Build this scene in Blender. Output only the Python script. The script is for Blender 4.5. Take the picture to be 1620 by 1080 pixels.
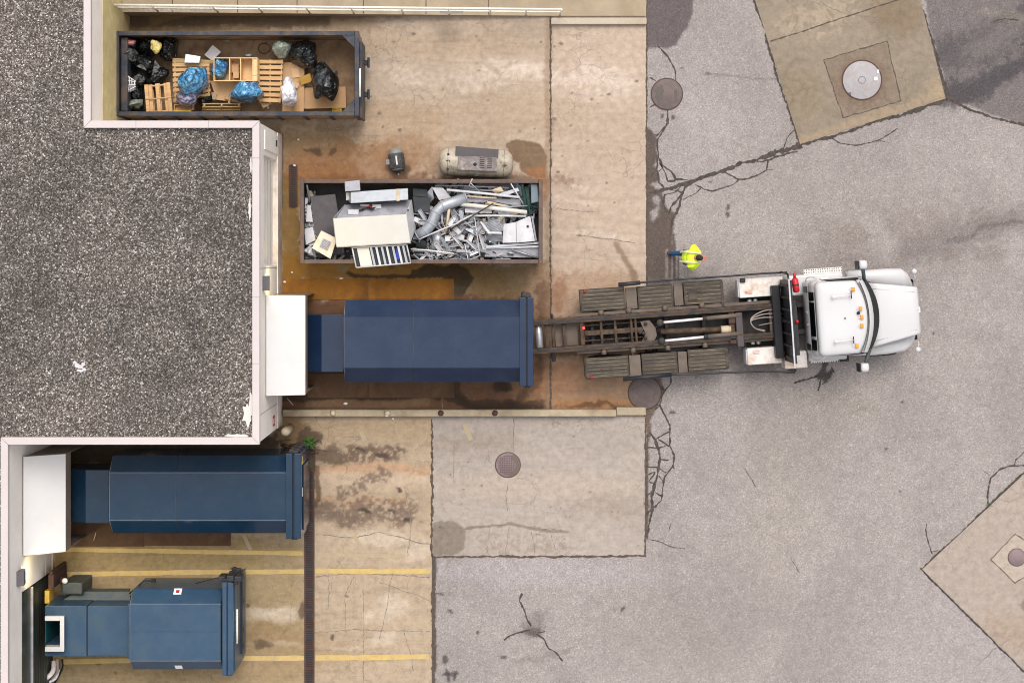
import bpy, bmesh, math, random
import numpy as np
from mathutils import Vector, Matrix, noise as mn
R = math.radians
SC = bpy.context.scene
for o in list(bpy.data.objects):
    bpy.data.objects.remove(o)

# ------------------------------------------------------------------ camera, sky, sun
CAMZ = 50.0                      # drone height above the yard
NX, NY, FPX = 781.0, 405.0, 2700.0
cam = bpy.data.objects.new('camera', bpy.data.cameras.new('camera'))
SC.collection.objects.link(cam)
cam.location = (0, 0, CAMZ)
cam.rotation_euler = (0, 0, 0)
cam.data.sensor_width = 36.0
cam.data.lens = 36.0 * FPX / 1620.0
cam.data.shift_x = (810 - NX) / 1620.0
cam.data.shift_y = -(540 - NY) / 1620.0
cam.data.clip_end = 2000
SC.camera = cam

w = bpy.data.worlds.new("World"); SC.world = w; w.use_nodes = True
nt = w.node_tree; bg = nt.nodes['Background']
sky = nt.nodes.new('ShaderNodeTexSky'); sky.sky_type = 'NISHITA'; sky.sun_disc = False
SUN_EL, SUN_AZ = R(62), R(12)    # azimuth from +Y (north, top of the frame) towards +X
sky.sun_elevation = SUN_EL; sky.sun_rotation = SUN_AZ
sky.dust_density = 3.0; sky.air_density = 1.0
hs = nt.nodes.new('ShaderNodeHueSaturation'); hs.inputs['Saturation'].default_value = 0.22
tint = nt.nodes.new('ShaderNodeMix'); tint.data_type = 'RGBA'; tint.blend_type = 'MULTIPLY'
tint.inputs[0].default_value = 1.0; tint.inputs[7].default_value = (1.0, 0.975, 0.955, 1)
nt.links.new(sky.outputs[0], hs.inputs['Color']); nt.links.new(hs.outputs[0], tint.inputs[6])
# overcast: the zenith is brighter than the horizon
wtc = nt.nodes.new('ShaderNodeTexCoord'); wsp = nt.nodes.new('ShaderNodeSeparateXYZ'); wmr = nt.nodes.new('ShaderNodeMapRange')
nt.links.new(wtc.outputs['Generated'], wsp.inputs[0]); nt.links.new(wsp.outputs[2], wmr.inputs[0])
wmr.inputs[3].default_value = 0.55; wmr.inputs[4].default_value = 1.55
cld = nt.nodes.new('ShaderNodeTexNoise'); cld.inputs['Scale'].default_value = 6.0; cld.inputs['Detail'].default_value = 4
nt.links.new(wtc.outputs['Generated'], cld.inputs['Vector'])
cmr = nt.nodes.new('ShaderNodeMapRange'); cmr.inputs[1].default_value = .35; cmr.inputs[2].default_value = .65; cmr.inputs[3].default_value = .55; cmr.inputs[4].default_value = 1.45
nt.links.new(cld.outputs[0], cmr.inputs[0])
wmu = nt.nodes.new('ShaderNodeMath'); wmu.operation = 'MULTIPLY'; nt.links.new(wmr.outputs[0], wmu.inputs[0]); nt.links.new(cmr.outputs[0], wmu.inputs[1])
wvm = nt.nodes.new('ShaderNodeVectorMath'); wvm.operation = 'SCALE'
nt.links.new(tint.outputs[2], wvm.inputs[0]); nt.links.new(wmu.outputs[0], wvm.inputs['Scale'])
nt.links.new(wvm.outputs[0], bg.inputs[0])
bg.inputs[1].default_value = 0.15
sl = bpy.data.lights.new('sun', 'SUN'); sl.energy = 0.65; sl.angle = R(25); sl.color = (1.0, 0.96, 0.91)
sun = bpy.data.objects.new('sun', sl); SC.collection.objects.link(sun)
sd = Vector((math.sin(SUN_AZ)*math.cos(SUN_EL), math.cos(SUN_AZ)*math.cos(SUN_EL), math.sin(SUN_EL)))
sun.rotation_euler = sd.to_track_quat('Z', 'Y').to_euler(); sun.location = sd * 60
SC.view_settings.view_transform = 'Standard'; SC.view_settings.look = 'None'
SC.view_settings.gamma = 1.0; SC.view_settings.exposure = 0.74
SC.cycles.max_bounces = 6
SC.cycles.use_denoising = True
SC.cycles.pixel_filter_type = 'BLACKMAN_HARRIS'; SC.cycles.filter_width = 1.05

# ------------------------------------------------------------------ helpers
COL = SC.collection
def P(px, py, z=0.0):
    s = (CAMZ - z) / FPX
    return Vector(((px - NX) * s, -(py - NY) * s, z))
def lin(c, k=0.65):
    out = []
    for v in c[:3]:
        v = v / 255.0
        v = v / 12.92 if v <= 0.04045 else ((v + 0.055) / 1.055) ** 2.4
        out.append(v * k)
    return tuple(out)
ROOTM = {}
def tag(o, label=None, cat=None, group=None, kind=None):
    if label: o['label'] = label
    if cat: o['category'] = cat
    if group: o['group'] = group
    if kind: o['kind'] = kind
    return o
def thing(name, label, cat, loc, rz=0.0, group=None):
    o = bpy.data.objects.new(name, None); COL.objects.link(o)
    o.empty_display_size = 0.2
    o.location = loc; o.rotation_euler = (0, 0, rz)
    ROOTM[o] = Matrix.Translation(Vector(loc)) @ Matrix.Rotation(rz, 4, 'Z')
    return tag(o, label, cat, group)

class MB:
    def __init__(s): s.v = []; s.f = []; s.mi = []; s.sm = []; s.pc = []
    def add(s, vs, fs, mi=0, sm=False, M=None):
        b = len(s.v); s.pc.append((b, len(s.f)))
        for p in vs:
            p = Vector(p); s.v.append(M @ p if M is not None else p)
        for f in fs:
            s.f.append([b + i for i in f]); s.mi.append(mi); s.sm.append(sm)
        return s
    def box(s, a, b, mi=0, M=None):
        x0, x1 = sorted((a[0], b[0])); y0, y1 = sorted((a[1], b[1])); z0, z1 = sorted((a[2], b[2]))
        vs = [(x0,y0,z0),(x1,y0,z0),(x1,y1,z0),(x0,y1,z0),(x0,y0,z1),(x1,y0,z1),(x1,y1,z1),(x0,y1,z1)]
        return s.add(vs, [(3,2,1,0),(4,5,6,7),(0,1,5,4),(1,2,6,5),(2,3,7,6),(3,0,4,7)], mi, False, M)
    def cbox(s, c, size, mi=0, M=None):
        c = Vector(c); h = Vector(size) / 2
        return s.box(c - h, c + h, mi, M)
    def pbox(s, x0, y0, x1, y1, z0, z1, mi=0):
        """box whose top face covers this pixel rectangle at height z1"""
        a = P(x0, y0, z1); b = P(x1, y1, z1)
        return s.box((a.x, a.y, z0), (b.x, b.y, z1), mi)
    def prism(s, poly, z0, z1, mi=0, M=None):
        n = len(poly)
        vs = [(p[0], p[1], z0) for p in poly] + [(p[0], p[1], z1) for p in poly]
        fs = [list(range(n))[::-1], list(range(n, 2*n))] + [(i, (i+1) % n, n+(i+1) % n, n+i) for i in range(n)]
        return s.add(vs, fs, mi, False, M)
    def panel(s, pts, th=0.02, mi=0):
        pts = [Vector(p) for p in pts]; n = len(pts)
        nrm = (pts[1]-pts[0]).cross(pts[-1]-pts[0]).normalized()
        if nrm.z < 0: nrm = -nrm
        vs = [p - nrm*th for p in pts] + pts
        fs = [list(range(n))[::-1], list(range(n, 2*n))] + [(i, (i+1) % n, n+(i+1) % n, n+i) for i in range(n)]
        return s.add(vs, fs, mi)
    def hexa(s, bot, top, mi=0):
        vs = [Vector(p) for p in bot] + [Vector(p) for p in top]
        return s.add(vs, [(3,2,1,0),(4,5,6,7),(0,1,5,4),(1,2,6,5),(2,3,7,6),(3,0,4,7)], mi)
    def sheet(s, pts, mi=0):
        n = len(pts); return s.add(pts, [list(range(n))], mi)
    def tube(s, pts, r, n=8, mi=0, closed=False, sm=True):
        pts = [Vector(p) for p in pts]; m = len(pts)
        rr = r if isinstance(r, (list, tuple)) else [r]*m
        vs = []; up = None
        for i, p in enumerate(pts):
            if closed: t = pts[(i+1) % m] - pts[i-1]
            else: t = pts[min(i+1, m-1)] - pts[max(i-1, 0)]
            t.normalize()
            if up is None:
                up = Vector((0,0,1)) if abs(t.z) < .9 else Vector((1,0,0))
            a = up - t*up.dot(t)
            if a.length < 1e-4: a = Vector((1,0,0)) - t*t.x
            a.normalize(); up = a; b = t.cross(a)
            for k in range(n):
                th = 2*math.pi*k/n
                vs.append(p + (a*math.cos(th) + b*math.sin(th))*rr[i])
        fs = []
        for i in range(m if closed else m-1):
            j = (i+1) % m
            for k in range(n):
                k2 = (k+1) % n
                fs.append((i*n+k, i*n+k2, j*n+k2, j*n+k))
        s.add(vs, fs, mi, sm)
        if not closed:
            b = len(s.v) - m*n
            s.f.append([b+k for k in range(n)][::-1]); s.mi.append(mi); s.sm.append(False)
            s.f.append([b+(m-1)*n+k for k in range(n)]); s.mi.append(mi); s.sm.append(False)
        return s
    def lathe(s, prof, M=None, n=28, mi=0, sm=True):
        """profile of (radius, height) about local z"""
        vs = []; fs = []; m = len(prof)
        for r, h in prof:
            for k in range(n):
                th = 2*math.pi*k/n; vs.append((r*math.cos(th), r*math.sin(th), h))
        for i in range(m-1):
            for k in range(n):
                k2 = (k+1) % n; fs.append((i*n+k, i*n+k2, (i+1)*n+k2, (i+1)*n+k))
        s.add(vs, fs, mi, sm, M)
        b = len(s.v) - m*n
        s.f.append([b+k for k in range(n)][::-1]); s.mi.append(mi); s.sm.append(False)
        s.f.append([b+(m-1)*n+k for k in range(n)]); s.mi.append(mi); s.sm.append(False)
        return s
    def loft(s, rings, mi=0, sm=False, cap=True):
        n = len(rings[0]); vs = [p for r in rings for p in r]; fs = []
        for i in range(len(rings)-1):
            for k in range(n):
                k2 = (k+1) % n; fs.append((i*n+k, i*n+k2, (i+1)*n+k2, (i+1)*n+k))
        if cap:
            fs.append(list(range(n))[::-1]); fs.append([(len(rings)-1)*n+k for k in range(n)])
        return s.add(vs, fs, mi, sm)
    def build(s, name, mats, parent=None, local=False, bevel=0.0, seg=2, origin=None, fixn=True, kind=None, split=False):
        if split and len(s.pc) > 1:
            o = None; ends = s.pc[1:] + [(len(s.v), len(s.f))]
            for (v0, f0), (v1, f1) in zip(s.pc, ends):
                q = MB(); q.v = s.v[v0:v1]; q.f = [[i-v0 for i in f] for f in s.f[f0:f1]]; q.mi = s.mi[f0:f1]; q.sm = s.sm[f0:f1]
                o = q.build(name, mats, parent, local, bevel, seg, origin, fixn, kind)
            return o
        me = bpy.data.meshes.new(name)
        vs = s.v; M = None
        if parent is not None:
            M = ROOTM[parent]
            if not local:
                Mi = M.inverted(); vs = [Mi @ v for v in vs]
        else:
            if origin is None:
                xs = [v.x for v in vs]; ys = [v.y for v in vs]; zs = [v.z for v in vs]
                origin = Vector(((min(xs)+max(xs))/2, (min(ys)+max(ys))/2, min(zs)))
            origin = Vector(origin); vs = [v - origin for v in vs]
        me.from_pydata([tuple(v) for v in vs], [], s.f)
        if not isinstance(mats, (list, tuple)): mats = [mats]
        for m in mats: me.materials.append(m)
        me.polygons.foreach_set('material_index', s.mi)
        me.polygons.foreach_set('use_smooth', s.sm)
        if fixn:
            bm = bmesh.new(); bm.from_mesh(me); bmesh.ops.recalc_face_normals(bm, faces=bm.faces); bm.to_mesh(me); bm.free()
        me.update()
        o = bpy.data.objects.new(name, me); COL.objects.link(o)
        if parent is not None:
            o.parent = parent; ROOTM[o] = M
        else:
            o.location = origin; ROOTM[o] = Matrix.Translation(origin)
        if bevel > 0:
            b = o.modifiers.new('bevel', 'BEVEL'); b.width = bevel; b.segments = seg; b.limit_method = 'ANGLE'; b.angle_limit = R(35)
        if kind: o['kind'] = kind
        return o

# ------------------------------------------------------------------ materials
def new_mat(name):
    m = bpy.data.materials.new(name); m.use_nodes = True
    t = m.node_tree; return m, t, t.nodes['Principled BSDF'], t.links.new
def nd(t, typ, **kw):
    n = t.nodes.new(typ)
    for k, v in kw.items():
        if k.startswith('i_'): n.inputs[k[2:].replace('_', ' ')].default_value = v
        else: setattr(n, k, v)
    return n
def ramp(t, stops, interp='LINEAR'):
    r = t.nodes.new('ShaderNodeValToRGB'); r.color_ramp.interpolation = interp
    e = r.color_ramp.elements
    while len(e) < len(stops): e.new(0.5)
    for el, (p, c) in zip(e, stops):
        el.position = p; el.color = (c, c, c, 1) if isinstance(c, (int, float)) else (c[0], c[1], c[2], 1)
    return r
def mixc(t, fac, a, b, mode='MIX'):
    m = t.nodes.new('ShaderNodeMix'); m.data_type = 'RGBA'; m.blend_type = mode
    for sock, v in ((m.inputs[0], fac), (m.inputs[6], a), (m.inputs[7], b)):
        if isinstance(v, bpy.types.NodeSocket): t.links.new(v, sock)
        elif isinstance(v, (int, float)): sock.default_value = v
        else: sock.default_value = (v[0], v[1], v[2], 1)
    return m.outputs[2]
def M(name, c, rough=.6, metal=0.0, var=.12, scale=2.5, bump=.0, bscale=60, dirt=None, damt=.5, dscale=1.3, dth=.52, coat=0.0, spec=.3, stretch=None, trans=0.0, rvar=0.0):
    m, t, b, L = new_mat(name)
    tc = nd(t, 'ShaderNodeTexCoord'); src = tc.outputs['Object']
    if stretch:
        mp = nd(t, 'ShaderNodeMapping'); mp.inputs['Scale'].default_value = stretch; L(src, mp.inputs[0]); src = mp.outputs[0]
    n1 = nd(t, 'ShaderNodeTexNoise', i_Scale=scale, i_Detail=8.0, i_Roughness=.6); L(src, n1.inputs['Vector'])
    lo = [v*(1-var) for v in c]; hi = [min(1, v*(1+var)) for v in c]
    r1 = ramp(t, [(.3, lo), (.7, hi)]); L(n1.outputs[0], r1.inputs[0]); col = r1.outputs[0]
    rbase = rough
    if dirt is not None:
        n2 = nd(t, 'ShaderNodeTexNoise', i_Scale=dscale, i_Detail=12.0, i_Roughness=.72); L(src, n2.inputs['Vector'])
        r2 = ramp(t, [(dth-.08, 0.0), (dth+.12, damt)]); L(n2.outputs[0], r2.inputs[0])
        col = mixc(t, r2.outputs[0], col, dirt)
    L(col, b.inputs['Base Color'])
    if rvar > 0:
        r3 = ramp(t, [(.3, max(0, rough-rvar)), (.7, min(1, rough+rvar))]); L(n1.outputs[0], r3.inputs[0]); L(r3.outputs[0], b.inputs['Roughness'])
    else: b.inputs['Roughness'].default_value = rough
    b.inputs['Metallic'].default_value = metal
    b.inputs['Specular IOR Level'].default_value = spec
    b.inputs['Coat Weight'].default_value = coat
    b.inputs['Transmission Weight'].default_value = trans
    if name.startswith('bag_'):
        nw = nd(t, 'ShaderNodeTexNoise', i_Scale=2.2, i_Detail=3.0); L(src, nw.inputs['Vector'])
        vm = nd(t, 'ShaderNodeVectorMath', operation='MULTIPLY_ADD'); L(nw.outputs['Color'], vm.inputs[0]); vm.inputs[1].default_value = (.6,)*3; L(src, vm.inputs[2])
        vv = nd(t, 'ShaderNodeTexVoronoi', i_Scale=5.0); L(vm.outputs[0], vv.inputs['Vector'])
        bp = nd(t, 'ShaderNodeBump', i_Strength=.35 if name in ('bag_white', 'bag_green') else .9, i_Distance=.16); L(vv.outputs['Distance'], bp.inputs['Height']); L(bp.outputs[0], b.inputs['Normal'])
    if bump > 0:
        n3 = nd(t, 'ShaderNodeTexNoise', i_Scale=bscale, i_Detail=4.0); L(src, n3.inputs['Vector'])
        bp = nd(t, 'ShaderNodeBump', i_Strength=bump, i_Distance=.02); L(n3.outputs[0], bp.inputs['Height']); L(bp.outputs[0], b.inputs['Normal'])
    return m
BROWN = (.09, .055, .032)
RUST = (.16, .065, .025)
MAT = {}
def mk(key, *a, **k): MAT[key] = M(key, *a, **k)
mk('white_wall', (.80, .75, .70), .7, var=.05, scale=.8, dirt=(.60, .52, .44), damt=.35, dscale=.9, dth=.55, bump=.1, bscale=30)
mk('plinth', (.70, .62, .55), .75, var=.08, dirt=(.25, .18, .12), damt=.5, dscale=1.5)
mk('conc_wall_glow', (.56, .46, .24), .85, var=.12, dirt=(.34, .27, .12), damt=.5, bump=.2)  # yellow lamp glow mixed into the concrete colour
mk('coping', (.475, .42, .405), .5, var=.03, scale=.5, dirt=(.38, .34, .33), damt=.25, dscale=.7)
mk('white_paint', (.475, .467, .467), .28, var=.03, scale=1, coat=.3, dirt=(.45, .42, .38), damt=.25, dscale=1.6, dth=.6)
mk('awning_white', (.60, .585, .57), .5, var=.03, scale=.6, dirt=(.50, .47, .44), damt=.3, dscale=.8)
mk('awning_side', (.20, .155, .12), .7, var=.2, dirt=(.1, .07, .05), damt=.6)
mk('blue_a', (.007, .018, .046), .10, var=.08, scale=.7, dirt=(.022, .035, .066), damt=.4, dscale=.9, spec=.30)
mk('blue_b', (.008, .026, .052), .11, var=.10, scale=.8, dirt=(.020, .040, .062), damt=.45, dscale=1.2, spec=.30)
mk('blue_c', (.024, .055, .098), .36, var=.12, scale=1.0, dirt=(.055, .085, .105), damt=.45, dscale=1.6, spec=.3)
mk('blue_edge', (.13, .16, .20), .5, var=.3, scale=6, dirt=RUST, damt=.6, dscale=3)
mk('dark_hw', (.012, .016, .022), .5, var=.3, dirt=BROWN, damt=.4)
mk('skip_blue', (.016, .025, .042), .5, var=.3, scale=4, dirt=(.085, .06, .04), damt=.85, dscale=2.2, dth=.5, bump=.15)
mk('skip_brown', (.085, .062, .055), .6, var=.25, scale=5, dirt=(.13, .07, .04), damt=.7, dscale=2.5, bump=.15)
mk('skip_floor', (.22, .140, .080), .75, spec=.15, var=.35, scale=3, dirt=(.34, .24, .15), damt=.8, dscale=1.6, bump=.3)
mk('truck_frame', (.050, .035, .026), .75, spec=.15, var=.4, scale=6, dirt=(.125, .078, .048), damt=.75, dscale=4, bump=.2)
mk('truck_dark', (.018, .017, .017), .6, var=.3, dirt=(.06, .045, .035), damt=.6, dscale=3)
mk('fender_rib', (.17, .14, .10), .6, spec=.15, var=.2, scale=3, dirt=(.05, .042, .035), damt=.85, dscale=1.8, dth=.5)
mk('fender_deck', (.080, .064, .048), .6, spec=.15, var=.25, scale=3, dirt=(.025, .022, .02), damt=.85, dscale=1.8, dth=.5, stretch=(.5, 3, 1))
mk('fender_plate', (.115, .087, .067), .6, var=.2, scale=4, dirt=(.07, .05, .04), damt=.6)
mk('box_white', (.62, .58, .54), .45, var=.06, dirt=(.36, .20, .08), damt=.85, dscale=2.2, dth=.56)
mk('black', (.008, .009, .012), .45, var=.2, dirt=(.03, .03, .03), damt=.3)
mk('glass', (.002, .004, .005), .35, var=.1, spec=.03)
mk('rubber', (.012, .012, .012), .8, var=.2)
mk('chrome', (.85, .78, .76), .25, metal=.35, var=.03)
mk('steel', (.42, .42, .44), .38, metal=.55, var=.12, scale=4, dirt=(.24, .23, .22), damt=.5, dscale=3)
mk('galv', (.34, .36, .385), .45, metal=.5, var=.15, scale=8, dirt=(.33, .33, .34), damt=.5, dscale=4)
mk('scrap_white', (.50, .495, .51), .5, var=.08, dirt=(.34, .31, .28), damt=.5, dscale=4)
mk('scrap_grey', (.30, .30, .33), .5, var=.15, dirt=(.16, .15, .15), damt=.5, dscale=4)
mk('scrap_dark', (.085, .078, .088), .55, var=.15, dirt=(.04, .04, .045), damt=.5, dscale=3)
mk('scrap_black', (.016, .020, .022), .5, var=.2, dirt=(.05, .05, .05), damt=.4)
mk('scrap_green', (.012, .045, .038), .45, var=.3, dirt=(.04, .05, .05), damt=.5)
mk('cream', (.53, .515, .465), .5, var=.04, dirt=(.52, .47, .38), damt=.3, dscale=1.5)
mk('cream_wood', (.56, .46, .31), .65, var=.12, stretch=(1, 6, 1), dirt=(.36, .26, .15), damt=.4)
mk('tan_board', (.42, .33, .21), .7, var=.2, dirt=(.5, .45, .36), damt=.7, dscale=5)
mk('wood', (.53, .33, .155), .7, var=.18, scale=6, stretch=(.6, 5, 1), dirt=(.30, .17, .07), damt=.5, dscale=2)
mk('wood_old', (.40, .28, .13), .75, var=.2, scale=6, stretch=(.6, 5, 1), dirt=(.22, .14, .06), damt=.6, dscale=2)
mk('wood_clean', (.66, .44, .22), .6, var=.1, scale=4, stretch=(.6, 5, 1))
mk('cardboard', (.46, .29, .155), .8, spec=.1, var=.1, scale=2, dirt=(.34, .20, .10), damt=.35, dscale=2)
mk('cardboard_pale', (.50, .33, .18), .8, var=.1, scale=2)
mk('paper', (.74, .72, .72), .7, var=.04)
mk('bag_black', (.008, .010, .011), .22, var=.3, coat=.4)
mk('bag_grey', (.11, .115, .115), .28, var=.35, scale=6, coat=.3)
mk('bag_green', (.24, .27, .22), .45, var=.2, scale=5)
mk('bag_white', (.66, .64, .67), .4, var=.12, scale=6)
mk('bag_purple', (.30, .29, .42), .25, var=.4, scale=9, coat=.3)
mk('pink', (.55, .22, .22), .6, var=.2)
mk('yellow_wrap', (.60, .48, .05), .4, var=.4, scale=14, dirt=(.5, .45, .5), damt=.9, dscale=9)
mk('ochre', (.46, .26, .06), .7, var=.15)
mk('rust_iron', (.066, .034, .025), .75, var=.3, scale=5, dirt=(.05, .03, .025), damt=.6, dscale=3, bump=.3)
mk('rust_plate_brown', (.105, .056, .028), .6, spec=.15, var=.25, scale=2, dirt=(.06, .032, .018), damt=.7, dscale=1.2, bump=.15)
mk('rust_plate_glow', (.24, .10, .014), .6, spec=.12, var=.25, scale=2, dirt=(.12, .055, .016), damt=.7, dscale=1.2, bump=.15)  # rust, its orange pushed up to carry the lamp glow
mk('manhole_brown', (.13, .10, .092), .7, var=.15, scale=8, dirt=(.085, .062, .055), damt=.7, dscale=2.5, bump=.3, bscale=90)
mk('manhole_grey', (.30, .285, .29), .6, var=.1, scale=6, dirt=(.24, .19, .16), damt=.5, dscale=2.5, bump=.15)
mk('manhole_pink', (.19, .14, .145), .65, var=.15, scale=8, dirt=(.11, .085, .075), damt=.5, dscale=2.5, bump=.2)
mk('hivis', (.62, .80, .03), .6, var=.08, scale=9)
mk('reflective', (.72, .68, .42), .35, var=.08)
mk('jeans', (.018, .075, .17), .8, var=.2, scale=9)
mk('skin', (.42, .17, .13), .55, var=.08)
mk('hair', (.022, .020, .008), .8, var=.4, scale=20)
mk('boot', (.03, .02, .014), .7)
mk('amber', (.75, .26, .02), .3, var=.1)
mk('red', (.42, .018, .022), .35, var=.12)
mk('red_lens', (.22, .01, .015), .2, var=.1)
mk('leaf', (.045, .105, .018), .7, spec=.2, var=.6, scale=12)
mk('leaf_dry', (.055, .035, .022), .85, var=.4, scale=12)
mk('tank_paint', (.42, .37, .29), .45, var=.12, scale=3, dirt=(.11, .08, .055), damt=.85, dscale=3.0, dth=.53)
mk('tank_deck', (.16, .135, .13), .6, var=.25, scale=5, dirt=(.42, .37, .31), damt=.9, dscale=4, dth=.58)
mk('slate', (.060, .050, .052), .6, var=.1)
mk('motor', (.045, .044, .042), .5, var=.25, scale=5, dirt=(.12, .11, .10), damt=.6, dscale=5)
mk('motor_cap', (.20, .20, .19), .5, var=.2, scale=5, dirt=(.08, .07, .06), damt=.5, dscale=5)
mk('rail_white', (.70, .68, .60), .5, var=.05, dirt=(.40, .32, .2), damt=.3, dscale=3)
mk('bollard', (.50, .42, .30), .85, var=.12, scale=6, dirt=(.33, .26, .17), damt=.4, dscale=4)
mk('door_green', (.022, .030, .024), .4, var=.2, dirt=(.06, .065, .045), damt=.5)
mk('door_white', (.80, .76, .70), .55, var=.04, dirt=(.55, .48, .40), damt=.3, dscale=1)
mk('lamp_box', (.10, .09, .095), .5, var=.1)
mk('teal_steel', (.030, .048, .055), .5, var=.3, scale=3, dirt=(.09, .08, .055), damt=.6, dscale=2)
mk('yellow_paint', (.55, .36, .06), .6, var=.12, dirt=(.4, .3, .1), damt=.4)
mk('hose_white', (.66, .62, .60), .5, var=.06)
mk('hose_grey', (.30, .25, .22), .6, var=.2)
mk('vent', (.22, .22, .22), .5)
def lamp_emit():
    m, t, b, L = new_mat('lamp_lens')
    b.inputs['Base Color'].default_value = (.9, .8, .5, 1)
    b.inputs['Emission Color'].default_value = (1, .82, .45, 1); b.inputs['Emission Strength'].default_value = 12
    return m
MAT['lamp_lens'] = lamp_emit()
def red_emit():
    m, t, b, L = new_mat('red_lamp')
    b.inputs['Base Color'].default_value = (.9, .02, .02, 1)
    b.inputs['Emission Color'].default_value = (1, .05, .03, 1); b.inputs['Emission Strength'].default_value = 3
    return m
MAT['red_lamp'] = red_emit()
def blue_bag():
    m, t, b, L = new_mat('bag_blue')
    tc = nd(t, 'ShaderNodeTexCoord')
    v = nd(t, 'ShaderNodeTexNoise', i_Scale=3.2, i_Detail=4.0, i_Distortion=1.6); L(tc.outputs['Object'], v.inputs['Vector'])
    r = ramp(t, [(.34, (.012, .085, .23)), (.48, (.045, .21, .40)), (.60, (.10, .31, .50)), (.72, (.30, .50, .62))]); L(v.outputs[0], r.inputs[0])  # ramp paints highlights and shaded folds into the blue
    nw = nd(t, 'ShaderNodeTexNoise', i_Scale=2.2, i_Detail=3.0); L(tc.outputs['Object'], nw.inputs['Vector'])
    vm = nd(t, 'ShaderNodeVectorMath', operation='MULTIPLY_ADD'); L(nw.outputs['Color'], vm.inputs[0]); vm.inputs[1].default_value = (.6,)*3; L(tc.outputs['Object'], vm.inputs[2])
    vv = nd(t, 'ShaderNodeTexVoronoi', i_Scale=4.5); L(vm.outputs[0], vv.inputs['Vector'])
    bp = nd(t, 'ShaderNodeBump', i_Strength=.9, i_Distance=.18); L(vv.outputs['Distance'], bp.inputs['Height']); L(bp.outputs[0], b.inputs['Normal'])
    L(r.outputs[0], b.inputs['Base Color']); b.inputs['Roughness'].default_value = .16; b.inputs['Coat Weight'].default_value = .6
    return m
MAT['bag_blue'] = blue_bag()
def gravel():
    m, t, b, L = new_mat('roof_gravel')
    tc = nd(t, 'ShaderNodeTexCoord'); o = tc.outputs['Object']
    v = nd(t, 'ShaderNodeTexVoronoi', i_Scale=31.0); L(o, v.inputs['Vector'])
    sep = nd(t, 'ShaderNodeSeparateColor'); L(v.outputs['Color'], sep.inputs[0])
    r = ramp(t, [(0.0, (.030, .024, .020)), (.34, (.076, .061, .050)), (.62, (.130, .107, .090)), (.82, (.205, .178, .156)), (.95, (.34, .31, .285)), (1.0, (.58, .55, .51))])
    L(sep.outputs[0], r.inputs[0])
    v2 = nd(t, 'ShaderNodeTexVoronoi', i_Scale=60.0); L(o, v2.inputs['Vector'])
    s2 = nd(t, 'ShaderNodeSeparateColor'); L(v2.outputs['Color'], s2.inputs[0])
    r2 = ramp(t, [(0.0, .45), (1.0, 1.5)]); L(s2.outputs[1], r2.inputs[0])
    c1 = mixc(t, .75, r.outputs[0], r2.outputs[0], 'MULTIPLY')
    # wet dark drifts and pale bedding showing through
    n = nd(t, 'ShaderNodeTexNoise', i_Scale=.30, i_Detail=6.0, i_Roughness=.62); L(o, n.inputs['Vector'])
    r3 = ramp(t, [(.34, .62), (.47, .92), (.64, 1.12)]); L(n.outputs[0], r3.inputs[0])
    c2 = mixc(t, 1.0, c1, r3.outputs[0], 'MULTIPLY')
    L(c2, b.inputs['Base Color']); b.inputs['Roughness'].default_value = .85
    bp = nd(t, 'ShaderNodeBump', i_Strength=.9, i_Distance=.03, invert=True); L(v.outputs['Distance'], bp.inputs['Height']); L(bp.outputs[0], b.inputs['Normal'])
    return m
MAT['gravel'] = gravel()
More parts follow.
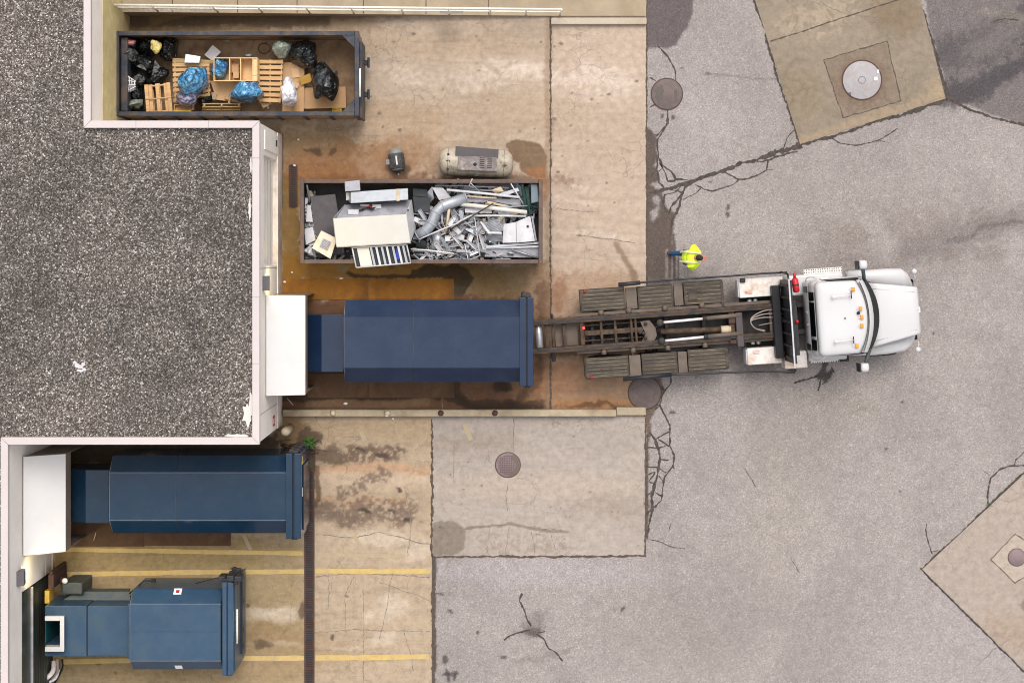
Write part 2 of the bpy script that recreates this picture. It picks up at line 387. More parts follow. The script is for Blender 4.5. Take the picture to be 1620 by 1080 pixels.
def ground_mat(name, kind):
    m, t, b, L = new_mat(name)
    tc = nd(t, 'ShaderNodeTexCoord'); o = tc.outputs['Object']
    at = nd(t, 'ShaderNodeAttribute', attribute_name='tone')
    aw = nd(t, 'ShaderNodeAttribute', attribute_name='wet')
    col = at.outputs['Color']
    if kind == 'asphalt':
        v = nd(t, 'ShaderNodeTexVoronoi', i_Scale=36.0, i_Randomness=1.0); L(o, v.inputs['Vector'])
        s = nd(t, 'ShaderNodeSeparateColor'); L(v.outputs['Color'], s.inputs[0])
        r = ramp(t, [(0, .70), (.45, .96), (.88, 1.05), (.96, 1.25), (1.0, 1.5)]); L(s.outputs[0], r.inputs[0])
        col = mixc(t, .85, col, r.outputs[0], 'MULTIPLY')
        n = nd(t, 'ShaderNodeTexNoise', i_Scale=55.0, i_Detail=3.0); L(o, n.inputs['Vector'])
        r2 = ramp(t, [(.3, .78), (.7, 1.22)]); L(n.outputs[0], r2.inputs[0]); col = mixc(t, 1.0, col, r2.outputs[0], 'MULTIPLY')
        n4 = nd(t, 'ShaderNodeTexNoise', i_Scale=3.5, i_Detail=8.0, i_Roughness=.65); L(o, n4.inputs['Vector'])
        r4 = ramp(t, [(.3, .90), (.7, 1.10)]); L(n4.outputs[0], r4.inputs[0]); col = mixc(t, 1.0, col, r4.outputs[0], 'MULTIPLY')
        bs, bd = .5, 40.0
    else:
        n = nd(t, 'ShaderNodeTexNoise', i_Scale=5.0, i_Detail=12.0, i_Roughness=.72); L(o, n.inputs['Vector'])
        r2 = ramp(t, [(.28, .74), (.5, .98), (.72, 1.2)]); L(n.outputs[0], r2.inputs[0]); col = mixc(t, 1.0, col, r2.outputs[0], 'MULTIPLY')
        n4 = nd(t, 'ShaderNodeTexNoise', i_Scale=42.0, i_Detail=4.0, i_Roughness=.6); L(o, n4.inputs['Vector'])
        r4 = ramp(t, [(.25, .80), (.6, 1.04), (.8, 1.14)]); L(n4.outputs[0], r4.inputs[0]); col = mixc(t, 1.0, col, r4.outputs[0], 'MULTIPLY')
        mp = nd(t, 'ShaderNodeMapping'); mp.inputs['Scale'].default_value = (.45, 5.0, 1); L(o, mp.inputs[0])
        n6 = nd(t, 'ShaderNodeTexNoise', i_Scale=1.6, i_Detail=11.0, i_Roughness=.74); L(mp.outputs[0], n6.inputs['Vector'])
        r6 = ramp(t, [(.30, .84), (.46, 1.0), (.58, 1.0), (.74, 1.14)]); L(n6.outputs[0], r6.inputs[0]); col = mixc(t, .8, col, r6.outputs[0], 'MULTIPLY')
        n7 = nd(t, 'ShaderNodeTexNoise', i_Scale=13.0, i_Detail=10.0, i_Roughness=.8); L(o, n7.inputs['Vector'])
        r7 = ramp(t, [(.30, .70), (.39, 1.0), (.62, 1.0), (.70, 1.12)]); L(n7.outputs[0], r7.inputs[0]); col = mixc(t, .75, col, r7.outputs[0], 'MULTIPLY')
        # crazing: fine shrinkage cracks, in patches
        nw = nd(t, 'ShaderNodeTexNoise', i_Scale=3.0, i_Detail=6.0); L(o, nw.inputs['Vector'])
        va = nd(t, 'ShaderNodeVectorMath', operation='MULTIPLY_ADD'); L(nw.outputs['Color'], va.inputs[0]); va.inputs[1].default_value = (.35,)*3; L(o, va.inputs[2])
        ve = nd(t, 'ShaderNodeTexVoronoi', feature='DISTANCE_TO_EDGE', i_Scale=1.7); L(va.outputs[0], ve.inputs['Vector'])
        re_ = ramp(t, [(.004, 1.0), (.020, 0.0)]); L(ve.outputs['Distance'], re_.inputs[0])
        nm_ = nd(t, 'ShaderNodeTexNoise', i_Scale=.55, i_Detail=4.0); L(o, nm_.inputs['Vector'])
        rm = ramp(t, [(.48, 0.0), (.60, .42)]); L(nm_.outputs[0], rm.inputs[0])
        mm_ = nd(t, 'ShaderNodeMath', operation='MULTIPLY'); L(re_.outputs[0], mm_.inputs[0]); L(rm.outputs[0], mm_.inputs[1])
        col = mixc(t, mm_.outputs[0], col, (.10, .08, .06))
        # small pits
        v = nd(t, 'ShaderNodeTexVoronoi', i_Scale=3.2); L(o, v.inputs['Vector'])
        r5 = ramp(t, [(.03, .55), (.07, 1.0)]); L(v.outputs['Distance'], r5.inputs[0])
        col = mixc(t, .6, col, r5.outputs[0], 'MULTIPLY')
        bs, bd = .25, 50.0
        col = mixc(t, 1.0, col, (.955, .908, .89), 'MULTIPLY')
    L(col, b.inputs['Base Color'])
    b.inputs['Specular IOR Level'].default_value = .22
    mr = nd(t, 'ShaderNodeMapRange'); L(aw.outputs['Fac'], mr.inputs[0]); mr.inputs[3].default_value = .85; mr.inputs[4].default_value = .38; L(mr.outputs[0], b.inputs['Roughness'])
    n3 = nd(t, 'ShaderNodeTexNoise', i_Scale=bd, i_Detail=3.0); L(o, n3.inputs['Vector'])
    bp = nd(t, 'ShaderNodeBump', i_Strength=bs, i_Distance=.012); L(n3.outputs[0], bp.inputs['Height']); L(bp.outputs[0], b.inputs['Normal'])
    return m
MAT['asphalt'] = ground_mat('asphalt', 'asphalt')
MAT['concrete'] = ground_mat('concrete', 'concrete')
mk('crack', (.042, .034, .030), .85, var=.3, scale=9, dirt=(.10, .08, .065), damt=.6, dscale=7)
mk('joint', (.075, .055, .042), .9, var=.3, scale=9)
mk('hairline', (.17, .14, .115), .9, var=.25, scale=5)
def worn_paint():
    m, t, b, L = new_mat('road_paint')
    tc = nd(t, 'ShaderNodeTexCoord'); o = tc.outputs['Object']
    n = nd(t, 'ShaderNodeTexNoise', i_Scale=4.0, i_Detail=12.0, i_Roughness=.75); L(o, n.inputs['Vector'])
    r = ramp(t, [(.34, (.30, .24, .155)), (.48, (.44, .31, .11)), (.75, (.52, .37, .125))]); L(n.outputs[0], r.inputs[0])
    L(r.outputs[0], b.inputs['Base Color']); b.inputs['Roughness'].default_value = .75
    return m
MAT['road_paint'] = worn_paint()
mk('faint_paint', (.36, .28, .16), .8, var=.12, scale=4, dirt=(.30, .25, .18), damt=.9, dscale=3, dth=.48)
# ------------------------------------------------------------------ ground tones (stains, wear, patches, and painted lamp glow and shade), laid out in metres via the frame's plan
def _lat(seed):
    return np.random.RandomState(seed).rand(257, 257)
_L = {}
def vn(x, y, seed):
    if seed not in _L: _L[seed] = _lat(seed)
    T = _L[seed]; xi = np.floor(x).astype(int); yi = np.floor(y).astype(int)
    fx = x - xi; fy = y - yi; fx = fx*fx*(3-2*fx); fy = fy*fy*(3-2*fy)
    a = T[xi % 256, yi % 256]; b = T[(xi+1) % 256, yi % 256]; c = T[xi % 256, (yi+1) % 256]; d = T[(xi+1) % 256, (yi+1) % 256]
    return (a*(1-fx)+b*fx)*(1-fy) + (c*(1-fx)+d*fx)*fy
def fbm(x, y, sc, seed, octv=4):
    s = 0; a = 1; tot = 0; f = 1.0/sc
    for k in range(octv):
        s = s + a*vn(x*f+17.3*k, y*f+9.1*k, seed+k); tot += a; a *= .55; f *= 2.03
    return s/tot
def sst(v, a, b):
    t = np.clip((v-a)/(b-a), 0, 1); return t*t*(3-2*t)
class Field:
    def __init__(s, PX, PY, base):
        s.x = PX; s.y = PY
        qx = PX + (fbm(PX, PY, 70, 201)-.5)*120; qy = PY + (fbm(PX, PY, 70, 211)-.5)*120
        ca, sa = .83, .56; qx, qy = qx*ca+qy*sa, qy*ca-qx*sa
        s.n1 = fbm(qx, qy, 40, 11); s.n2 = fbm(qx, qy, 9, 31); s.n3 = fbm(qx, qy, 120, 51)
        s.nf = fbm(PX, PY, 5.0, 231, 3)
        s.wx = PX + (fbm(PX, PY, 3.2, 241, 2)-.5)*3.5 + (fbm(PX, PY, 30, 71)-.5)*26 + (fbm(PX, PY, 7, 81)-.5)*6
        s.wy = PY + (fbm(PX, PY, 3.2, 251, 2)-.5)*3.5 + (fbm(PX, PY, 30, 91)-.5)*26 + (fbm(PX, PY, 7, 101)-.5)*6
        s.c = np.empty(PX.shape + (3,)); s.c[:] = base
        s.w = np.zeros(PX.shape)
    def lay(s, mask, col, amt=1.0, wet=0.0, k=.65):
        rag = sst(mask + (s.nf-.5)*1.15*(mask > .02), .28, .72); m = np.clip((.45*mask+.55*rag)*amt, 0, 1)[..., None]; s.c = s.c*(1-m) + np.array(lin(col, k))*m
        if wet: s.w = np.maximum(s.w, mask*wet)
    def mul(s, mask, f):
        s.c = s.c*(1 + mask[..., None]*(f-1))
    def ell(s, cx, cy, rx, ry, rot=0, soft=.5, warp=1.0):
        x = s.x + (s.wx-s.x)*warp; y = s.y + (s.wy-s.y)*warp
        a = R(rot); dx = x-cx; dy = y-cy
        u = (dx*math.cos(a)+dy*math.sin(a))/rx; v = (-dx*math.sin(a)+dy*math.cos(a))/ry
        d = np.sqrt(u*u+v*v); return 1-sst(d, 1-soft, 1+soft)
    def rect(s, x0, y0, x1, y1, soft=8, warp=1.0):
        x = s.x + (s.wx-s.x)*warp; y = s.y + (s.wy-s.y)*warp
        d = np.minimum(np.minimum(x-x0, x1-x), np.minimum(y-y0, y1-y)); return sst(d, -soft, soft)
    def stroke(s, pts, wd, soft=.5, warp=1.0):
        x = s.x + (s.wx-s.x)*warp; y = s.y + (s.wy-s.y)*warp
        d = np.full(x.shape, 1e9)
        for (x0, y0), (x1, y1) in zip(pts[:-1], pts[1:]):
            ex, ey = x1-x0, y1-y0; l2 = ex*ex+ey*ey+1e-9
            t = np.clip(((x-x0)*ex+(y-y0)*ey)/l2, 0, 1)
            d = np.minimum(d, np.hypot(x-x0-t*ex, y-y0-t*ey))
        return 1-sst(d/wd, 1-soft, 1+soft)
    def poly(s, pts, soft=2.0, warp=1.0):
        x = s.x + (s.wx-s.x)*warp; y = s.y + (s.wy-s.y)*warp
        ins = np.zeros(x.shape, bool); d = np.full(x.shape, 1e9)
        n = len(pts)
        for i in range(n):
            x0, y0 = pts[i]; x1, y1 = pts[(i+1) % n]
            if y0 != y1:
                c = ((y0 > y) != (y1 > y)) & (x < (x1-x0)*(y-y0)/(y1-y0)+x0); ins ^= c
            ex, ey = x1-x0, y1-y0; l2 = ex*ex+ey*ey+1e-9
            t = np.clip(((x-x0)*ex+(y-y0)*ey)/l2, 0, 1); d = np.minimum(d, np.hypot(x-x0-t*ex, y-y0-t*ey))
        d = np.where(ins, d, -d); return sst(d, -soft, soft)

def grid_obj(name, rects, cell, z, paint, mat, extra=None, kind='structure'):
    V = []; Fs = []; C = []; W = []; off = 0
    for (x0, y0, x1, y1) in rects:
        nx = max(1, int((x1-x0)/54/cell)); ny = max(1, int((y1-y0)/54/cell))
        gx = np.linspace(x0, x1, nx+1); gy = np.linspace(y0, y1, ny+1)
        PX, PY = np.meshgrid(gx, gy)
        fl = paint(PX, PY)
        X = (PX-NX)/54.0; Y = -(PY-NY)/54.0
        V.append(np.stack([X, Y, np.full_like(X, z)], -1).reshape(-1, 3))
        C.append(fl.c.reshape(-1, 3)); W.append(fl.w.reshape(-1))
        idx = np.arange((nx+1)*(ny+1)).reshape(ny+1, nx+1) + off
        Fs.append(np.stack([idx[1:, :-1], idx[1:, 1:], idx[:-1, 1:], idx[:-1, :-1]], -1).reshape(-1, 4))
        off += (nx+1)*(ny+1)
    if extra:
        ev, ef, ec = extra
        V.append(np.array(ev, float)); C.append(np.tile(np.array(ec), (len(ev), 1))); W.append(np.zeros(len(ev)))
        Fs.append(np.array(ef)+off)
    V = np.concatenate(V); Fs = np.concatenate(Fs); C = np.concatenate(C); W = np.concatenate(W)
    me = bpy.data.meshes.new(name)
    me.vertices.add(len(V)); me.vertices.foreach_set('co', V.astype(np.float32).ravel())
    me.loops.add(len(Fs)*4); me.loops.foreach_set('vertex_index', Fs.astype(np.int32).ravel())
    me.polygons.add(len(Fs)); me.polygons.foreach_set('loop_start', np.arange(0, len(Fs)*4, 4, dtype=np.int32))
    me.update(calc_edges=True); me.validate()
    a = me.attributes.new('tone', 'FLOAT_COLOR', 'POINT')
    a.data.foreach_set('color', np.concatenate([C, np.ones((len(C), 1))], 1).astype(np.float32).ravel())
    a = me.attributes.new('wet', 'FLOAT', 'POINT'); a.data.foreach_set('value', W.astype(np.float32))
    me.materials.append(mat)
    o = bpy.data.objects.new(name, me); COL.objects.link(o); o['kind'] = kind
    return o

ASPH = (166, 157, 152)
def paint_asphalt(PX, PY):
    f = Field(PX, PY, lin(ASPH))
    f.mul(sst(f.n3, .35, .75), 1.10); f.mul(sst(1-f.n3, .45, .75), .93); f.mul(sst(f.n1, .55, .75), .95)
    f.lay(f.rect(1300, 330, 1660, 420, 40)*sst(f.n1, .3, .6), (150, 138, 132), .8)
    f.lay(f.stroke([(1440, 400), (1540, 368), (1640, 340)], 22, .95), (128, 120, 116), .5); f.lay(f.stroke([(1500, 385), (1560, 362), (1640, 345)], 4, .9), (98, 91, 88), .5)
    f.lay(f.ell(1300, 300, 150, 70, 10, .8), (158, 150, 143), .4)
    f.lay(f.ell(1330, 640, 60, 40, 0, .9), (170, 160, 148), .35)
    f.lay(f.ell(1240, 760, 60, 180, 5, .9), (172, 162, 152), .3)
    f.lay(f.ell(860, 905, 200, 22, 0, .9), (186, 178, 180), .4)
    f.lay(f.ell(1500, 1000, 160, 90, 0, .9), (180, 170, 168), .5)
    f.lay(f.ell(1050, 1000, 120, 60, 30, .9), (160, 151, 143), .4)
    f.lay(f.ell(1100, 150, 60, 90, 0, .9), (180, 173, 170), .35)
    # older, darker asphalt beyond the north-east slab
    f.lay(f.poly([(1450, -60), (1498, 155), (1545, 172), (1640, 205), (1720, 230), (1720, -60)], 3, .35), (122, 114, 112), .94)
    f.lay(f.stroke([(1500, 90), (1560, 70), (1640, 30)], 26, .9), (84, 78, 80), .75)
    f.lay(f.stroke([(1497, 150), (1540, 145), (1575, 120), (1650, 85)], 20, .8), (78, 73, 76), .85)
    f.lay(f.stroke([(1560, 20), (1600, 25), (1660, 45)], 9, .9), (150, 140, 128), .4)
    f.lay(f.ell(1580, 60, 60, 16, -25, .9), (136, 128, 124), .6)
    # tar patch at the top, dark damp strip beside the kerb line
    f.lay(f.poly([(1023, -60), (1100, -60), (1094, 22), (1082, 50), (1070, 70), (1052, 77), (1040, 74), (1023, 80)], 2.5, .5), (104, 95, 94), .95)
    strip = [(1020, 200), (1027, 204), (1038, 216), (1041, 240), (1034, 262), (1040, 284), (1028, 292), (1048, 304), (1051, 330), (1062, 336), (1070, 340), (1064, 372), (1064, 400), (1062, 440), (1060, 460), (1020, 460)]
    f.lay(f.poly(strip, 3, .55)*(1-.75*f.ell(1037, 318, 6, 9, 0, .4, .5))*(1-.75*f.ell(1034, 340, 5, 12, 20, .4, .5)), (88, 74, 66), .92, .35)
    f.lay(f.stroke([(1066, 372), (1068, 400), (1066, 440)], 2.2, .5, .2), (88, 74, 66), .85)
    f.lay(f.stroke([(1074, 400), (1072, 440)], 1.8, .5, .2), (92, 78, 70), .8)
    f.lay(f.stroke([(1055, 395), (1056, 440)], 2.4, .5, .2), (160, 146, 140), .7)
    f.lay(f.stroke([(1064, 415), (1062, 442)], 1.6, .5, .2), (160, 146, 140), .7)
    f.lay(f.poly([(1020, 590), (1046, 596), (1050, 616), (1040, 640), (1032, 660), (1028, 690), (1020, 694)], 2, .4), (110, 92, 78), .9)
    f.lay(f.stroke([(1023, 690), (1024, 850)], 2.5, .6, .3), (84, 70, 60), .9)
    f.lay(f.stroke([(686, 880), (688, 1090)], 3.6, .5, .4), (92, 80, 72), .95)
    # spots
    f.lay(f.ell(842, 998, 14, 11, 0, .5), (76, 70, 68), .95)
    f.lay(f.ell(842, 990, 20, 20, 0, .8), (130, 120, 116), .6)
    for (cx, cy, rx, ry, r_) in [(714, 969, 5, 2.5, 30), (712, 1065, 12, 3, -5), (709, 1068, 3, 9, -20), (720, 1067, 3, 8, 15), (1151, 328, 3, 6, 0), (1152, 340, 3, 5, 0), (704, 1045, 4, 8, 0), (796, 1041, 5, 3, 0), (698, 940, 8, 2, 0), (1120, 116, 6, 2, 0), (1064, 185, 3, 4, 0), (1046, 185, 3, 4, 0), (1124, 288, 4, 2, 0), (1080, 108, 2, 2, 0), (1430, 637, 3, 2, 0), (1400, 710, 2.5, 2.5, 0), (1425, 778, 2, 2, 0), (1476, 527, 2.2, 2.2, 0), (1064, 653, 5, 3, 0), (985, 963, 3, 5, 20), (756, 999, 3, 3, 0)]:
        f.lay(f.ell(cx, cy, rx, ry, r_, .45, .35), (82, 75, 72), .85)
    f.lay(f.stroke([(1122, 117), (1170, 121), (1232, 126)], 1.6, .6, .2), (128, 120, 116), .7)
    f.lay(f.ell(1300, 595, 9, 13, 25, .4), (84, 77, 74), .95)
    f.lay(f.stroke([(1303, 583), (1312, 565)], 4, .5, .4), (84, 77, 74), .9)
    f.lay(f.stroke([(880, 1040), (900, 1020), (860, 1045), (810, 1045)], 4, .9), (140, 128, 120), .5)
    # ground darker beneath the truck
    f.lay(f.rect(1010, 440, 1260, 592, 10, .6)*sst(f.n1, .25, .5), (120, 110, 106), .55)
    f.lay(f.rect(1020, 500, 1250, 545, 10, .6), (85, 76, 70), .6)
    return f
ring = []
def asphalt_extra():
    x0, y0 = (560-NX)/54, -(-60-NY)/54; x1, y1 = (1720-NX)/54, -(1140-NY)/54   # corners of the fine sheet
    B = 420.0
    v = [(-B, B, 0), (B, B, 0), (B, -B, 0), (-B, -B, 0), (x0, y0, 0), (x1, y0, 0), (x1, y1, 0), (x0, y1, 0)]
    v = [(a, b, -.012) for a, b, c in v]
    return v, [(4, 5, 1, 0), (5, 6, 2, 1), (6, 7, 3, 2), (7, 4, 0, 3)], lin(ASPH)
grid_obj('ground', [(560, -60, 1720, 1140)], .045, -.012, paint_asphalt, MAT['asphalt'], asphalt_extra())

def paint_yard(PX, PY):
    f = Field(PX, PY, lin((200, 184, 163)))
    n = f.n1
    f.mul(sst(f.n3, .4, .75), 1.07); f.mul(sst(1-f.n3, .45, .75), .91); f.mul(sst(n, .55, .78), .93)
    f.lay(f.rect(872, 20, 1040, 660, 3, 0), (207, 189, 170), .7)
    for (cx, cy, rx, ry, a) in [(820, 108, 70, 16, .7), (900, 118, 90, 20, .75), (955, 130, 60, 26, .6), (650, 118, 50, 12, .5), (760, 130, 50, 16, .5), (900, 295, 50, 5, .7), (910, 320, 40, 4, .5), (950, 372, 60, 5, .5), (950, 210, 50, 20, .3)]:
        f.lay(f.ell(cx, cy, rx, ry, 4, .7)*sst(f.n2, .25, .6), (226, 212, 196), a)
    f.lay(f.ell(700, 70, 150, 22, 0, .7), (190, 168, 140), .5)
    f.lay(f.ell(800, 185, 110, 40, 0, .8), (186, 164, 138), .55)
    f.lay(f.ell(960, 220, 70, 40, 0, .8), (190, 172, 150), .5)
    f.lay(f.rect(560, 160, 700, 240, 30), (178, 152, 118), .5)
    # west end of the pit: old, ochre, with lamp glow and wall shadow painted in
    f.lay(f.rect(430, 195, 560, 300, 26), (166, 138, 98), .75)
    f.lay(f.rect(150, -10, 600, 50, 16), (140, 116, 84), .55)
    f.lay(f.rect(140, 20, 200, 220, 12), (170, 144, 86), .8)  # yellow lamp glow beside the wall, painted on the floor
    f.lay(f.rect(190, 18, 520, 44, 6, .5), (96, 80, 62), .75); f.lay(f.poly([(236, 24), (300, 24), (262, 36), (236, 41)], 2, .2), (150, 128, 88), .8)  # shadow of the railing wall painted dark, with its lit gap
    f.lay(f.rect(180, 42, 420, 52, 3, .4), (150, 126, 84), .6); f.lay(f.rect(300, 18, 640, 30, 4, .5), (110, 92, 72), .5)  # edge and eastward end of the painted shadow
    f.lay(f.ell(560, 262, 110, 36, 0, .6), (170, 122, 80), .65)
    f.lay(f.ell(500, 285, 70, 24, 0, .7), (160, 112, 68), .5)
    f.lay(f.ell(640, 245, 60, 26, 0, .7), (160, 122, 84), .5)
    f.lay(f.ell(780, 290, 120, 14, 0, .7), (120, 86, 60), .7)
    f.lay(f.ell(600, 288, 170, 10, 0, .7), (130, 90, 56), .6)
    for (cx, cy, rx, ry) in [(499, 239, 9, 6), (486, 239, 4, 3), (526, 240, 6, 6), (640, 270, 6, 14)]:
        f.lay(f.ell(cx, cy, rx, ry, 20, .5, .5), (104, 84, 66), .8)
    pud = [(798, 228), (815, 221), (836, 222), (850, 226), (860, 236), (866, 248), (867, 268), (863, 284), (850, 282), (838, 279), (828, 272), (823, 258), (812, 254), (806, 240)]
    f.lay(f.poly(pud, 2, .35), (128, 104, 78), .92, .3)
    f.lay(f.poly([(830, 268), (866, 262), (872, 300), (862, 330), (850, 290)], 5, .5), (172, 120, 74), .6)
    # olive strip (lamp glow painted over the stain), black runs, rusty plates zone
    f.lay(f.rect(440, 290, 478, 480, 8), (148, 116, 52), .85, .2)
    f.lay(f.rect(440, 405, 760, 445, 10), (160, 118, 44), .92, .3)
    f.lay(f.rect(730, 412, 860, 480, 16), (130, 104, 62), .8, .3)
    f.lay(f.stroke([(548, 432), (560, 437), (600, 438), (652, 437)], 3, .5, .3), (70, 54, 30), .9, .4)
    f.lay(f.poly([(646, 440), (652, 425), (680, 418), (700, 424), (722, 419), (742, 428), (748, 442), (738, 456), (728, 478), (712, 478), (714, 446), (690, 440)], 2.5, .5), (66, 52, 28), .92, .4)
    f.lay(f.rect(748, 415, 800, 470, 14), (136, 110, 66), .6)
    f.lay(f.stroke([(846, 420), (862, 450), (870, 500)], 7, .7, .5), (112, 84, 56), .6)
    f.lay(f.ell(540, 425, 8, 12, 0, .6), (150, 140, 110), .7)
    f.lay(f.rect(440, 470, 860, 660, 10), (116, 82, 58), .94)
    f.lay(f.rect(800, 540, 1040, 660, 24), (160, 126, 94), .75)
    f.lay(f.rect(840, 425, 1000, 520, 26), (186, 154, 124), .65)
    f.lay(f.ell(880, 600, 55, 26, 0, .8), (150, 106, 76), .6)
    f.lay(f.ell(860, 480, 10, 40, 0, .7), (104, 74, 56), .7)
    f.lay(f.ell(885, 465, 14, 22, 0, .7), (160, 118, 92), .7)
    f.lay(f.rect(848, 500, 930, 565, 8, .5), (92, 72, 56), .75)
    f.lay(f.ell(792, 608, 15, 11, 10, .45, .6), (66, 54, 46), .9)
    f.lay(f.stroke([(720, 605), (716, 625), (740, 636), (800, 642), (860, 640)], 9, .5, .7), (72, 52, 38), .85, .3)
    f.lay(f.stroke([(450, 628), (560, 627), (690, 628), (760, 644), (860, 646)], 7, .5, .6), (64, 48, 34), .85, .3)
    f.lay(f.rect(480, 632, 680, 644, 3, .4), (150, 124, 92), .6)
    f.lay(f.stroke([(820, 630), (850, 600), (858, 570)], 8, .8, .6), (80, 58, 46), .6)
    f.lay(f.rect(880, 630, 1030, 656, 8, .5), (176, 128, 84), .7)
    f.lay(f.ell(950, 642, 60, 4, 0, .7), (84, 60, 40), .7)
    f.lay(f.ell(960, 600, 40, 20, 0, .8), (190, 160, 128), .5)
    f.lay(f.stroke([(868, 30), (868, 655)], 6, .9, .4), (150, 120, 92), .5)
    f.lay(f.stroke([(975, 385), (995, 425), (1005, 440)], 5, .8, .5), (120, 96, 72), .6)
    for i in range(60):
        rs = np.random.RandomState(500+i); cx = rs.uniform(580, 1010); cy = rs.uniform(50, 440); rr = rs.uniform(.8, 2.6)
        f.lay(f.ell(cx, cy, rr*1.3, rr, 0, .5, .3), (112, 96, 78), rs.uniform(.4, .85))
    # wash of scuffs along the driving direction
    sx = fbm(PX*.08, PY, 5, 141); f.mul(sst(sx, .56, .74), .93); f.mul(sst(1-sx, .58, .76), 1.06)
    return f
def paint_lot_west(PX, PY):
    f = Field(PX, PY, lin((193, 176, 150)))
    f.mul(sst(f.n3, .4, .75), 1.06); f.mul(sst(1-f.n3, .45, .75), .92)
    f.lay(f.rect(80, 850, 480, 1100, 18), (174, 154, 112), .7)  # this and the next: olive lamp glow painted over the stains
    f.lay(f.rect(80, 850, 420, 905, 12), (166, 146, 98), .6)
    f.lay(f.rect(440, 655, 700, 700, 12), (186, 166, 136), .8)
    f.lay(f.rect(440, 655, 480, 720, 14), (140, 112, 74), .8)
    f.lay(f.rect(80, 690, 440, 735, 10), (66, 52, 36), .9)  # shade between building and compactor painted onto the floor
    # streaks running east from the drain
    f.lay(f.stroke([(495, 716), (560, 720), (625, 719)], 14, .7, 1.2)*(.35+.65*sst(f.nf+.5*f.n1+.45*(1-(f.x-495)/140), .55, 1.0)), (116, 96, 80), .88)
    f.lay(f.stroke([(495, 745), (600, 742), (690, 748)], 9, .8, .5), (206, 168, 132), .8)
    f.lay(f.stroke([(495, 790), (580, 794), (640, 790)], 8, .9, .9)*(.4+.6*sst(f.nf+.3*f.n1, .40, .85)), (198, 156, 116), .75)
    f.lay(f.stroke([(495, 758), (590, 758), (690, 760)], 12, .8, .5), (214, 194, 168), .8)
    f.lay(f.stroke([(495, 815), (560, 812), (650, 806)], 20, .8, 1.2)*(.35+.65*sst(f.nf+.5*f.n1+.4*(1-(f.x-495)/170), .55, 1.05)), (128, 110, 96), .88)
    f.lay(f.stroke([(542, 776), (572, 772), (582, 760), (605, 757)], 11, .6, 1.5)*(.45+.55*sst(f.nf+.4*f.n1, .45, .85)), (124, 106, 92), .8)
    for (cx, cy, rx, ry) in [(570, 712, 8, 3), (605, 722, 10, 4), (578, 808, 12, 3), (620, 807, 5, 3), (646, 819, 8, 4), (630, 773, 4, 4)]:
        f.lay(f.ell(cx, cy, rx, ry, 10, .5, .5), (86, 72, 66), .9)
    f.lay(f.ell(487, 690, 16, 15, 0, .3, .8), (100, 82, 62), .92, .3)
    f.lay(f.stroke([(500, 740), (500, 800)], 4, .6, .6), (104, 82, 62), .8)
    f.lay(f.rect(495, 830, 690, 1090, 10), (202, 184, 158), .6)
    for (cx, cy, rx, ry) in [(600, 850, 50, 12), (660, 870, 24, 16), (584, 978, 10, 10), (620, 960, 24, 20), (610, 1010, 20, 12), (545, 1022, 50, 3), (430, 972, 42, 11), (420, 968, 28, 8), (430, 1018, 44, 4)]:
        f.lay(f.ell(cx, cy, rx, ry, 0, .6, .8), (222, 208, 186), .7)
    f.lay(f.ell(395, 1035, 160, 40, 0, .8), (176, 152, 116), .6)
    f.lay(f.ell(434, 1000, 50, 14, 0, .8), (168, 142, 104), .6)
    for (cx, cy, rx, ry) in [(416, 1018, 14, 5), (410, 1023, 7, 4), (478, 966, 6, 13), (390, 961, 4, 3), (523, 1006, 4, 4), (547, 941, 3, 2), (155, 1047, 6, 4), (180, 1064, 3, 2), (367, 902, 3, 3)]:
        f.lay(f.ell(cx, cy, rx, ry, 10, .5, .5), (108, 92, 72), .85)
    f.lay(f.ell(200, 1000, 160, 70, 0, .8), (150, 128, 82), .5)
    sx = fbm(PX*.12, PY, 6, 151); f.mul(sst(sx, .55, .74), .90); f.mul(sst(1-sx, .58, .76), 1.05)
    sy = fbm(PX, PY*.1, 7, 161); f.mul(sst(sy, .56, .76)*f.rect(495, 830, 690, 1090, 10), .93)
    return f
def paint_lot_east(PX, PY):
    f = Field(PX, PY, lin((187, 178, 168)))
    f.mul(sst(f.n3, .4, .75), 1.05); f.mul(sst(1-f.n3, .45, .75), .94)
    f.lay(f.ell(750, 700, 70, 14, 0, .8), (172, 160, 146), .7)
    f.lay(f.ell(960, 700, 60, 20, 0, .8), (178, 170, 160), .5)
    f.lay(f.ell(860, 770, 170, 22, 0, .8), (202, 188, 170), .6)
    f.lay(f.ell(960, 805, 70, 18, 0, .9), (172, 158, 142), .5)
    f.lay(f.ell(710, 850, 27, 28, 0, .10, .25), (146, 136, 124), .95)
    f.lay(f.poly([(684, 828), (700, 822), (700, 880), (684, 880)], 2, .2), (146, 136, 124), .9)
    f.lay(f.stroke([(735, 836), (810, 829), (850, 838), (900, 838)], 2.0, .7, .4), (140, 124, 108), .75)
    f.lay(f.rect(750, 842, 900, 876, 8)*sst(fbm(PX, PY, 5, 171), .5, .62), (168, 154, 138), .6)
    for i in range(26):
        rs = np.random.RandomState(700+i); cx = rs.uniform(690, 1015); cy = rs.uniform(670, 870); rr = rs.uniform(.7, 1.8)
        f.lay(f.ell(cx, cy, rr*1.2, rr, 0, .5, .3), (110, 98, 88), .7)
    sx = fbm(PX*.1, PY, 6, 181); f.mul(sst(sx, .55, .75), .95)
    return f
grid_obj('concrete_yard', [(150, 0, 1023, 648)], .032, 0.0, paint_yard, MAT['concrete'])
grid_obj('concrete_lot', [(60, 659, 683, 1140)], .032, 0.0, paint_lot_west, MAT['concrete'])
grid_obj('concrete_slab', [(683, 659, 1021, 880)], .032, 0.0, paint_lot_east, MAT['concrete'])

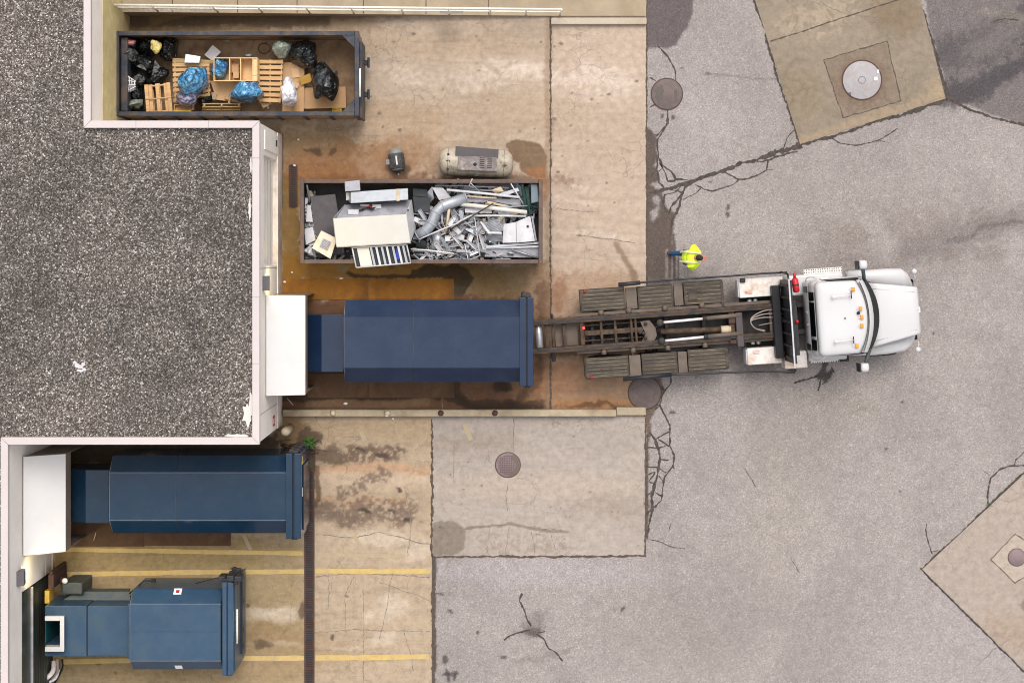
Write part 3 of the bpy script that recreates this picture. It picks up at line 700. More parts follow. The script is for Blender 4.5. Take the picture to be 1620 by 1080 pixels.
# tilted slabs with the manholes
def poly_grid(name, quad, n, paint):
    """a quad pad, subdivided, tinted like the yard"""
    a, b, c, d = [np.array(q, float) for q in quad]
    u, v = np.meshgrid(np.linspace(0, 1, n), np.linspace(0, 1, n))
    q = (a*(1-u)[..., None]+b*u[..., None])*(1-v)[..., None] + (d*(1-u)[..., None]+c*u[..., None])*v[..., None]
    PX, PY = q[..., 0], q[..., 1]; fl = paint(PX, PY)
    V = np.stack([(PX-NX)/54, -(PY-NY)/54, np.zeros_like(PX)], -1).reshape(-1, 3)
    idx = np.arange(n*n).reshape(n, n)
    Fs = np.stack([idx[1:, :-1], idx[1:, 1:], idx[:-1, 1:], idx[:-1, :-1]], -1).reshape(-1, 4)
    me = bpy.data.meshes.new(name); me.from_pydata(V.tolist(), [], Fs.tolist()); me.update()
    t = me.attributes.new('tone', 'FLOAT_COLOR', 'POINT'); t.data.foreach_set('color', np.concatenate([fl.c.reshape(-1, 3), np.ones((n*n, 1))], 1).astype(np.float32).ravel())
    t = me.attributes.new('wet', 'FLOAT', 'POINT'); t.data.foreach_set('value', fl.w.astype(np.float32).ravel())
    me.materials.append(MAT['concrete']); o = bpy.data.objects.new(name, me); COL.objects.link(o); o['kind'] = 'structure'
def paint_ne(PX, PY):
    f = Field(PX, PY, lin((158, 147, 129)))
    f.mul(sst(f.n3, .4, .75), 1.06); f.mul(sst(f.n1, .5, .75), .9)
    f.lay(f.ell(1290, 30, 70, 30, -15, .8)*sst(f.n2, .3, .6), (186, 172, 150), .8)
    f.lay(f.ell(1420, 20, 40, 30, 0, .8), (140, 122, 96), .6)
    f.lay(f.poly([(1303, 95), (1403, 66), (1426, 160), (1334, 187)], 2, .15), (146, 132, 116), .9)
    f.lay(f.ell(1364, 128, 40, 40, 0, .3), (132, 112, 96), .7)
    f.lay(f.stroke([(1270, 222), (1380, 185), (1490, 150)], 8, .7), (176, 158, 132), .7)
    f.lay(f.ell(1484, 140, 14, 16, 0, .6), (186, 168, 138), .6)
    f.lay(f.ell(1260, 150, 40, 40, 0, .8), (150, 136, 112), .6)
    return f
def paint_se(PX, PY):
    f = Field(PX, PY, lin((186, 175, 163)))
    f.mul(sst(f.n3, .4, .75), 1.03); f.mul(sst(f.n1, .5, .75), .97)
    f.lay(f.poly([(1567, 884), (1606, 844), (1660, 880), (1606, 922)], 1.5, .1), (198, 186, 172), .95)
    f.lay(f.poly([(1611, 956), (1630, 938), (1660, 950), (1640, 985)], 1, .1), (150, 138, 130), .9)
    f.lay(f.ell(1600, 1000, 40, 30, 0, .8), (178, 160, 140), .6)
    return f
poly_grid('concrete_pad', [(1178, -52), (1443, -52), (1496, 156), (1266, 228)], 150, paint_ne)
poly_grid('concrete_pad', [(1459, 900), (1720, 656), (1960, 900), (1720, 1156)], 150, paint_se)

# ---- ribbons: cracks, joints, painted lines. Each ribbon is a flat strip a few mm above its slab
rnd = random.Random(5)
def ribbon(mb, pts, wpx, z, jit=.5, mi=0, sub=3.2, taper=False, wj=.6):
    """pts in frame px; wpx width in px"""
    full = []
    for (x0, y0), (x1, y1) in zip(pts[:-1], pts[1:]):
        L_ = math.hypot(x1-x0, y1-y0); k = max(1, int(L_/sub))
        for i in range(k): full.append((x0+(x1-x0)*i/k, y0+(y1-y0)*i/k))
    full.append(pts[-1]); m = len(full); vs = []; wob = 0.0
    for i, (x, y) in enumerate(full):
        a = full[max(0, i-1)]; b = full[min(m-1, i+1)]
        tx, ty = b[0]-a[0], b[1]-a[1]; l = math.hypot(tx, ty) or 1; nx, ny = -ty/l, tx/l
        wob = wob*.6+rnd.uniform(-jit, jit)*1.1; jx = wob if 0 < i < m-1 else 0
        h = wpx/2*1.12*(1+rnd.uniform(-wj, wj))
        if taper: h *= max(.15, 1 - (i/(m-1))**1.5)
        for s in (-1, 1):
            p = P(x+nx*(jx+s*h), y+ny*(jx+s*h), 0); vs.append((p.x, p.y, z))
    mb.add(vs, [(2*i, 2*i+1, 2*i+3, 2*i+2) for i in range(m-1)], mi)
cr = MB()
ZA = -.008
C7 = lambda L: [(1000+x/3.857, 180+y/3.857) for x, y in L]
C2 = lambda L: [(1000+x/2.613, y/2.613) for x, y in L]
C8 = lambda L: [(980+x/3.375, 580+y/3.375) for x, y in L]
ribbon(cr, C7([(1035, 190), (1000, 205), (960, 220), (900, 228), (850, 250)]), 7, ZA, .8)
ribbon(cr, C7([(850, 250), (760, 280), (650, 307), (545, 352)]), 4.5, ZA, .8)
ribbon(cr, C7([(880, 225), (850, 240), (800, 270)]), 5, ZA+.0006, 1.0)
ribbon(cr, C7([(1010, 230), (940, 245), (860, 270), (800, 295), (760, 290)]), 2.2, ZA+.001, .7)
ribbon(cr, C7([(545, 352), (430, 388), (340, 420), (240, 457), (150, 475), (100, 482)]), 4.2, ZA, .8)
ribbon(cr, C7([(400, 400), (320, 445), (300, 500), (240, 570), (225, 610)]), 3, ZA+.0006, .7)
ribbon(cr, C7([(320, 450), (290, 560), (250, 640), (240, 700)]), 3.2, ZA+.001, .8)
ribbon(cr, C7([(560, 355), (600, 375), (650, 402), (700, 398), (760, 378), (820, 345), (830, 290)]), 1.8, ZA+.0014, .4)
ribbon(cr, C7([(820, 340), (865, 342)]), 1.2, ZA+.0018, .4, taper=True)
ribbon(cr, C7([(650, 402), (620, 430), (550, 455), (490, 472), (440, 460), (385, 430)]), 1.8, ZA+.0018, .4)
ribbon(cr, C7([(420, 455), (380, 490), (310, 525)]), 1.2, ZA+.0022, .4)
ribbon(cr, C7([(155, 150), (160, 260), (190, 320), (235, 350), (265, 400), (340, 405)]), 2.6, ZA+.0022, .6)
ribbon(cr, C7([(155, 160), (210, 70), (218, 0)]), 2.0, ZA+.0026, .4)
ribbon(cr, C7([(150, 130), (110, 120)]), 2, ZA+.0026, .4)
ribbon(cr, C7([(150, 250), (150, 330), (165, 420), (200, 460)]), 2.6, ZA+.003, .7)
ribbon(cr, C7([(170, 300), (205, 370), (220, 410), (265, 408)]), 2, ZA+.0034, .6)
ribbon(cr, C7([(150, 330), (115, 380)]), 1.8, ZA+.0034, .4)
ribbon(cr, C7([(165, 350), (190, 330), (165, 300)]), 1.6, ZA+.0034, .4)
ribbon(cr, C7([(220, 460), (280, 470), (300, 480)]), 1.8, ZA+.0034, .4)
ribbon(cr, C7([(200, 490), (190, 550), (215, 600)]), 2.4, ZA+.0034, .6)
ribbon(cr, C7([(200, 495), (260, 480), (300, 440)]), 1.6, ZA+.0038, .4)
ribbon(cr, C2([(690, 600), (760, 582), (830, 565), (900, 540), (940, 525), (1010, 500)]), 3.6, ZA+.003, .8)
ribbon(cr, C2([(1010, 500), (1070, 484), (1110, 478), (1180, 455), (1250, 428), (1302, 410)]), 5, ZA+.003, 1.0)
ribbon(cr, C2([(1300, 408), (1340, 425), (1400, 455), (1500, 490), (1640, 520)]), 3.0, ZA+.003, .6)
ribbon(cr, C2([(1305, 395), (1400, 462)]), 5, ZA+.0034, .6, taper=True)
ribbon(cr, C2([(495, -20), (520, 50), (540, 95), (560, 175), (600, 320), (640, 430), (692, 596)]), 3.4, ZA+.002, .8)
ribbon(cr, C2([(1180, -20), (1215, 90), (1255, 210), (1280, 320), (1305, 400)]), 4.2, ZA+.002, .9)
ribbon(cr, C2([(820, 570), (860, 592), (930, 600), (1020, 580), (1050, 562), (1100, 530)]), 1.5, ZA+.004, .5)
ribbon(cr, C2([(1020, 580), (1070, 592)]), 1.0, ZA+.0044, .4, taper=True)
ribbon(cr, C2([(625, 615), (640, 575), (668, 540)]), 1.4, ZA+.004, .4)
ribbon(cr, C2([(105, 190), (150, 235), (178, 290), (180, 330)]), 2, ZA+.003, .4)
ribbon(cr, C2([(72, 320), (100, 335)]), 1.6, ZA+.003, .3)
ribbon(cr, C2([(72, 445), (100, 430)]), 1.6, ZA+.003, .3)
ribbon(cr, C2([(148, 455), (148, 510), (100, 565)]), 2, ZA+.003, .4)
ribbon(cr, C2([(1480, 95), (1540, 78), (1600, 85)]), 1.5, ZA+.003, .5)
# network beside the lower slab
for pts, wd in [([(215, 205), (240, 255), (268, 310), (270, 420), (297, 475), (285, 530), (240, 590), (232, 650), (225, 710), (185, 750)], 2.4),
                ([(160, 350), (190, 390), (210, 440), (215, 500), (205, 570), (185, 630), (170, 700), (175, 760), (160, 830), (150, 890)], 3.6),
                ([(190, 390), (240, 360), (268, 345)], 1.8), ([(205, 385), (270, 425)], 1.8), ([(150, 432), (210, 432), (245, 420)], 1.8),
                ([(215, 495), (265, 497)], 1.6), ([(150, 533), (205, 533), (250, 565)], 1.9), ([(285, 535), (295, 545)], 1.2), ([(210, 580), (240, 620)], 1.8),
                ([(155, 575), (190, 560), (160, 610), (190, 625)], 2.2), ([(190, 670), (225, 688)], 1.6), ([(145, 690), (180, 660)], 1.8), ([(145, 790), (175, 750)], 2),
                ([(168, 225), (190, 205), (215, 205)], 2), ([(190, 230), (215, 208)], 1.6), ([(215, 205), (235, 140), (270, 90), (272, 55)], 1.8), ([(180, 80), (225, 110), (240, 130)], 3),
                ([(150, 850), (160, 870)], 1.6), ([(265, 880), (275, 835)], .8), ([(165, 920), (215, 935), (300, 965), (350, 970)], 1.0)]:
    ribbon(cr, C8(pts), wd, ZA + rnd.uniform(.001, .005), .6)
# star crack, truck-side crack, south-east cracks
for pts, wd in [([(840, 990), (832, 975), (828, 962), (822, 950), (826, 938)], 2.2), ([(838, 996), (820, 1000), (808, 1004), (797, 1012)], 2.0), ([(848, 1002), (860, 1010), (868, 1025), (880, 1032), (890, 1045)], 1.8), ([(850, 1000), (862, 998)], 1.4),
                ([(1296, 592), (1278, 600), (1256, 606)], 2.4), ([(1298, 600), (1294, 618)], 2.6), ([(1304, 590), (1306, 600), (1312, 598), (1316, 580), (1320, 590)], 1.4), ([(1300, 608), (1308, 602), (1318, 585)], 1.2),
                ([(1459, 900), (1500, 862), (1540, 824), (1580, 785), (1640, 728)], 3.4), ([(1456, 898), (1475, 918), (1510, 952), (1560, 1002), (1640, 1082)], 2.4),
                ([(1563, 797), (1562, 780), (1567, 756), (1580, 743), (1597, 737), (1640, 736)], 2.0), ([(1604, 737), (1607, 726), (1622, 714)], 1.6), ([(1567, 752), (1556, 745)], 1.0),
                ([(1475, 876), (1468, 856), (1464, 838), (1466, 828)], 1.4), ([(1476, 872), (1484, 870)], 1.0), ([(1178, 740), (1190, 760), (1196, 770)], .8), ([(1250, 880), (1265, 905)], .8)]:
    ribbon(cr, pts, wd, ZA + rnd.uniform(.001, .005), .6)
cr.build('pavement_cracks', MAT['crack'], kind='structure', fixn=False)
jo = MB(); ZC = .004
ribbon(jo, [(871, 28), (871, 250), (871, 648)], 2.4, ZC, .5)
ribbon(jo, [(683.5, 662), (683.5, 880)], 2.8, ZC, .9, wj=.6)
ribbon(jo, [(684, 880), (850, 880), (1022, 879)], 2.4, ZC, .7, wj=.6)
ribbon(jo, [(1021, 660), (1021, 880)], 2.0, ZC+.0008, .5, wj=.5)
ribbon(jo, [(1023, -10), (1023, 645)], 2.0, ZC+.0008, .4, wj=.5)
ribbon(jo, [(686, 882), (686, 1000), (685, 1090)], 4, ZC+.0016, 1.0, wj=.6)
ribbon(jo, C2([(570, 172), (700, 132), (830, 88), (1100, 0), (1160, -20)]), 1.5, ZC, .3)
ribbon(jo, [(1303, 95), (1403, 66), (1426, 160), (1334, 187), (1303, 95)], 1.3, ZC, .6, wj=.6)
ribbon(jo, [(1567, 884), (1606, 844), (1660, 880)], 1.2, ZC, .5)
ribbon(jo, [(1567, 884), (1606, 922), (1650, 890)], 1.2, ZC, .5)
ribbon(jo, [(447, 212), (447, 330)], 1.5, ZC, .3)
jo.build('slab_joints', MAT['joint'], kind='structure', fixn=False)
hl = MB()
hz = .003
for pts, wd in [([(813, 662), (812, 690), (813, 715)], 1.2), ([(804, 765), (800, 785), (803, 808)], 1.0), ([(736, 836), (780, 831), (810, 829), (840, 836), (890, 838), (890, 838)], 1.4),
                ([(500, 912), (560, 905), (600, 908), (680, 912)], 1.2), ([(560, 912), (545, 940), (548, 1000)], .8), ([(620, 905), (612, 960), (600, 1010)], .8), ([(645, 880), (650, 820), (640, 770)], .8), ([(500, 845), (560, 850), (600, 842), (683, 862)], 1.0),
                ([(496, 1000), (560, 996), (680, 998)], .9), ([(575, 930), (575, 1080)], .8), ([(640, 1000), (655, 1060)], .8), ([(540, 690), (575, 692), (560, 700)], .9), ([(520, 905), (520, 960)], .8), ([(600, 920), (683, 950)], .8),
                ([(700, 620), (700, 655)], .8), ([(912, 372), (960, 378), (1005, 384)], 1.0), ([(880, 330), (940, 335)], .8), ([(806, 832), (800, 875)], .8), ([(840, 840), (846, 876)], .7), ([(775, 832), (770, 875)], .7), ([(870, 838), (880, 870)], .7),
                ([(720, 690), (716, 760)], .6), ([(1003, 1010), (1000, 1000)], .6), ([(1598, 1010), (1570, 1030), (1545, 1052)], .8), ([(1290, 0), (1330, 20), (1390, 30)], .7)]:
    ribbon(hl, pts, wd, hz, .8, wj=.7)
hl.build('hairline_cracks', MAT['hairline'], kind='structure', fixn=False)
# painted bay lines
def line(name, pts, wpx, mat, z=.006):
    mb = MB(); ribbon(mb, pts, wpx, z, .25, sub=12, wj=.12)
    o = mb.build(name, mat, kind='structure', fixn=False)
line('road_marking', [(96, 869), (300, 872), (480, 875)], 6.0, MAT['road_paint'])
line('road_marking', [(498, 876), (560, 878), (640, 880)], 5.0, MAT['faint_paint'])
line('road_marking', [(104, 908), (300, 905), (481, 903)], 6.5, MAT['road_paint'])
line('road_marking', [(499, 903), (600, 903), (681, 903)], 6.5, MAT['road_paint'])
line('road_marking', [(100, 1046), (300, 1042), (481, 1040)], 7.0, MAT['road_paint'])
line('road_marking', [(499, 1040), (600, 1039), (679, 1038)], 7.0, MAT['road_paint'])
line('road_marking', [(385, 844), (397, 870)], 5, MAT['faint_paint'])
line('road_marking', [(571, 682), (577, 697)], 6, MAT['faint_paint'])
line('road_marking', [(735, 671), (745, 696)], 6, MAT['faint_paint'])
line('road_marking', [(560, 846), (572, 868)], 6, MAT['faint_paint'])
# ------------------------------------------------------------------ the building
WH = 4.92
def W2(px, py): p = P(px, py, WH); return (p.x, p.y)
bld = thing('warehouse_building', 'white walled building with a flat gravel roof and pale metal coping', 'building', (-12.0, 0, 0))
XE = P(410.5, 0, WH).x; XN = P(143.5, 0, WH).x; XS = P(12.5, 0, WH).x
YN = P(0, 191, WH).y; YS = P(0, 703, WH).y; FAR = 40.0
XW = -45.0
cw = 11.5/54*0.9                                   # coping width
out = [(XN, FAR), (XN, YN), (XE, YN), (XE, YS), (XS, YS), (XS, -FAR), (XW, -FAR), (XW, FAR)]
inn = [(XN-cw, FAR-cw), (XN-cw, YN-cw), (XE-cw, YN-cw), (XE-cw, YS+cw), (XS-cw, YS+cw), (XS-cw, -FAR+cw), (XW+cw, -FAR+cw), (XW+cw, FAR-cw)]
# roof field, 12 cm below the coping
mb = MB()
mb.sheet([(x, y, WH-.14) for x, y in inn])
mb.build('roof', MAT['gravel'], bld, fixn=False)
# bare bedding patches and a bird-pale splash on the roof
mb = MB()
def blob_poly(mb, cx, cy, rx, ry, z, n=16, seed=0, mi=0):
    rr = random.Random(seed); pts = []
    for k in range(n):
        a = 2*math.pi*k/n; q = 1+rr.uniform(-.4, .4); p = P(cx+rx*q*math.cos(a), cy+ry*q*math.sin(a), z); pts.append(p)
    mb.sheet(pts, mi)
blob_poly(mb, 391, 658, 7, 16, WH-.134, seed=3); blob_poly(mb, 397, 640, 3, 26, WH-.13, seed=4); blob_poly(mb, 375, 689, 16, 3, WH-.126, seed=5); blob_poly(mb, 395, 330, 2.5, 20, WH-.134, seed=7); blob_poly(mb, 397, 262, 2, 14, WH-.134, seed=8)
mb.build('bare_patch', MAT['cream'], bld, fixn=False, split=True)
mb = MB()
for k, (cx, cy, a, b) in enumerate([(122, 578, 4, 3), (127, 580, 6, 3), (131, 577, 3, 4), (126, 586, 5, 2), (118, 573, 3, 3), (133, 584, 3, 2), (78, 590, 2, 2)]): blob_poly(mb, cx, cy, a, b, WH-.132+k*.002, 9, 20+k)
mb.build('paint_splash', MAT['scrap_white'], bld, fixn=False, split=True)
# coping: mitred flat cap pieces over a parapet
mb = MB(); n = len(out)
for i in range(n):
    j = (i+1) % n
    a, b, c, d = out[i], out[j], inn[j], inn[i]
    g = .004
    def sh(p, q): l = math.hypot(q[0]-p[0], q[1]-p[1]); return (p[0]+(q[0]-p[0])*g/l, p[1]+(q[1]-p[1])*g/l)
    a2, b2, c2, d2 = sh(a, b), sh(b, a), sh(c, d), sh(d, c)
    mb.prism([a2, b2, c2, d2], WH-.16, WH)
mb.build('coping', MAT['coping'], bld, bevel=.006)
mb = MB()
for y in (0, 120, 470, 575):
    p = P(399, y if y else 250, WH+.001); q = P(410.3, y if y else 250, WH+.001); mb.box((p.x, p.y-.006, WH+.0005), (q.x, p.y+.006, WH+.0025))
for x in (215, 330): p = P(x, 191.3, WH); q = P(x, 202, WH); mb.box((p.x-.006, p.y, WH+.0005), (p.x+.006, q.y, WH+.0025))
mb.build('coping_joint', MAT['vent'], bld, split=True)
# walls (outer skins 5 cm behind the coping drip), plinth band below 1.0 m on the dock wall
t = .25; ins = .035
def wallbox(name, x0, y0, x1, y1, z0, z1, mat): return MB().box((x0, y0, z0), (x1, y1, z1)).build(name, mat, bld)
XEw = XE-ins; XNw = XN-ins; XSw = XS-ins; YNw = YN-ins; YSw = YS+ins
# dock wall with its openings: pixel rows at the wall plane -> metres
def wy(py, z): return -(py-NY)*(CAMZ-z)/FPX
ya, yb = wy(247, 3.2), wy(421, 3.2)          # recessed loading door
ZB, ZT = 1.0, 3.85
m = MB()
m.box((XEw-t, yb, ZB), (XEw, YSw, WH-.165)); m.box((XEw-t, ya, ZB), (XEw, YNw, WH-.165))
m.box((XEw-t, yb, ZT), (XEw, ya, WH-.165))
m.build('wall', MAT['white_wall'], bld)
wallbox('plinth', XEw-t, YSw, XEw+.03, YNw, 0, ZB, MAT['plinth'])
m = MB()
for py in (424, 648): 
    yy = wy(py, 3); m.box((XEw, yy-.008, ZB+.05), (XEw+.004, yy+.008, WH-.2))
m.build('wall_joint', MAT['vent'], bld, split=True)
# recessed door with panel joints
dr = MB().box((XEw-t+.02, yb, ZB), (XEw-.12, ya, ZT)).build('loading_door', MAT['door_white'], bld)
m = MB()
for k in range(1, 5):
    z = ZB+(ZT-ZB)*k/5; m.box((XEw-.12, yb+.03, z-.012), (XEw-.112, ya-.03, z+.012))
m.build('panel_joint', MAT['vent'], dr)
# flat service door north of it
y0, y1 = wy(211, 2.4), wy(241, 2.4)
sd_ = MB().box((XEw, y1, ZB+.02), (XEw+.03, y0, 3.75)).build('service_door', MAT['door_white'], bld, bevel=.006)
MB().box((XEw+.03, wy(232, 1.5), 1.45), (XEw+.07, wy(222, 1.5), 1.53)).build('handle', MAT['black'], sd_)
# red and white notice
ns = MB().box((XEw, wy(673, 1.7), 1.55), (XEw+.012, wy(657, 1.7), 1.95)).build('notice_plate', MAT['red'], bld)
m = MB(); ynm, yn1 = wy(673, 1.7), wy(657, 1.7)
m.box((XEw+.012, ynm+.07, 1.62), (XEw+.016, yn1-.07, 1.88))
m.build('notice_panel', MAT['paper'], ns)
m = MB()
for k in range(4): m.box((XEw+.016, ynm+.09+k*.032, 1.66), (XEw+.018, ynm+.108+k*.032, 1.84))
m.build('notice_text', MAT['red'], ns)
# the other faces
# north face of the bay
wallbox('wall', XNw-t, YNw-t, XEw-t-.002, YNw, 0, WH-.165, MAT['white_wall'])
# north-west wall: white cladding over a stained concrete foot with lamp glow painted in
zc = 3.42
wallbox('wall', XNw-t, YNw+.002, XNw, FAR, zc, WH-.165, MAT['white_wall'])
wallbox('wall_foot', XNw-t, YNw+.002, XNw+.015, FAR, 0, zc-.002, MAT['conc_wall_glow'])
# south face and south-west wall
wallbox('wall', XSw-t, YSw, XEw-t-.002, YSw+t, 0, WH-.165, MAT['white_wall'])
DY0 = wy(931, 3.0)
wallbox('wall', XSw-t, DY0, XSw, YSw-.002, 0, WH-.165, MAT['white_wall'])
wallbox('wall', XSw-t, -FAR, XSw, DY0-.002, 3.46, WH-.165, MAT['white_wall'])
dd = MB().box((XSw-t+.03, -FAR, 0), (XSw-.04, DY0-.002, 3.455)).build('roller_door', MAT['door_green'], bld)
MB().box((XSw-.04, -FAR, 2.38), (XSw+.03, DY0-.05, 2.46)).build('door_rail', MAT['steel'], dd, bevel=.01)
m = MB()
for k in range(12): m.box((XSw-.04, -FAR, .15+k*.18), (XSw-.032, DY0-.03, .165+k*.18))
m.build('slat_joint', MAT['black'], dd)
m = MB(); yy = wy(905, 1); m.box((XSw, wy(880, 1), .99), (XSw+.004, DY0, 1.01)); m.box((XSw, wy(870, .4), .0), (XSw+.02, DY0+.02, .30)); m.build('wall_base', MAT['plinth'], bld)
# wall lamps (lit): grey hood with a glowing lens underneath
def wall_lamp(x, y, z, power):
    h = MB()
    h.hexa([(x, y-.2, z-.30), (x+.13, y-.2, z-.30), (x+.13, y+.2, z-.30), (x, y+.2, z-.30)], [(x, y-.2, z+.15), (x+.19, y-.2, z+.08), (x+.19, y+.2, z+.08), (x, y+.2, z+.15)])
    o = h.build('wall_lamp', MAT['lamp_box'], bld, bevel=.008)
    MB().box((x+.01, y-.17, z-.32), (x+.12, y+.17, z-.302)).build('lamp_lens', MAT['lamp_lens'], o)
    l = bpy.data.lights.new('wall_lamp_light', 'SPOT'); l.energy = power; l.color = (1.0, .80, .42); l.spot_size = R(165); l.spot_blend = .6; l.shadow_soft_size = .12
    lo = bpy.data.objects.new('wall_lamp_light', l); COL.objects.link(lo); lo.location = (x+.22, y, z-.36)
    lo.rotation_euler = Vector((-.55, 0, .83)).normalized().to_track_quat('Z', 'Y').to_euler()
wall_lamp(XEw, wy(448, 3.9), 3.95, 60)
wall_lamp(XSw, wy(914.5, 3.9), 3.85, 60)
# ------------------------------------------------------------------ upper platform, its guard railing, kerbs
pf = MB()
def plat_z(px): return max(.06, .95 + (.06-.95)*(px-165)/(885-165)) if px <= 885 else .06
xs = [150, 250, 400, 550, 700, 800, 888, 960, 1022]
for a, b in zip(xs[:-1], xs[1:]):
    za, zb = plat_z(a), plat_z(b); ya_ = P(0, 26.0, 0).y
    XA, XB = (a-NX)/54, (b-NX)/54
    pf.hexa([(XA, ya_, -.02), (XB, ya_, -.02), (XB, 24, -.02), (XA, 24, -.02)], [(XA, ya_, za), (XB, ya_, zb), (XB, 24, zb), (XA, 24, za)])
mk('ramp_conc', (.30, .24, .165), .85, var=.14, scale=1.2, dirt=(.22, .165, .10), damt=.6, dscale=1.1, bump=.15)
pf.build('ramp', MAT['ramp_conc'], kind='structure')
m = MB()
for px in (171, 273, 376, 470, 575, 674, 773):
    x = (px-NX)/54*(1-plat_z(px)/50); z = plat_z(px)
    m.box((x-.011, P(0, 26, 0).y+.02, z-.05), (x+.011, 12, z+.012))
m.build('ramp_joints', MAT['joint'], kind='structure', split=True)
MB().pbox(872, 29, 1023, 38.5, 0, .16).build('kerb', M('kerb_conc', (.40, .345, .27), .85, var=.1, dirt=(.25, .19, .12), damt=.5), kind='structure', bevel=.012)
mk('kerb_low', (.34, .28, .19), .85, var=.14, scale=3, dirt=(.19, .14, .085), damt=.6, dscale=2, bump=.2)
MB().pbox(447, 648, 975, 658.5, -.01, .26).build('kerb', MAT['kerb_low'], kind='structure', bevel=.015)
MB().pbox(975.5, 644, 1022, 656.5, -.01, .16).build('kerb', MAT['kerb_low'], kind='structure', bevel=.012)

rl = thing('guard_railing', 'long white metal guard railing along the edge of the upper ramp', 'railing', P(520, 24, 0))
YR = P(0, 24.5, 0).y
def RXZ(px, h):
    z = plat_z(px)+h; return Vector(((px-NX)*(CAMZ-z)/FPX, YR, z))
HT, HM = 1.15, .62
MB().tube([RXZ(163, HT), RXZ(400, HT), RXZ(640, HT), RXZ(888, HT)], .030, 10).build('top_rail', MAT['rail_white'], rl)
MB().tube([RXZ(163, HM), RXZ(400, HM), RXZ(640, HM), RXZ(888, HM)], .024, 10).build('lower_rail', MAT['rail_white'], rl)
for px in (168, 250, 345, 415, 490, 560, 638, 711, 776, 832, 886):
    a = RXZ(px, 0); b = RXZ(px, HT); b.x = a.x; MB().tube([a, b], .026, 8).build('post', MAT['rail_white'], rl)
m = MB()
for k in range(90):
    px = 166 + k*2.0; a = RXZ(px, .06); b = RXZ(px, HT-.03); b.x = a.x; m.tube([a, b], .006, 4)
for h in (.12, .30, .48, .82, 1.0): m.tube([RXZ(166, h), RXZ(345, h)], .006, 4)
m.build('mesh_panel', MAT['rail_white'], rl)
a = RXZ(695, HM+.22); b = RXZ(733, HM+.22)
sg = MB().box((a.x, YR-.035, a.z-.55), (b.x, YR-.028, a.z+.02)).build('blank_sign', MAT['paper'], bevel=.003)
tag(sg, 'plain white rectangular board tied to the white guard railing', 'sign')
# post stubs on the low kerb, concrete bollard
for k, (px, py) in enumerate([(527, 653), (613, 653), (697.5, 653), (783, 653)]):
    c = P(px, py, .26); s_ = MB().lathe([(.075, 0), (.085, .03), (.07, .10), (.045, .13), (0.0, .135)], Matrix.Translation(c), 14)
    o = s_.build('post_stub', MAT['bollard'] if k < 2 else MAT['rust_iron'])
    tag(o, ['pale cut off post stub on the low kerb, nearest the building corner', 'whitish post stub on the low kerb with white litter beside it', 'rusty brown post stub on the low kerb below the middle of the blue container', 'rusty brown post stub on the low kerb, closest to the truck'][k], 'post stub', 'cut off post stubs on the low kerb')
c = P(458.5, 677, 0)
bo = MB().lathe([(.13, 0), (.13, 1.02), (.11, 1.10), (.06, 1.15), (0, 1.16)], Matrix.Translation(c), 20).build('bollard', MAT['bollard'])
tag(bo, 'short pale concrete bollard at the south corner of the building', 'bollard')

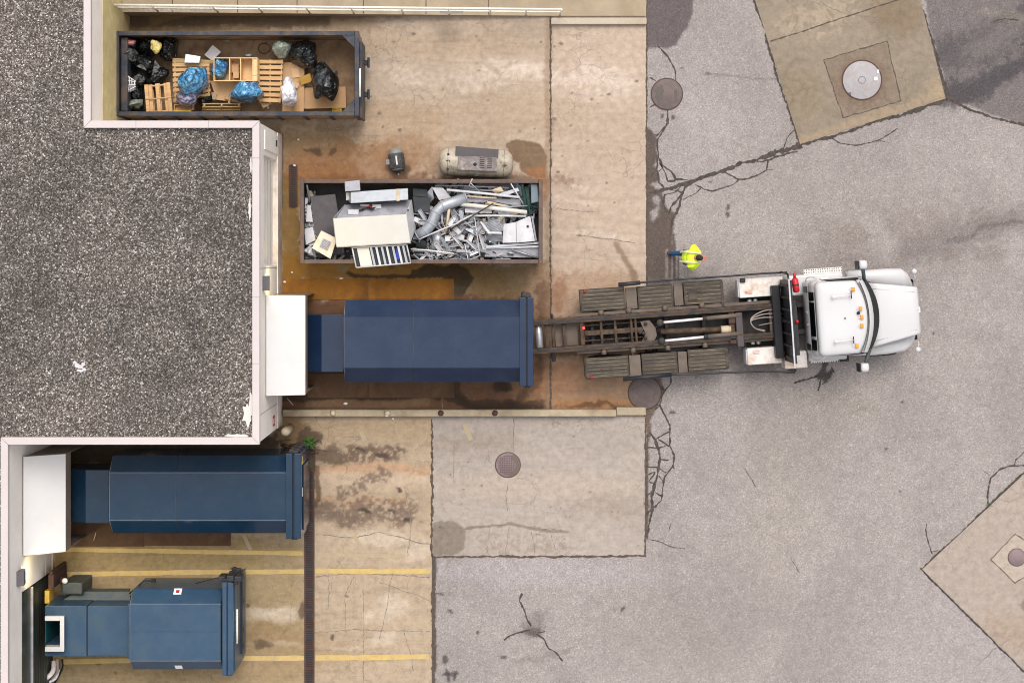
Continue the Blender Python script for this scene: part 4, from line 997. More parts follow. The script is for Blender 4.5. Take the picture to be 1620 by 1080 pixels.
# ------------------------------------------------------------------ blue compactors
def compactor(name, label, mat, hull, flat, seam, collar1, collar2, zt, zs, y_ext, extra_crease=None):
    """hull=(x0,x1,yN,yS) px at zs; flat=(yN,yS) px at zt; collars px at zt+.1"""
    x0, x1, yn, ys = hull
    X0 = P(x0, 0, zt).x; X1 = P(x1, 0, zt).x
    YA, YB = P(0, yn, zs).y, P(0, ys, zs).y; TA, TB = P(0, flat[0], zt).y, P(0, flat[1], zt).y
    root = thing(name, label, 'compactor', ((X0+X1)/2, (YA+YB)/2, 0))
    sec = [(YA, .28), (YA, zs), (TA, zt), (TB, zt), (YB, zs), (YB, .28)]
    hb = MB().loft([[(X, y, z) for y, z in sec] for X in (X0, X1)]).build('container_body', mat, root, bevel=.012)
    XS_ = P(seam, 0, zt).x
    o = .004
    sec2 = [(YA+o, .3), (YA+o, zs+.002), (TA+o*.6, zt+o), (TB-o*.6, zt+o), (YB-o, zs+.002), (YB-o, .3)]
    MB().loft([[(X, y, z) for y, z in sec2] for X in (XS_-.011, XS_+.011)]).build('weld_seam', MAT['dark_hw'], hb)
    MB().tube([(X0+.004, YA-.02, zs+.002), (X0+.004, TA, zt+.002), (X0+.004, TB, zt+.002), (X0+.004, YB+.02, zs+.002)], .009, 5).build('scuffed_edge', MAT['blue_edge'], hb)
    # weld lines along the roof edges
    m = MB(); m.box((X0, TA-.012, zt), (X1, TA+.004, zt+.005)); m.box((X0, TB-.004, zt), (X1, TB+.012, zt+.005)); m.build('edge_weld', MAT['blue_edge'] if mat != MAT['blue_a'] else mat, hb)
    zc_ = zt+.06
    ye0, ye1 = P(0, y_ext[0], zc_).y, P(0, y_ext[1], zc_).y
    for nm, (a, b), ex in (('collar', collar1, 0), ('end_door', collar2, -.03)):
        A, B = P(a, 0, zc_).x, P(b, 0, zc_).x
        MB().box((A, ye0-ex*0, .3), (B, ye1, zc_+ex)).build(nm, mat, root, bevel=.015)
    A, B = P(collar1[1], 0, zc_).x, P(collar2[0], 0, zc_).x
    MB().box((A, ye0-.03, .3), (B, ye1+.03, zc_-.08)).build('door_gasket', MAT['black'], root)
    # hinge hardware at the north end of the door, ratchet at the south end
    m = MB()
    for z in (.7, 1.3, 1.9, zt-.05): m.cbox(((A+B)/2, ye0+.05, z), (.26, .09, .14)); m.cbox(((A+B)/2-.06, ye0+.09, z), (.10, .07, .2))
    m.build('hinge', MAT['dark_hw'], root, bevel=.01, split=True)
    m = MB()
    for z in (.8, 1.5, 2.2): m.cbox(((A+B)/2, ye1-.03, z), (.16, .05, .08)); m.cbox(((A+B)/2+.08, ye1-.02, z), (.05, .06, .12))
    m.build('latch', MAT['dark_hw'], root, bevel=.008, split=True)
    # understructure
    m = MB(); m.box((X0+.1, YA-.35, .12), (X1, YA-.52, .28)); m.box((X0+.1, YB+.35, .12), (X1, YB+.52, .28)); m.build('skid_rail', MAT['dark_hw'], root, split=True)
    for X in (X0+.5, X1-.3):
        for Y in (YA-.25, YB+.25):
            MB().lathe([(.02, -.09), (.10, -.09), (.12, -.07), (.12, .07), (.10, .09), (.02, .09)], Matrix.Translation((X, Y, .12)) @ Matrix.Rotation(R(90), 4, 'X'), 16).build('ground_roller', MAT['dark_hw'], root)
    return root, (X0, X1, YA, YB, TA, TB)

def chute_box(root, mat, px_l, px_mid, px_r, pyn, pys, z_l, z_r):
    xl, xm, xr = P(px_l, 0, z_l).x, P(px_mid, 0, z_l).x, P(px_r, 0, z_r).x
    yn, ys = P(0, pyn, z_r).y, P(0, pys, z_r).y
    vs = [(xl, z_l), (xm, z_r), (xr, z_r), (xr, .35), (xl, .35)]
    MB().loft([[(x, y, z) for x, z in vs] for y in (ys, yn)]).build('charge_box', mat, root, bevel=.01)

cA, dA = compactor('waste_compactor', 'dark blue closed compactor container with one glossy roof being hooked by the white truck', MAT['blue_a'], (544, 823, 474.5, 604), (501.5, 581.5), 654, (822, 832.5), (834, 844), 2.40, 1.95, (470.5, 611))
chute_box(cA, MAT['blue_a'], 470, 511, 543.5, 498, 588, 1.45, 1.86)
cB, dB = compactor('waste_compactor', 'blue closed compactor container in the shade below the building south wall', MAT['blue_b'], (173, 455, 720, 843), (747, 823), 278, (452, 462.5), (465, 476), 2.40, 1.95, (717.5, 852))
chute_box(cB, MAT['blue_b'], 100, 141, 172.5, 743, 827, 1.45, 1.86)
m = MB(); q = P(477, 720, 1.9); X1 = P(476, 0, 2.43).x
for (ya, yb, za, zb, mt) in ((722, 735, 2.0, 2.12, 'yellow_wrap'), (772, 786, 1.9, 2.1, 'paper')):
    MB().box((X1, P(0, yb, 2.2).y, za), (X1+.006, P(0, ya, 2.2).y, zb)).build('sticker', MAT[mt], cB)
MB().box((X1, P(0, 838, 2.0).y, .5), (X1+.04, P(0, 735, 2.0).y, 2.0)).build('door_rib', MAT['blue_b'], cB, bevel=.03, split=True)

# compactor C: older, with an open hopper chute
cC, dC = compactor('waste_compactor', 'older teal blue compactor with an open white rimmed hopper at its west end', MAT['blue_c'], (205.5, 350, 931, 1058), (954.5, 1045), 349, (351.5, 358.5), (359.5, 368.5), 2.40, 1.95, (922, 1068))
X0, X1, YA, YB, TA, TB = dC
ym = P(0, 998.5, 2.40).y
MB().box((X0+.01, ym-.008, 2.4), (X1-.01, ym+.008, 2.407)).build('roof_crease', MAT['blue_c'], cC)
# sloping end door face with ribs and the tall dark locking post
zc_ = 2.46; Xd = P(368.5, 0, zc_).x; ye0, ye1 = P(0, 922, zc_).y, P(0, 1068, zc_).y
MB().hexa([(Xd, ye1+.1, .3), (Xd+.04, ye1+.15, .3), (Xd+.04, ye0+.05, .3), (Xd, ye0, .3)], [(Xd, ye1+.05, 2.2), (Xd+.02, ye1+.1, 2.2), (Xd+.02, ye0, 2.2), (Xd, ye0, 2.2)]).build('door_face', MAT['blue_c'], cC, bevel=.01)
MB().box((Xd+.031, ye1+.3, 1.05), (Xd+.07, ye0+.1, 1.2)).build('door_bar', MAT['dark_hw'], cC)
MB().tube([(Xd+.06, P(0, 963, 2.1).y, 2.1), (Xd+.06, P(0, 1017, 2.1).y, 2.1)], .03, 10).build('grab_rail', MAT['rail_white'], cC)
m = MB(); 
for k, (px, py) in enumerate([(353, 913), (360, 918), (366, 912), (372, 916), (378, 913), (357, 921), (368, 921)]):
    m.cbox(P(px, py, 2.1+.05*(k % 3)), (.20, .16, .5))
m.box(P(351, 926, 1.9), P(381, 909, 1.2)); m.build('hinge_post', MAT['dark_hw'], cC, bevel=.02)
for py in (950, 995, 1021):
    p = P(382, py, .7); MB().cbox((p.x, p.y, .7), (.12, .18, .25)).build('door_lug', MAT['dark_hw'], cC, bevel=.02)
for (px, py, w_, h_, z) in ((281, 935, .22, .13, 2.0), (283, 1054.5, .20, .12, 2.0)):
    p = P(px, py, 2.05 if py < 1000 else 2.05)
    fz = lambda y: 1.95+(2.40-1.95)*((y-YA)/(TA-YA) if y > -10.6 else (y-YB)/(TB-YB))
    s_ = MB(); ys_ = [p.y-h_/2, p.y+h_/2]; vs = [(p.x-w_/2, ys_[0], fz(ys_[0])+.012), (p.x+w_/2, ys_[0], fz(ys_[0])+.012), (p.x+w_/2, ys_[1], fz(ys_[1])+.012), (p.x-w_/2, ys_[1], fz(ys_[1])+.012)]
    st = s_.panel(vs, .008).build('warning_label', MAT['paper'], cC)
    if py < 1000:
        ys_ = [p.y-h_*.25, p.y+h_*.25]; vs = [(p.x-w_*.22, ys_[0], fz(ys_[0])+.016), (p.x+w_*.22, ys_[0], fz(ys_[0])+.016), (p.x+w_*.22, ys_[1], fz(ys_[1])+.016), (p.x-w_*.22, ys_[1], fz(ys_[1])+.016)]
        MB().panel(vs, .003).build('label_mark', MAT['red'], st)
# ram housing and charge box
zq = 1.95
xa, xb, xc = P(71, 0, zq).x, P(137.5, 0, zq).x, P(205, 0, zq).x
yn, ys = P(0, 958, zq).y, P(0, 1037.5, zq).y
hx0, hx1, hy0, hy1 = P(66, 0, zq).x, P(96.5, 0, zq).x, P(0, 979, zq).y, P(0, 1019, zq).y
m = MB()
m.box((hx1, ys, .4), (xb-.012, yn, zq)); m.box((xa, hy0, .4), (hx1, yn, zq)); m.box((xa, ys, .4), (hx1, hy1, zq)); m.box((xa, hy1, .4), (hx1, hy0, .55))
m.build('charge_box', MAT['blue_c'], cC, bevel=.008)
MB().box((xb+.012, ys+.01, .4), (xc, yn-.01, zq-.03)).build('ram_housing', MAT['blue_c'], cC, bevel=.01)
MB().box((xb-.012, ys+.03, .4), (xb+.012, yn-.03, zq-.05)).build('housing_gap', MAT['black'], cC)
MB().box((P(202, 0, zq).x, ys-.06, .4), (P(206, 0, zq).x, yn+.06, zq+.03)).build('flange', MAT['blue_c'], cC, bevel=.006)
# white rim: three sides of the hopper mouth
zr = 2.2; rx0, rx1 = P(71, 0, zr).x, P(102.5, 0, zr).x; ry0, ry1 = P(0, 974.5, zr).y, P(0, 1026, zr).y
ix1, iy0, iy1 = hx1+.03, hy0+.01, hy1-.01
m = MB()
mkb = lambda bot, top: m.hexa(bot, top)
mkb([(rx0, iy0, zq), (ix1, iy0, zq), (ix1, iy0+.10, zq), (rx0, iy0+.10, zq)], [(rx0, iy0, zr), (ix1, iy0, zr), (ix1, iy0+.13, zr), (rx0, iy0+.13, zr)])
mkb([(rx0, iy1-.10, zq), (ix1, iy1-.10, zq), (ix1, iy1, zq), (rx0, iy1, zq)], [(rx0, iy1-.13, zr), (ix1, iy1-.13, zr), (ix1, iy1, zr), (rx0, iy1, zr)])
mkb([(ix1+.002, iy1-.10, zq), (ix1+.08, iy1-.10, zq), (ix1+.08, iy0+.10, zq), (ix1+.002, iy0+.10, zq)], [(ix1+.002, iy1-.13, zr), (ix1+.12, iy1-.13, zr), (ix1+.12, iy0+.13, zr), (ix1+.002, iy0+.13, zr)])
m.build('hopper_rim', MAT['white_paint'], cC, bevel=.006)
mk('teal_inside', (.01, .075, .085), .35, var=.3)
MB().panel([(xa+.02, hy1+.03, 1.9), (hx1-.35, hy1+.03, .6), (hx1-.35, hy0-.03, .6), (xa+.02, hy0-.03, 1.9)], .02).build('hopper_plate', MAT['teal_inside'], cC)
# hydraulic power unit and side guides on its north side
MB().pbox(98, 921, 130, 940, .0, 1.25).build('power_unit', MAT['teal_steel'], cC, bevel=.04)
MB().hexa([P(87, 957, .6), P(206, 957, .6), P(206, 930, .6), P(120, 930, .6)], [P(87, 957, 1.15), P(206, 957, 1.15), P(206, 935, 1.0), P(120, 935, 1.0)]).build('side_guide', MAT['teal_steel'], cC, bevel=.01)
m = MB(); m.tube([P(205, 938, 1.3), P(228, 918, 1.5), P(245, 918, 1.5)], .02, 6); m.tube([P(310, 922, 1.4), P(345, 913, 1.6)], .015, 6); m.cbox(P(243, 918, 1.45), (.12, .1, .12)); m.build('hydraulic_line', MAT['dark_hw'], cC)
MB().pbox(70.5, 934, 78, 954, .9, 1.35).build('yellow_guard', MAT['yellow_paint'], cC, bevel=.01)
m = MB(); m.pbox(76, 908, 85, 930, 0, 1.5); m.pbox(78, 903, 83, 909, 0, 1.6); m.pbox(84, 912, 98, 922, .2, .8); m.build('valve_stand', MAT['rust_iron'], cC, bevel=.02, split=True)
c_ = P(103, 918, 1.3); MB().lathe([(.02, 0), (.09, .02), (.07, .06), (0, .09)], Matrix.Translation(c_), 14).build('white_cap', MAT['hose_white'], cC)
# hoses on the ground by the roller door
def hose(name, label, pts, r, mat):
    o = MB().tube(pts, r, 8).build(name, MAT[mat]); tag(o, label, 'hose', 'hoses beside the roller door')
def sm(pts, n=8):
    """Catmull-Rom through points"""
    pts = [Vector(p) for p in pts]; out = []
    for i in range(len(pts)-1):
        p0 = pts[max(0, i-1)]; p1 = pts[i]; p2 = pts[i+1]; p3 = pts[min(len(pts)-1, i+2)]
        for k in range(n):
            t_ = k/n; out.append(.5*((2*p1)+(p2-p0)*t_+(2*p0-5*p1+4*p2-p3)*t_*t_+(3*p1-p0-3*p2+p3)*t_**3))
    out.append(pts[-1]); return out
hose('hose', 'thick white hose bending out of the teal compactor towards the roller door', sm([P(85, 1046, .3), P(84, 1060, .5), P(76, 1070, .6), P(62, 1076, .6)]), .07, 'hose_white')
hose('hose', 'grey brown hose lying beside the thick white hose below the teal compactor', sm([P(90, 1042, .2), P(90, 1062, .25), P(82, 1074, .3), P(70, 1086, .3)]), .055, 'hose_grey')
hose('hose', 'thin black hose, outermost of the bundle below the teal compactor', sm([P(98, 1042, .1), P(99, 1054, .1), P(94, 1066, .1), P(85, 1082, .1)]), .025, 'rubber')
hose('hose', 'pale hose looping along the bottom of the bundle at the roller door', sm([P(64, 1084, .4), P(76, 1079, .4), P(88, 1072, .3), P(93, 1058, .2)]), .04, 'hose_white')

# ------------------------------------------------------------------ white chute enclosures on the wall
def enclosure(label, pxl, pxr, yl0, yl1, yr0, yr1, zl, zr):
    a = P(pxl, yl0, zl); b = P(pxr, yr0, zr); c = P(pxr, yr1, zr); d = P(pxl, yl1, zl)
    root = thing('chute_enclosure', label, 'enclosure', ((a.x+b.x)/2, (a.y+d.y)/2, 0))
    MB().panel([d, c, b, a], .05).build('roof_panel', MAT['awning_white'], root)
    MB().box((b.x-.05, c.y+.012, zr-.60), (b.x-.006, b.y-.012, zr-.055)).build('front_fascia', MAT['awning_side'], root)
    for y, s in ((a.y-.012, -1), (d.y+.012, 1)):
        MB().panel([(a.x, y, zl-.06), (b.x-.055, y, zr-.06), (b.x-.055, y, .0), (a.x, y, .0)], .04).build('side_wall', MAT['awning_side'], root)
    return root
e1 = enclosure('white sloped chute enclosure behind the dark blue compactor, wall lamp above it', 421.5, 483, 467, 626, 467.6, 624.5, 3.52, 2.86)
e2 = enclosure('white sloped chute enclosure at the inner corner behind the shaded blue compactor', 37.3, 103.8, 722.3, 878.8, 717.8, 872, 3.46, 2.78)
# steel skid plates on the ground
def plate(label, x0, y0, x1, y1, mat='rust_plate_glow', group='rusty steel plates on the yard floor'):
    o = MB().pbox(x0, y0, x1, y1, 0.002, .025).build('steel_plate', MAT[mat], bevel=.004); tag(o, label, 'steel plate', group)
plate('rusty orange steel plate on the ground west end, next to the dock wall', 447.5, 441, 582, 474)
plate('rusty orange steel plate on the ground just above the glossy dark blue compactor', 582.8, 441, 718, 476)
plate('brown steel plate under the south side of the dark blue compactor near the enclosure', 486, 590, 582, 629, 'rust_plate_brown')
plate('brown steel plate under the south side of the dark blue compactor, mid length', 582.8, 590, 719, 629, 'rust_plate_brown')
plate('rust brown steel plate showing below the shaded compactor, nearer the enclosure', 113, 820, 228, 864, 'rust_plate_brown')
plate('rust brown steel plate showing below the shaded compactor, nearer the drain', 228.8, 820, 365, 863, 'rust_plate_brown')

ww = MB(); ww.hexa([P(186, 16, 0), P(197, 16, 0), P(200, 50, 0), P(184, 50, 0)], [P(184, 16, 1.05), P(191, 16, 1.05), P(195, 49, .55), P(183, 49, .55)])
o = ww.build('wing_wall', MAT['bollard'], bevel=.02); tag(o, 'short sloping concrete wing wall between the building and the north skip', 'wall')
# ------------------------------------------------------------------ roll-off skips
def skip(name, label, x0, y0, x1, y1, zr, rim, matrim, matin, floor, wl):
    a, b = P(x0, y0, zr), P(x1, y1, zr)         # a = north-west, b = south-east
    root = thing(name, label, 'skip', ((a.x+b.x)/2, (a.y+b.y)/2, 0))
    X0, X1, Y1, Y0 = a.x, b.x, a.y, b.y
    t = .05
    MB().box((X0+.05, Y0+.05, .15), (X1-.05, Y1-.05, floor)).build('floor_plate', MAT[matin], root)
    m = MB()
    m.box((X0+.03, Y0+.03, floor), (X0+.03+t, Y1-.03, zr-.12)); m.box((X1-.03-t, Y0+.03, floor), (X1-.03, Y1-.03, zr-.12))
    m.box((X0+.03+t, Y0+.03, floor), (X1-.03-t, Y0+.03+t, zr-.12)); m.box((X0+.03+t, Y1-.03-t, floor), (X1-.03-t, Y1-.03, zr-.12))
    m.build('side_wall', MAT[wl], root)
    m = MB(); r = rim
    m.box((X0+r, Y0, zr-.13), (X1-r, Y0+r, zr)); m.box((X0+r, Y1-r, zr-.13), (X1-r, Y1, zr))
    m.box((X0, Y0, zr-.13), (X0+r-.002, Y1, zr+.003)); m.box((X1-r+.002, Y0, zr-.13), (X1, Y1, zr+.003))
    m.build('top_rim', MAT[matrim], root, bevel=.015)
    m = MB()
    k = int((X1-X0)/.75)
    for i in range(k+1):
        x = X0+.1+(X1-X0-.2)*i/k
        m.box((x-.05, Y0+.004, .2), (x+.05, Y0+.03, zr-.14)); m.box((x-.05, Y1-.03, .2), (x+.05, Y1-.004, zr-.14))
    m.build('side_rib', MAT[matrim], root, split=True)
    m = MB(); m.box((X0, (Y0+Y1)/2-.6, 0), (X1, (Y0+Y1)/2-.45, .15)); m.box((X0, (Y0+Y1)/2+.45, 0), (X1, (Y0+Y1)/2+.6, .15)); m.build('skid_rail', MAT['dark_hw'], root, split=True)
    return root, X0, X1, Y0, Y1
s1, X0, X1, Y0, Y1 = skip('skip_container', 'dark blue open skip of mixed rubbish bags, pallets and cardboard in the north bay', 180.5, 49.2, 568, 183.8, 1.75, .13, 'skip_blue', 'skip_floor', .28, 'skip_floor')
# gusset plates in the door corners, inner end wall band, door frame and hooks at the east end
m = MB()
for sy, yy in ((1, Y0+.13), (-1, Y1-.13)):
    m.prism([(X1-.13, yy), (X1-.13, yy+sy*.34), (X1-.47, yy)] if sy > 0 else [(X1-.13, yy), (X1-.47, yy), (X1-.13, yy+sy*.34)], 1.70, 1.746)
m.build('corner_gusset', MAT['skip_blue'], s1, split=True)
MB().box((X0+.132, Y0+.14, .9), (X0+.34, Y1-.14, 1.55)).build('end_band', MAT['skip_blue'], s1, bevel=.04)
m = MB(); m.box((X1-.02, Y0-.02, .18), (X1+.06, Y1-.25, 1.35)); m.build('end_door', MAT['skip_blue'], s1, bevel=.01)
MB().tube([(X1+.02, Y0+.55, 1.70), (X1+.02, Y0+1.35, 1.70)], .03, 8).build('door_bar', MAT['rail_white'], s1)
for py in (100, 150):
    p = P(579, py, .4); m = MB(); m.cbox((p.x, p.y, .45), (.22, .16, .12)); m.cbox((p.x+.08, p.y, .5), (.07, .30, .08)); m.build('tow_hook', MAT['dark_hw'], s1, bevel=.02)
m = MB(); m.tube([P(575, 178, .6), P(560, 192, .8)], .012, 5); m.build('door_chain', MAT['bollard'], s1)
mk('ring_stain', (.05, .035, .025), .8)
p = P(418, 77, .29); MB().tube([(p.x+.17*math.cos(a*math.pi/12), p.y+.15*math.sin(a*math.pi/12), .285) for a in range(24)], .012, 4, closed=True).build('floor_ring', MAT['ring_stain'], s1)

s2, *_ = skip('skip_container', 'brown grey open skip full of scrap metal below the old air compressor', 474.5, 283.5, 858.5, 417, 1.5, .115, 'skip_brown', 'skip_floor', .28, 'truck_dark')

# ------------------------------------------------------------------ helpers for rubbish
def bag(name, label, cat, px, py, z, rx, ry, rz, mat, seed, group=None, rot=0.0, amp=.22, tail=None, flat=True, sub=4):
    """crumpled plastic bag; tail=(angle, length) pulls out a tied neck"""
    bm = bmesh.new(); bmesh.ops.create_icosphere(bm, subdivisions=sub, radius=1)
    off = Vector((seed*3.7, seed*1.9, seed*5.1)); rg = random.Random(seed)
    pl = []
    for k in range(26):
        n_ = Vector((rg.gauss(0, 1), rg.gauss(0, 1), rg.gauss(0, 1)+.35)).normalized(); pl.append((n_, 1+amp*rg.uniform(-.75, .55)))
    for v in bm.verts:
        d = v.co.normalized()
        r = min([1.35]+[h/d.dot(n_) for n_, h in pl if d.dot(n_) > .3])          # flat facets of stretched film
        fold = mn.noise(Vector((d.x*2.2, d.y*2.2, d.z*2.2))+off)
        r += amp*.55*mn.noise(d*1.4+off*1.7) - amp*.35*abs(fold) + amp*.10*abs(mn.noise(d*9+off))
        if tail:
            for (an, ln) in tail:
                td = Vector((math.cos(R(an)), math.sin(R(an)), .15)).normalized(); c = max(0, d.dot(td)); r += ln*c**14
        az = math.atan2(d.y, d.x); up = max(0, d.z)
        r += amp*.20*up*(1-up)*3*math.sin(az*(7+seed % 4)+3*fold)                # pleats gathered towards the knot
        v.co = d*max(.35, r)
        if up > .9: v.co.z += .25*amp*(up-.9)/.1
        v.co.z = max(v.co.z, -.62)
    me = bpy.data.meshes.new(name); bm.to_mesh(me); bm.free()
    for p in me.polygons: p.use_smooth = sub < 3
    s = (CAMZ-z)/FPX
    for v in me.vertices: v.co = Vector((v.co.x*rx*s, v.co.y*ry*s, (v.co.z+.62)*rz))
    me.materials.append(MAT[mat]); o = bpy.data.objects.new(name, me); COL.objects.link(o)
    o.location = P(px, py, z); o.rotation_euler = (0, 0, R(rot))
    tag(o, label, cat, group); return o
def solid(name, label, cat, mb, mat, group=None, bevel=.004):
    o = mb.build(name, MAT[mat] if isinstance(mat, str) else mat, bevel=bevel); tag(o, label, cat, group); return o
def PP(pts, org, sc, z):
    """crop coordinates -> points; z one height or one per point"""
    zz = z if isinstance(z, (list, tuple)) else [z]*len(pts)
    return [P(org[0]+x/sc, org[1]+y/sc, h) for (x, y), h in zip(pts, zz)]
A4 = ((180, 40), 6.75); A5 = ((380, 40), 6.75); A1 = ((120, 0), 3.24)

def pallet(label, quad, slats, strin, th, mat, face_up=True, group='wooden pallets in the rubbish skip', gap=.3, across=False):
    """quad: four corners on the deck; slats boards along a->b, stringers across"""
    a, b, c, d = [Vector(q) for q in quad]
    nrm = (b-a).cross(d-a).normalized()
    if nrm.z < 0: nrm = -nrm
    cen = (a+b+c+d)/4; root = thing('pallet', label, 'pallet', cen - nrm*th)
    def board(u0, u1, v0, v1, top, t_):
        q = lambda u, v: (a*(1-u)+b*u)*(1-v)+(d*(1-u)+c*u)*v
        pts = [q(u0, v0), q(u1, v0), q(u1, v1), q(u0, v1)]
        return [p - nrm*(top+t_) for p in pts], [p - nrm*top for p in pts]
    m = MB(); w_ = 1.0/slats; r_ = random.Random(int(cen.x*100))
    for i in range(slats):
        e = r_.uniform(-.01, .01)
        m.hexa(*board(0+e, 1+e, i*w_+w_*gap/2, (i+1)*w_-w_*gap/2, 0, .022))
    m.build('deck', MAT[mat], root)
    m = MB()
    for i in range(slats):
        if i % 2 == 0: m.hexa(*board(0, 1, i*w_+w_*.15, (i+1)*w_-w_*.15, th-.022, .022))
    m.build('bottom_boards', MAT[mat], root)
    for k in range(strin):
        u = .03+k*(1-.10)/(strin-1)
        m = MB(); m.hexa(*board(u, u+.045, 0, 1, .024, th-.048)); m.build('stringer', MAT[mat], root)
    return root

# ------------------------------------------------------------------ contents of the rubbish skip
pallet('slatted wooden pallet lying under the blue bag in the middle of the rubbish skip', PP([(627, 395), (1022, 405), (1032, 760), (640, 832)], *A4, .95), 8, 3, .12, 'wood')
pallet('slatted wooden pallet beside the empty end of the wooden crate shelf', PP([(930, 303), (1062, 303), (1050, 530), (938, 526)], *A1, [1.0, .98, .95, .98]), 8, 3, .12, 'wood', gap=.34)
# a smaller pallet upside down, showing stringers on top
q = PP([(332, 640), (600, 612), (630, 925), (357, 940)], *A4, 1.25)
a, b, c, d = q
pallet('small wooden pallet upside down with stringers showing, at the west end', [a, b, c, d][1:] + [a], 3, 2, .13, 'wood', gap=.42)
pt = bpy.data.objects['pallet.002'] if 'pallet.002' in bpy.data.objects else None
m = MB()
for f in (.06, .5, .94):
    p0 = a.lerp(b, f); p1 = d.lerp(c, f); u = (b-a).normalized()*.05; m.hexa([p0-u, p0+u, p1+u, p1-u], [v+Vector((0, 0, .07)) for v in (p0-u, p0+u, p1+u, p1-u)])
m.build('stringer', MAT['wood'], pt)
p0, p1 = a.lerp(d, .52), b.lerp(c, .52)
MB().tube([p0+Vector((0, 0, .07)), p1+Vector((0, 0, .07))], .02, 4).build('tie_strap', MAT['cardboard_pale'], pt)
pallet('old yellowish pallet standing on edge by the south wall of the rubbish skip', PP([(945, 872), (1355, 868), (1340, 932), (940, 930)], *A4, [1.15, 1.15, .75, .75]), 2, 3, .12, 'wood_old', gap=.35)
# crate shelf with compartments
def crate():
    z1 = 1.45; th = .02
    c = PP([(706, 296), (930, 296), (930, 420), (706, 416)], *A1, z1); X0, X1 = c[0].x, c[1].x; Y1, Y0 = c[0].y, c[3].y; zb = .95
    root = thing('wooden_crate', 'clean new wooden shelf crate with open compartments across the middle of the skip', 'crate', ((X0+X1)/2, (Y0+Y1)/2, zb))
    MB().box((X0, Y0, zb), (X1, Y1, zb+.02)).build('back_board', MAT['wood_clean'], root)
    m = MB(); m.box((X0, Y0, zb+.02), (X1, Y0+th, z1)); m.box((X0, Y1-th, zb+.02), (X1, Y1, z1)); m.build('side_board', MAT['wood_clean'], root)
    m = MB()
    for cx in (706, 786, 842, 905): 
        x = P(120+cx/3.24, 100, z1).x; m.box((x, Y0+th, zb+.02), (x+th, Y1-th, z1-.003))
    m.box((X1-th, Y0+th, zb+.02), (X1, Y1-th, z1-.003)); m.build('divider', MAT['wood_clean'], root, split=True)
    x0 = P(120+908/3.24, 100, z1).x
    MB().box((x0, Y0+th, z1-.06), (X1-th, Y1-th, z1-.04)).build('shelf_board', MAT['wood_clean'], root)
crate()
bag('trash_bag', 'bright blue bag stuffed into the first compartment of the wooden crate', 'bag', 120+745/3.24, 353/3.24, 1.0, 12.5, 16.5, .33, 'bag_blue', 21, 'blue rubbish bags')
for k, (x, y, w_, h_) in enumerate([(818, 350, 6, 9), (822, 385, 5, 7)]):
    solid('cardboard_box', ['brown carton upright in the second compartment of the wooden crate', 'brown carton at the bottom of the second compartment of the wooden crate'][k], 'box', MB().pbox(120+x/3.24-w_, y/3.24-h_+2, 120+x/3.24+w_-1, y/3.24+h_-2, .975, 1.15+.1*k), 'cardboard')
bag('trash_bag', 'round light blue bag on top of the slatted pallet', 'bag', 309, 131.5, 1.0, 21.5, 21.5, .72, 'bag_blue', 5, 'blue rubbish bags', amp=.20)
bag('trash_bag', 'wide light blue bag below the wooden crate', 'bag', 394.5, 147, .95, 24, 16.5, .60, 'bag_blue', 9, 'blue rubbish bags', amp=.20)
bag('trash_bag', 'translucent purple grey bag slumped below the round blue bag', 'bag', 298, 157.5, 1.0, 16, 11, .4, 'bag_purple', 13, amp=.3)
bag('trash_bag', 'white bag lying on cardboard near the east end of the rubbish skip', 'bag', 458.5, 149.5, 1.0, 13, 15, .45, 'bag_white', 17, tail=[(95, .7)], amp=.2)
bag('trash_bag', 'pale grey green bag at the north side of the rubbish skip', 'bag', 449, 79, .75, 14, 14, .5, 'bag_green', 23, amp=.18)
bag('trash_bag', 'large black bag with long tail next to the grey green bag', 'bag', 482, 86, .6, 21, 19, .55, 'bag_black', 27, 'black rubbish bags', tail=[(-50, .6), (40, .3)], amp=.25)
bag('trash_bag', 'black bag lying on the long cardboard sheet with two pointed corners', 'bag', 513, 131, .75, 18, 26, .6, 'bag_black', 31, 'black rubbish bags', tail=[(-125, .35), (-55, .35), (110, .2)], amp=.22)
bag('trash_bag', 'small glossy grey bag tucked against the black bag near the skip door', 'bag', 529, 121, .7, 5.5, 9, .35, 'bag_grey', 33, amp=.3)
HG = 'black rubbish bags'
for k, (cx, cy, rx, ry, rz, mat, lab) in enumerate([
    (230, 260, 90, 80, .5, 'bag_black', 'black bag in the north west corner of the rubbish skip under a pink scrap'),
    (390, 250, 95, 85, .65, 'bag_black', 'black bag under the yellow and white wrapper in the bag heap'),
    (600, 270, 120, 85, .60, 'bag_black', 'black bag with loose flaps at the east edge of the bag heap'),
    (210, 330, 85, 75, .7, 'bag_grey', 'shiny grey plastic bag on the west side of the bag heap'),
    (370, 440, 120, 95, .75, 'bag_black', 'big black bag at the centre of the bag heap with grey flaps'),
    (190, 450, 80, 70, .6, 'bag_black', 'black bag against the west wall of the rubbish skip, mid height'),
    (480, 560, 130, 80, .45, 'bag_black', 'flat black bag just north of the small upturned pallet'),
    (250, 750, 110, 90, .4, 'bag_black', 'black bag below the white lattice piece in the rubbish skip'),
    (290, 610, 60, 95, .6, 'bag_grey', 'dull grey bag between the lattice piece and the small upturned pallet'),
    (270, 905, 80, 50, .45, 'bag_black', 'dark bag in the south west corner under grey cloth'),
    (990, 810, 70, 50, .45, 'bag_black', 'small black bag beside the purple grey bag')]):
    bag('trash_bag', lab, 'bag', 180+cx/6.75, 40+cy/6.75, .50+.03*(k % 4), rx/6.75*1.1, ry/6.75*1.1, rz-.10, mat, 41+k*3, HG if mat == 'bag_black' else None, rot=k*37, amp=.27)
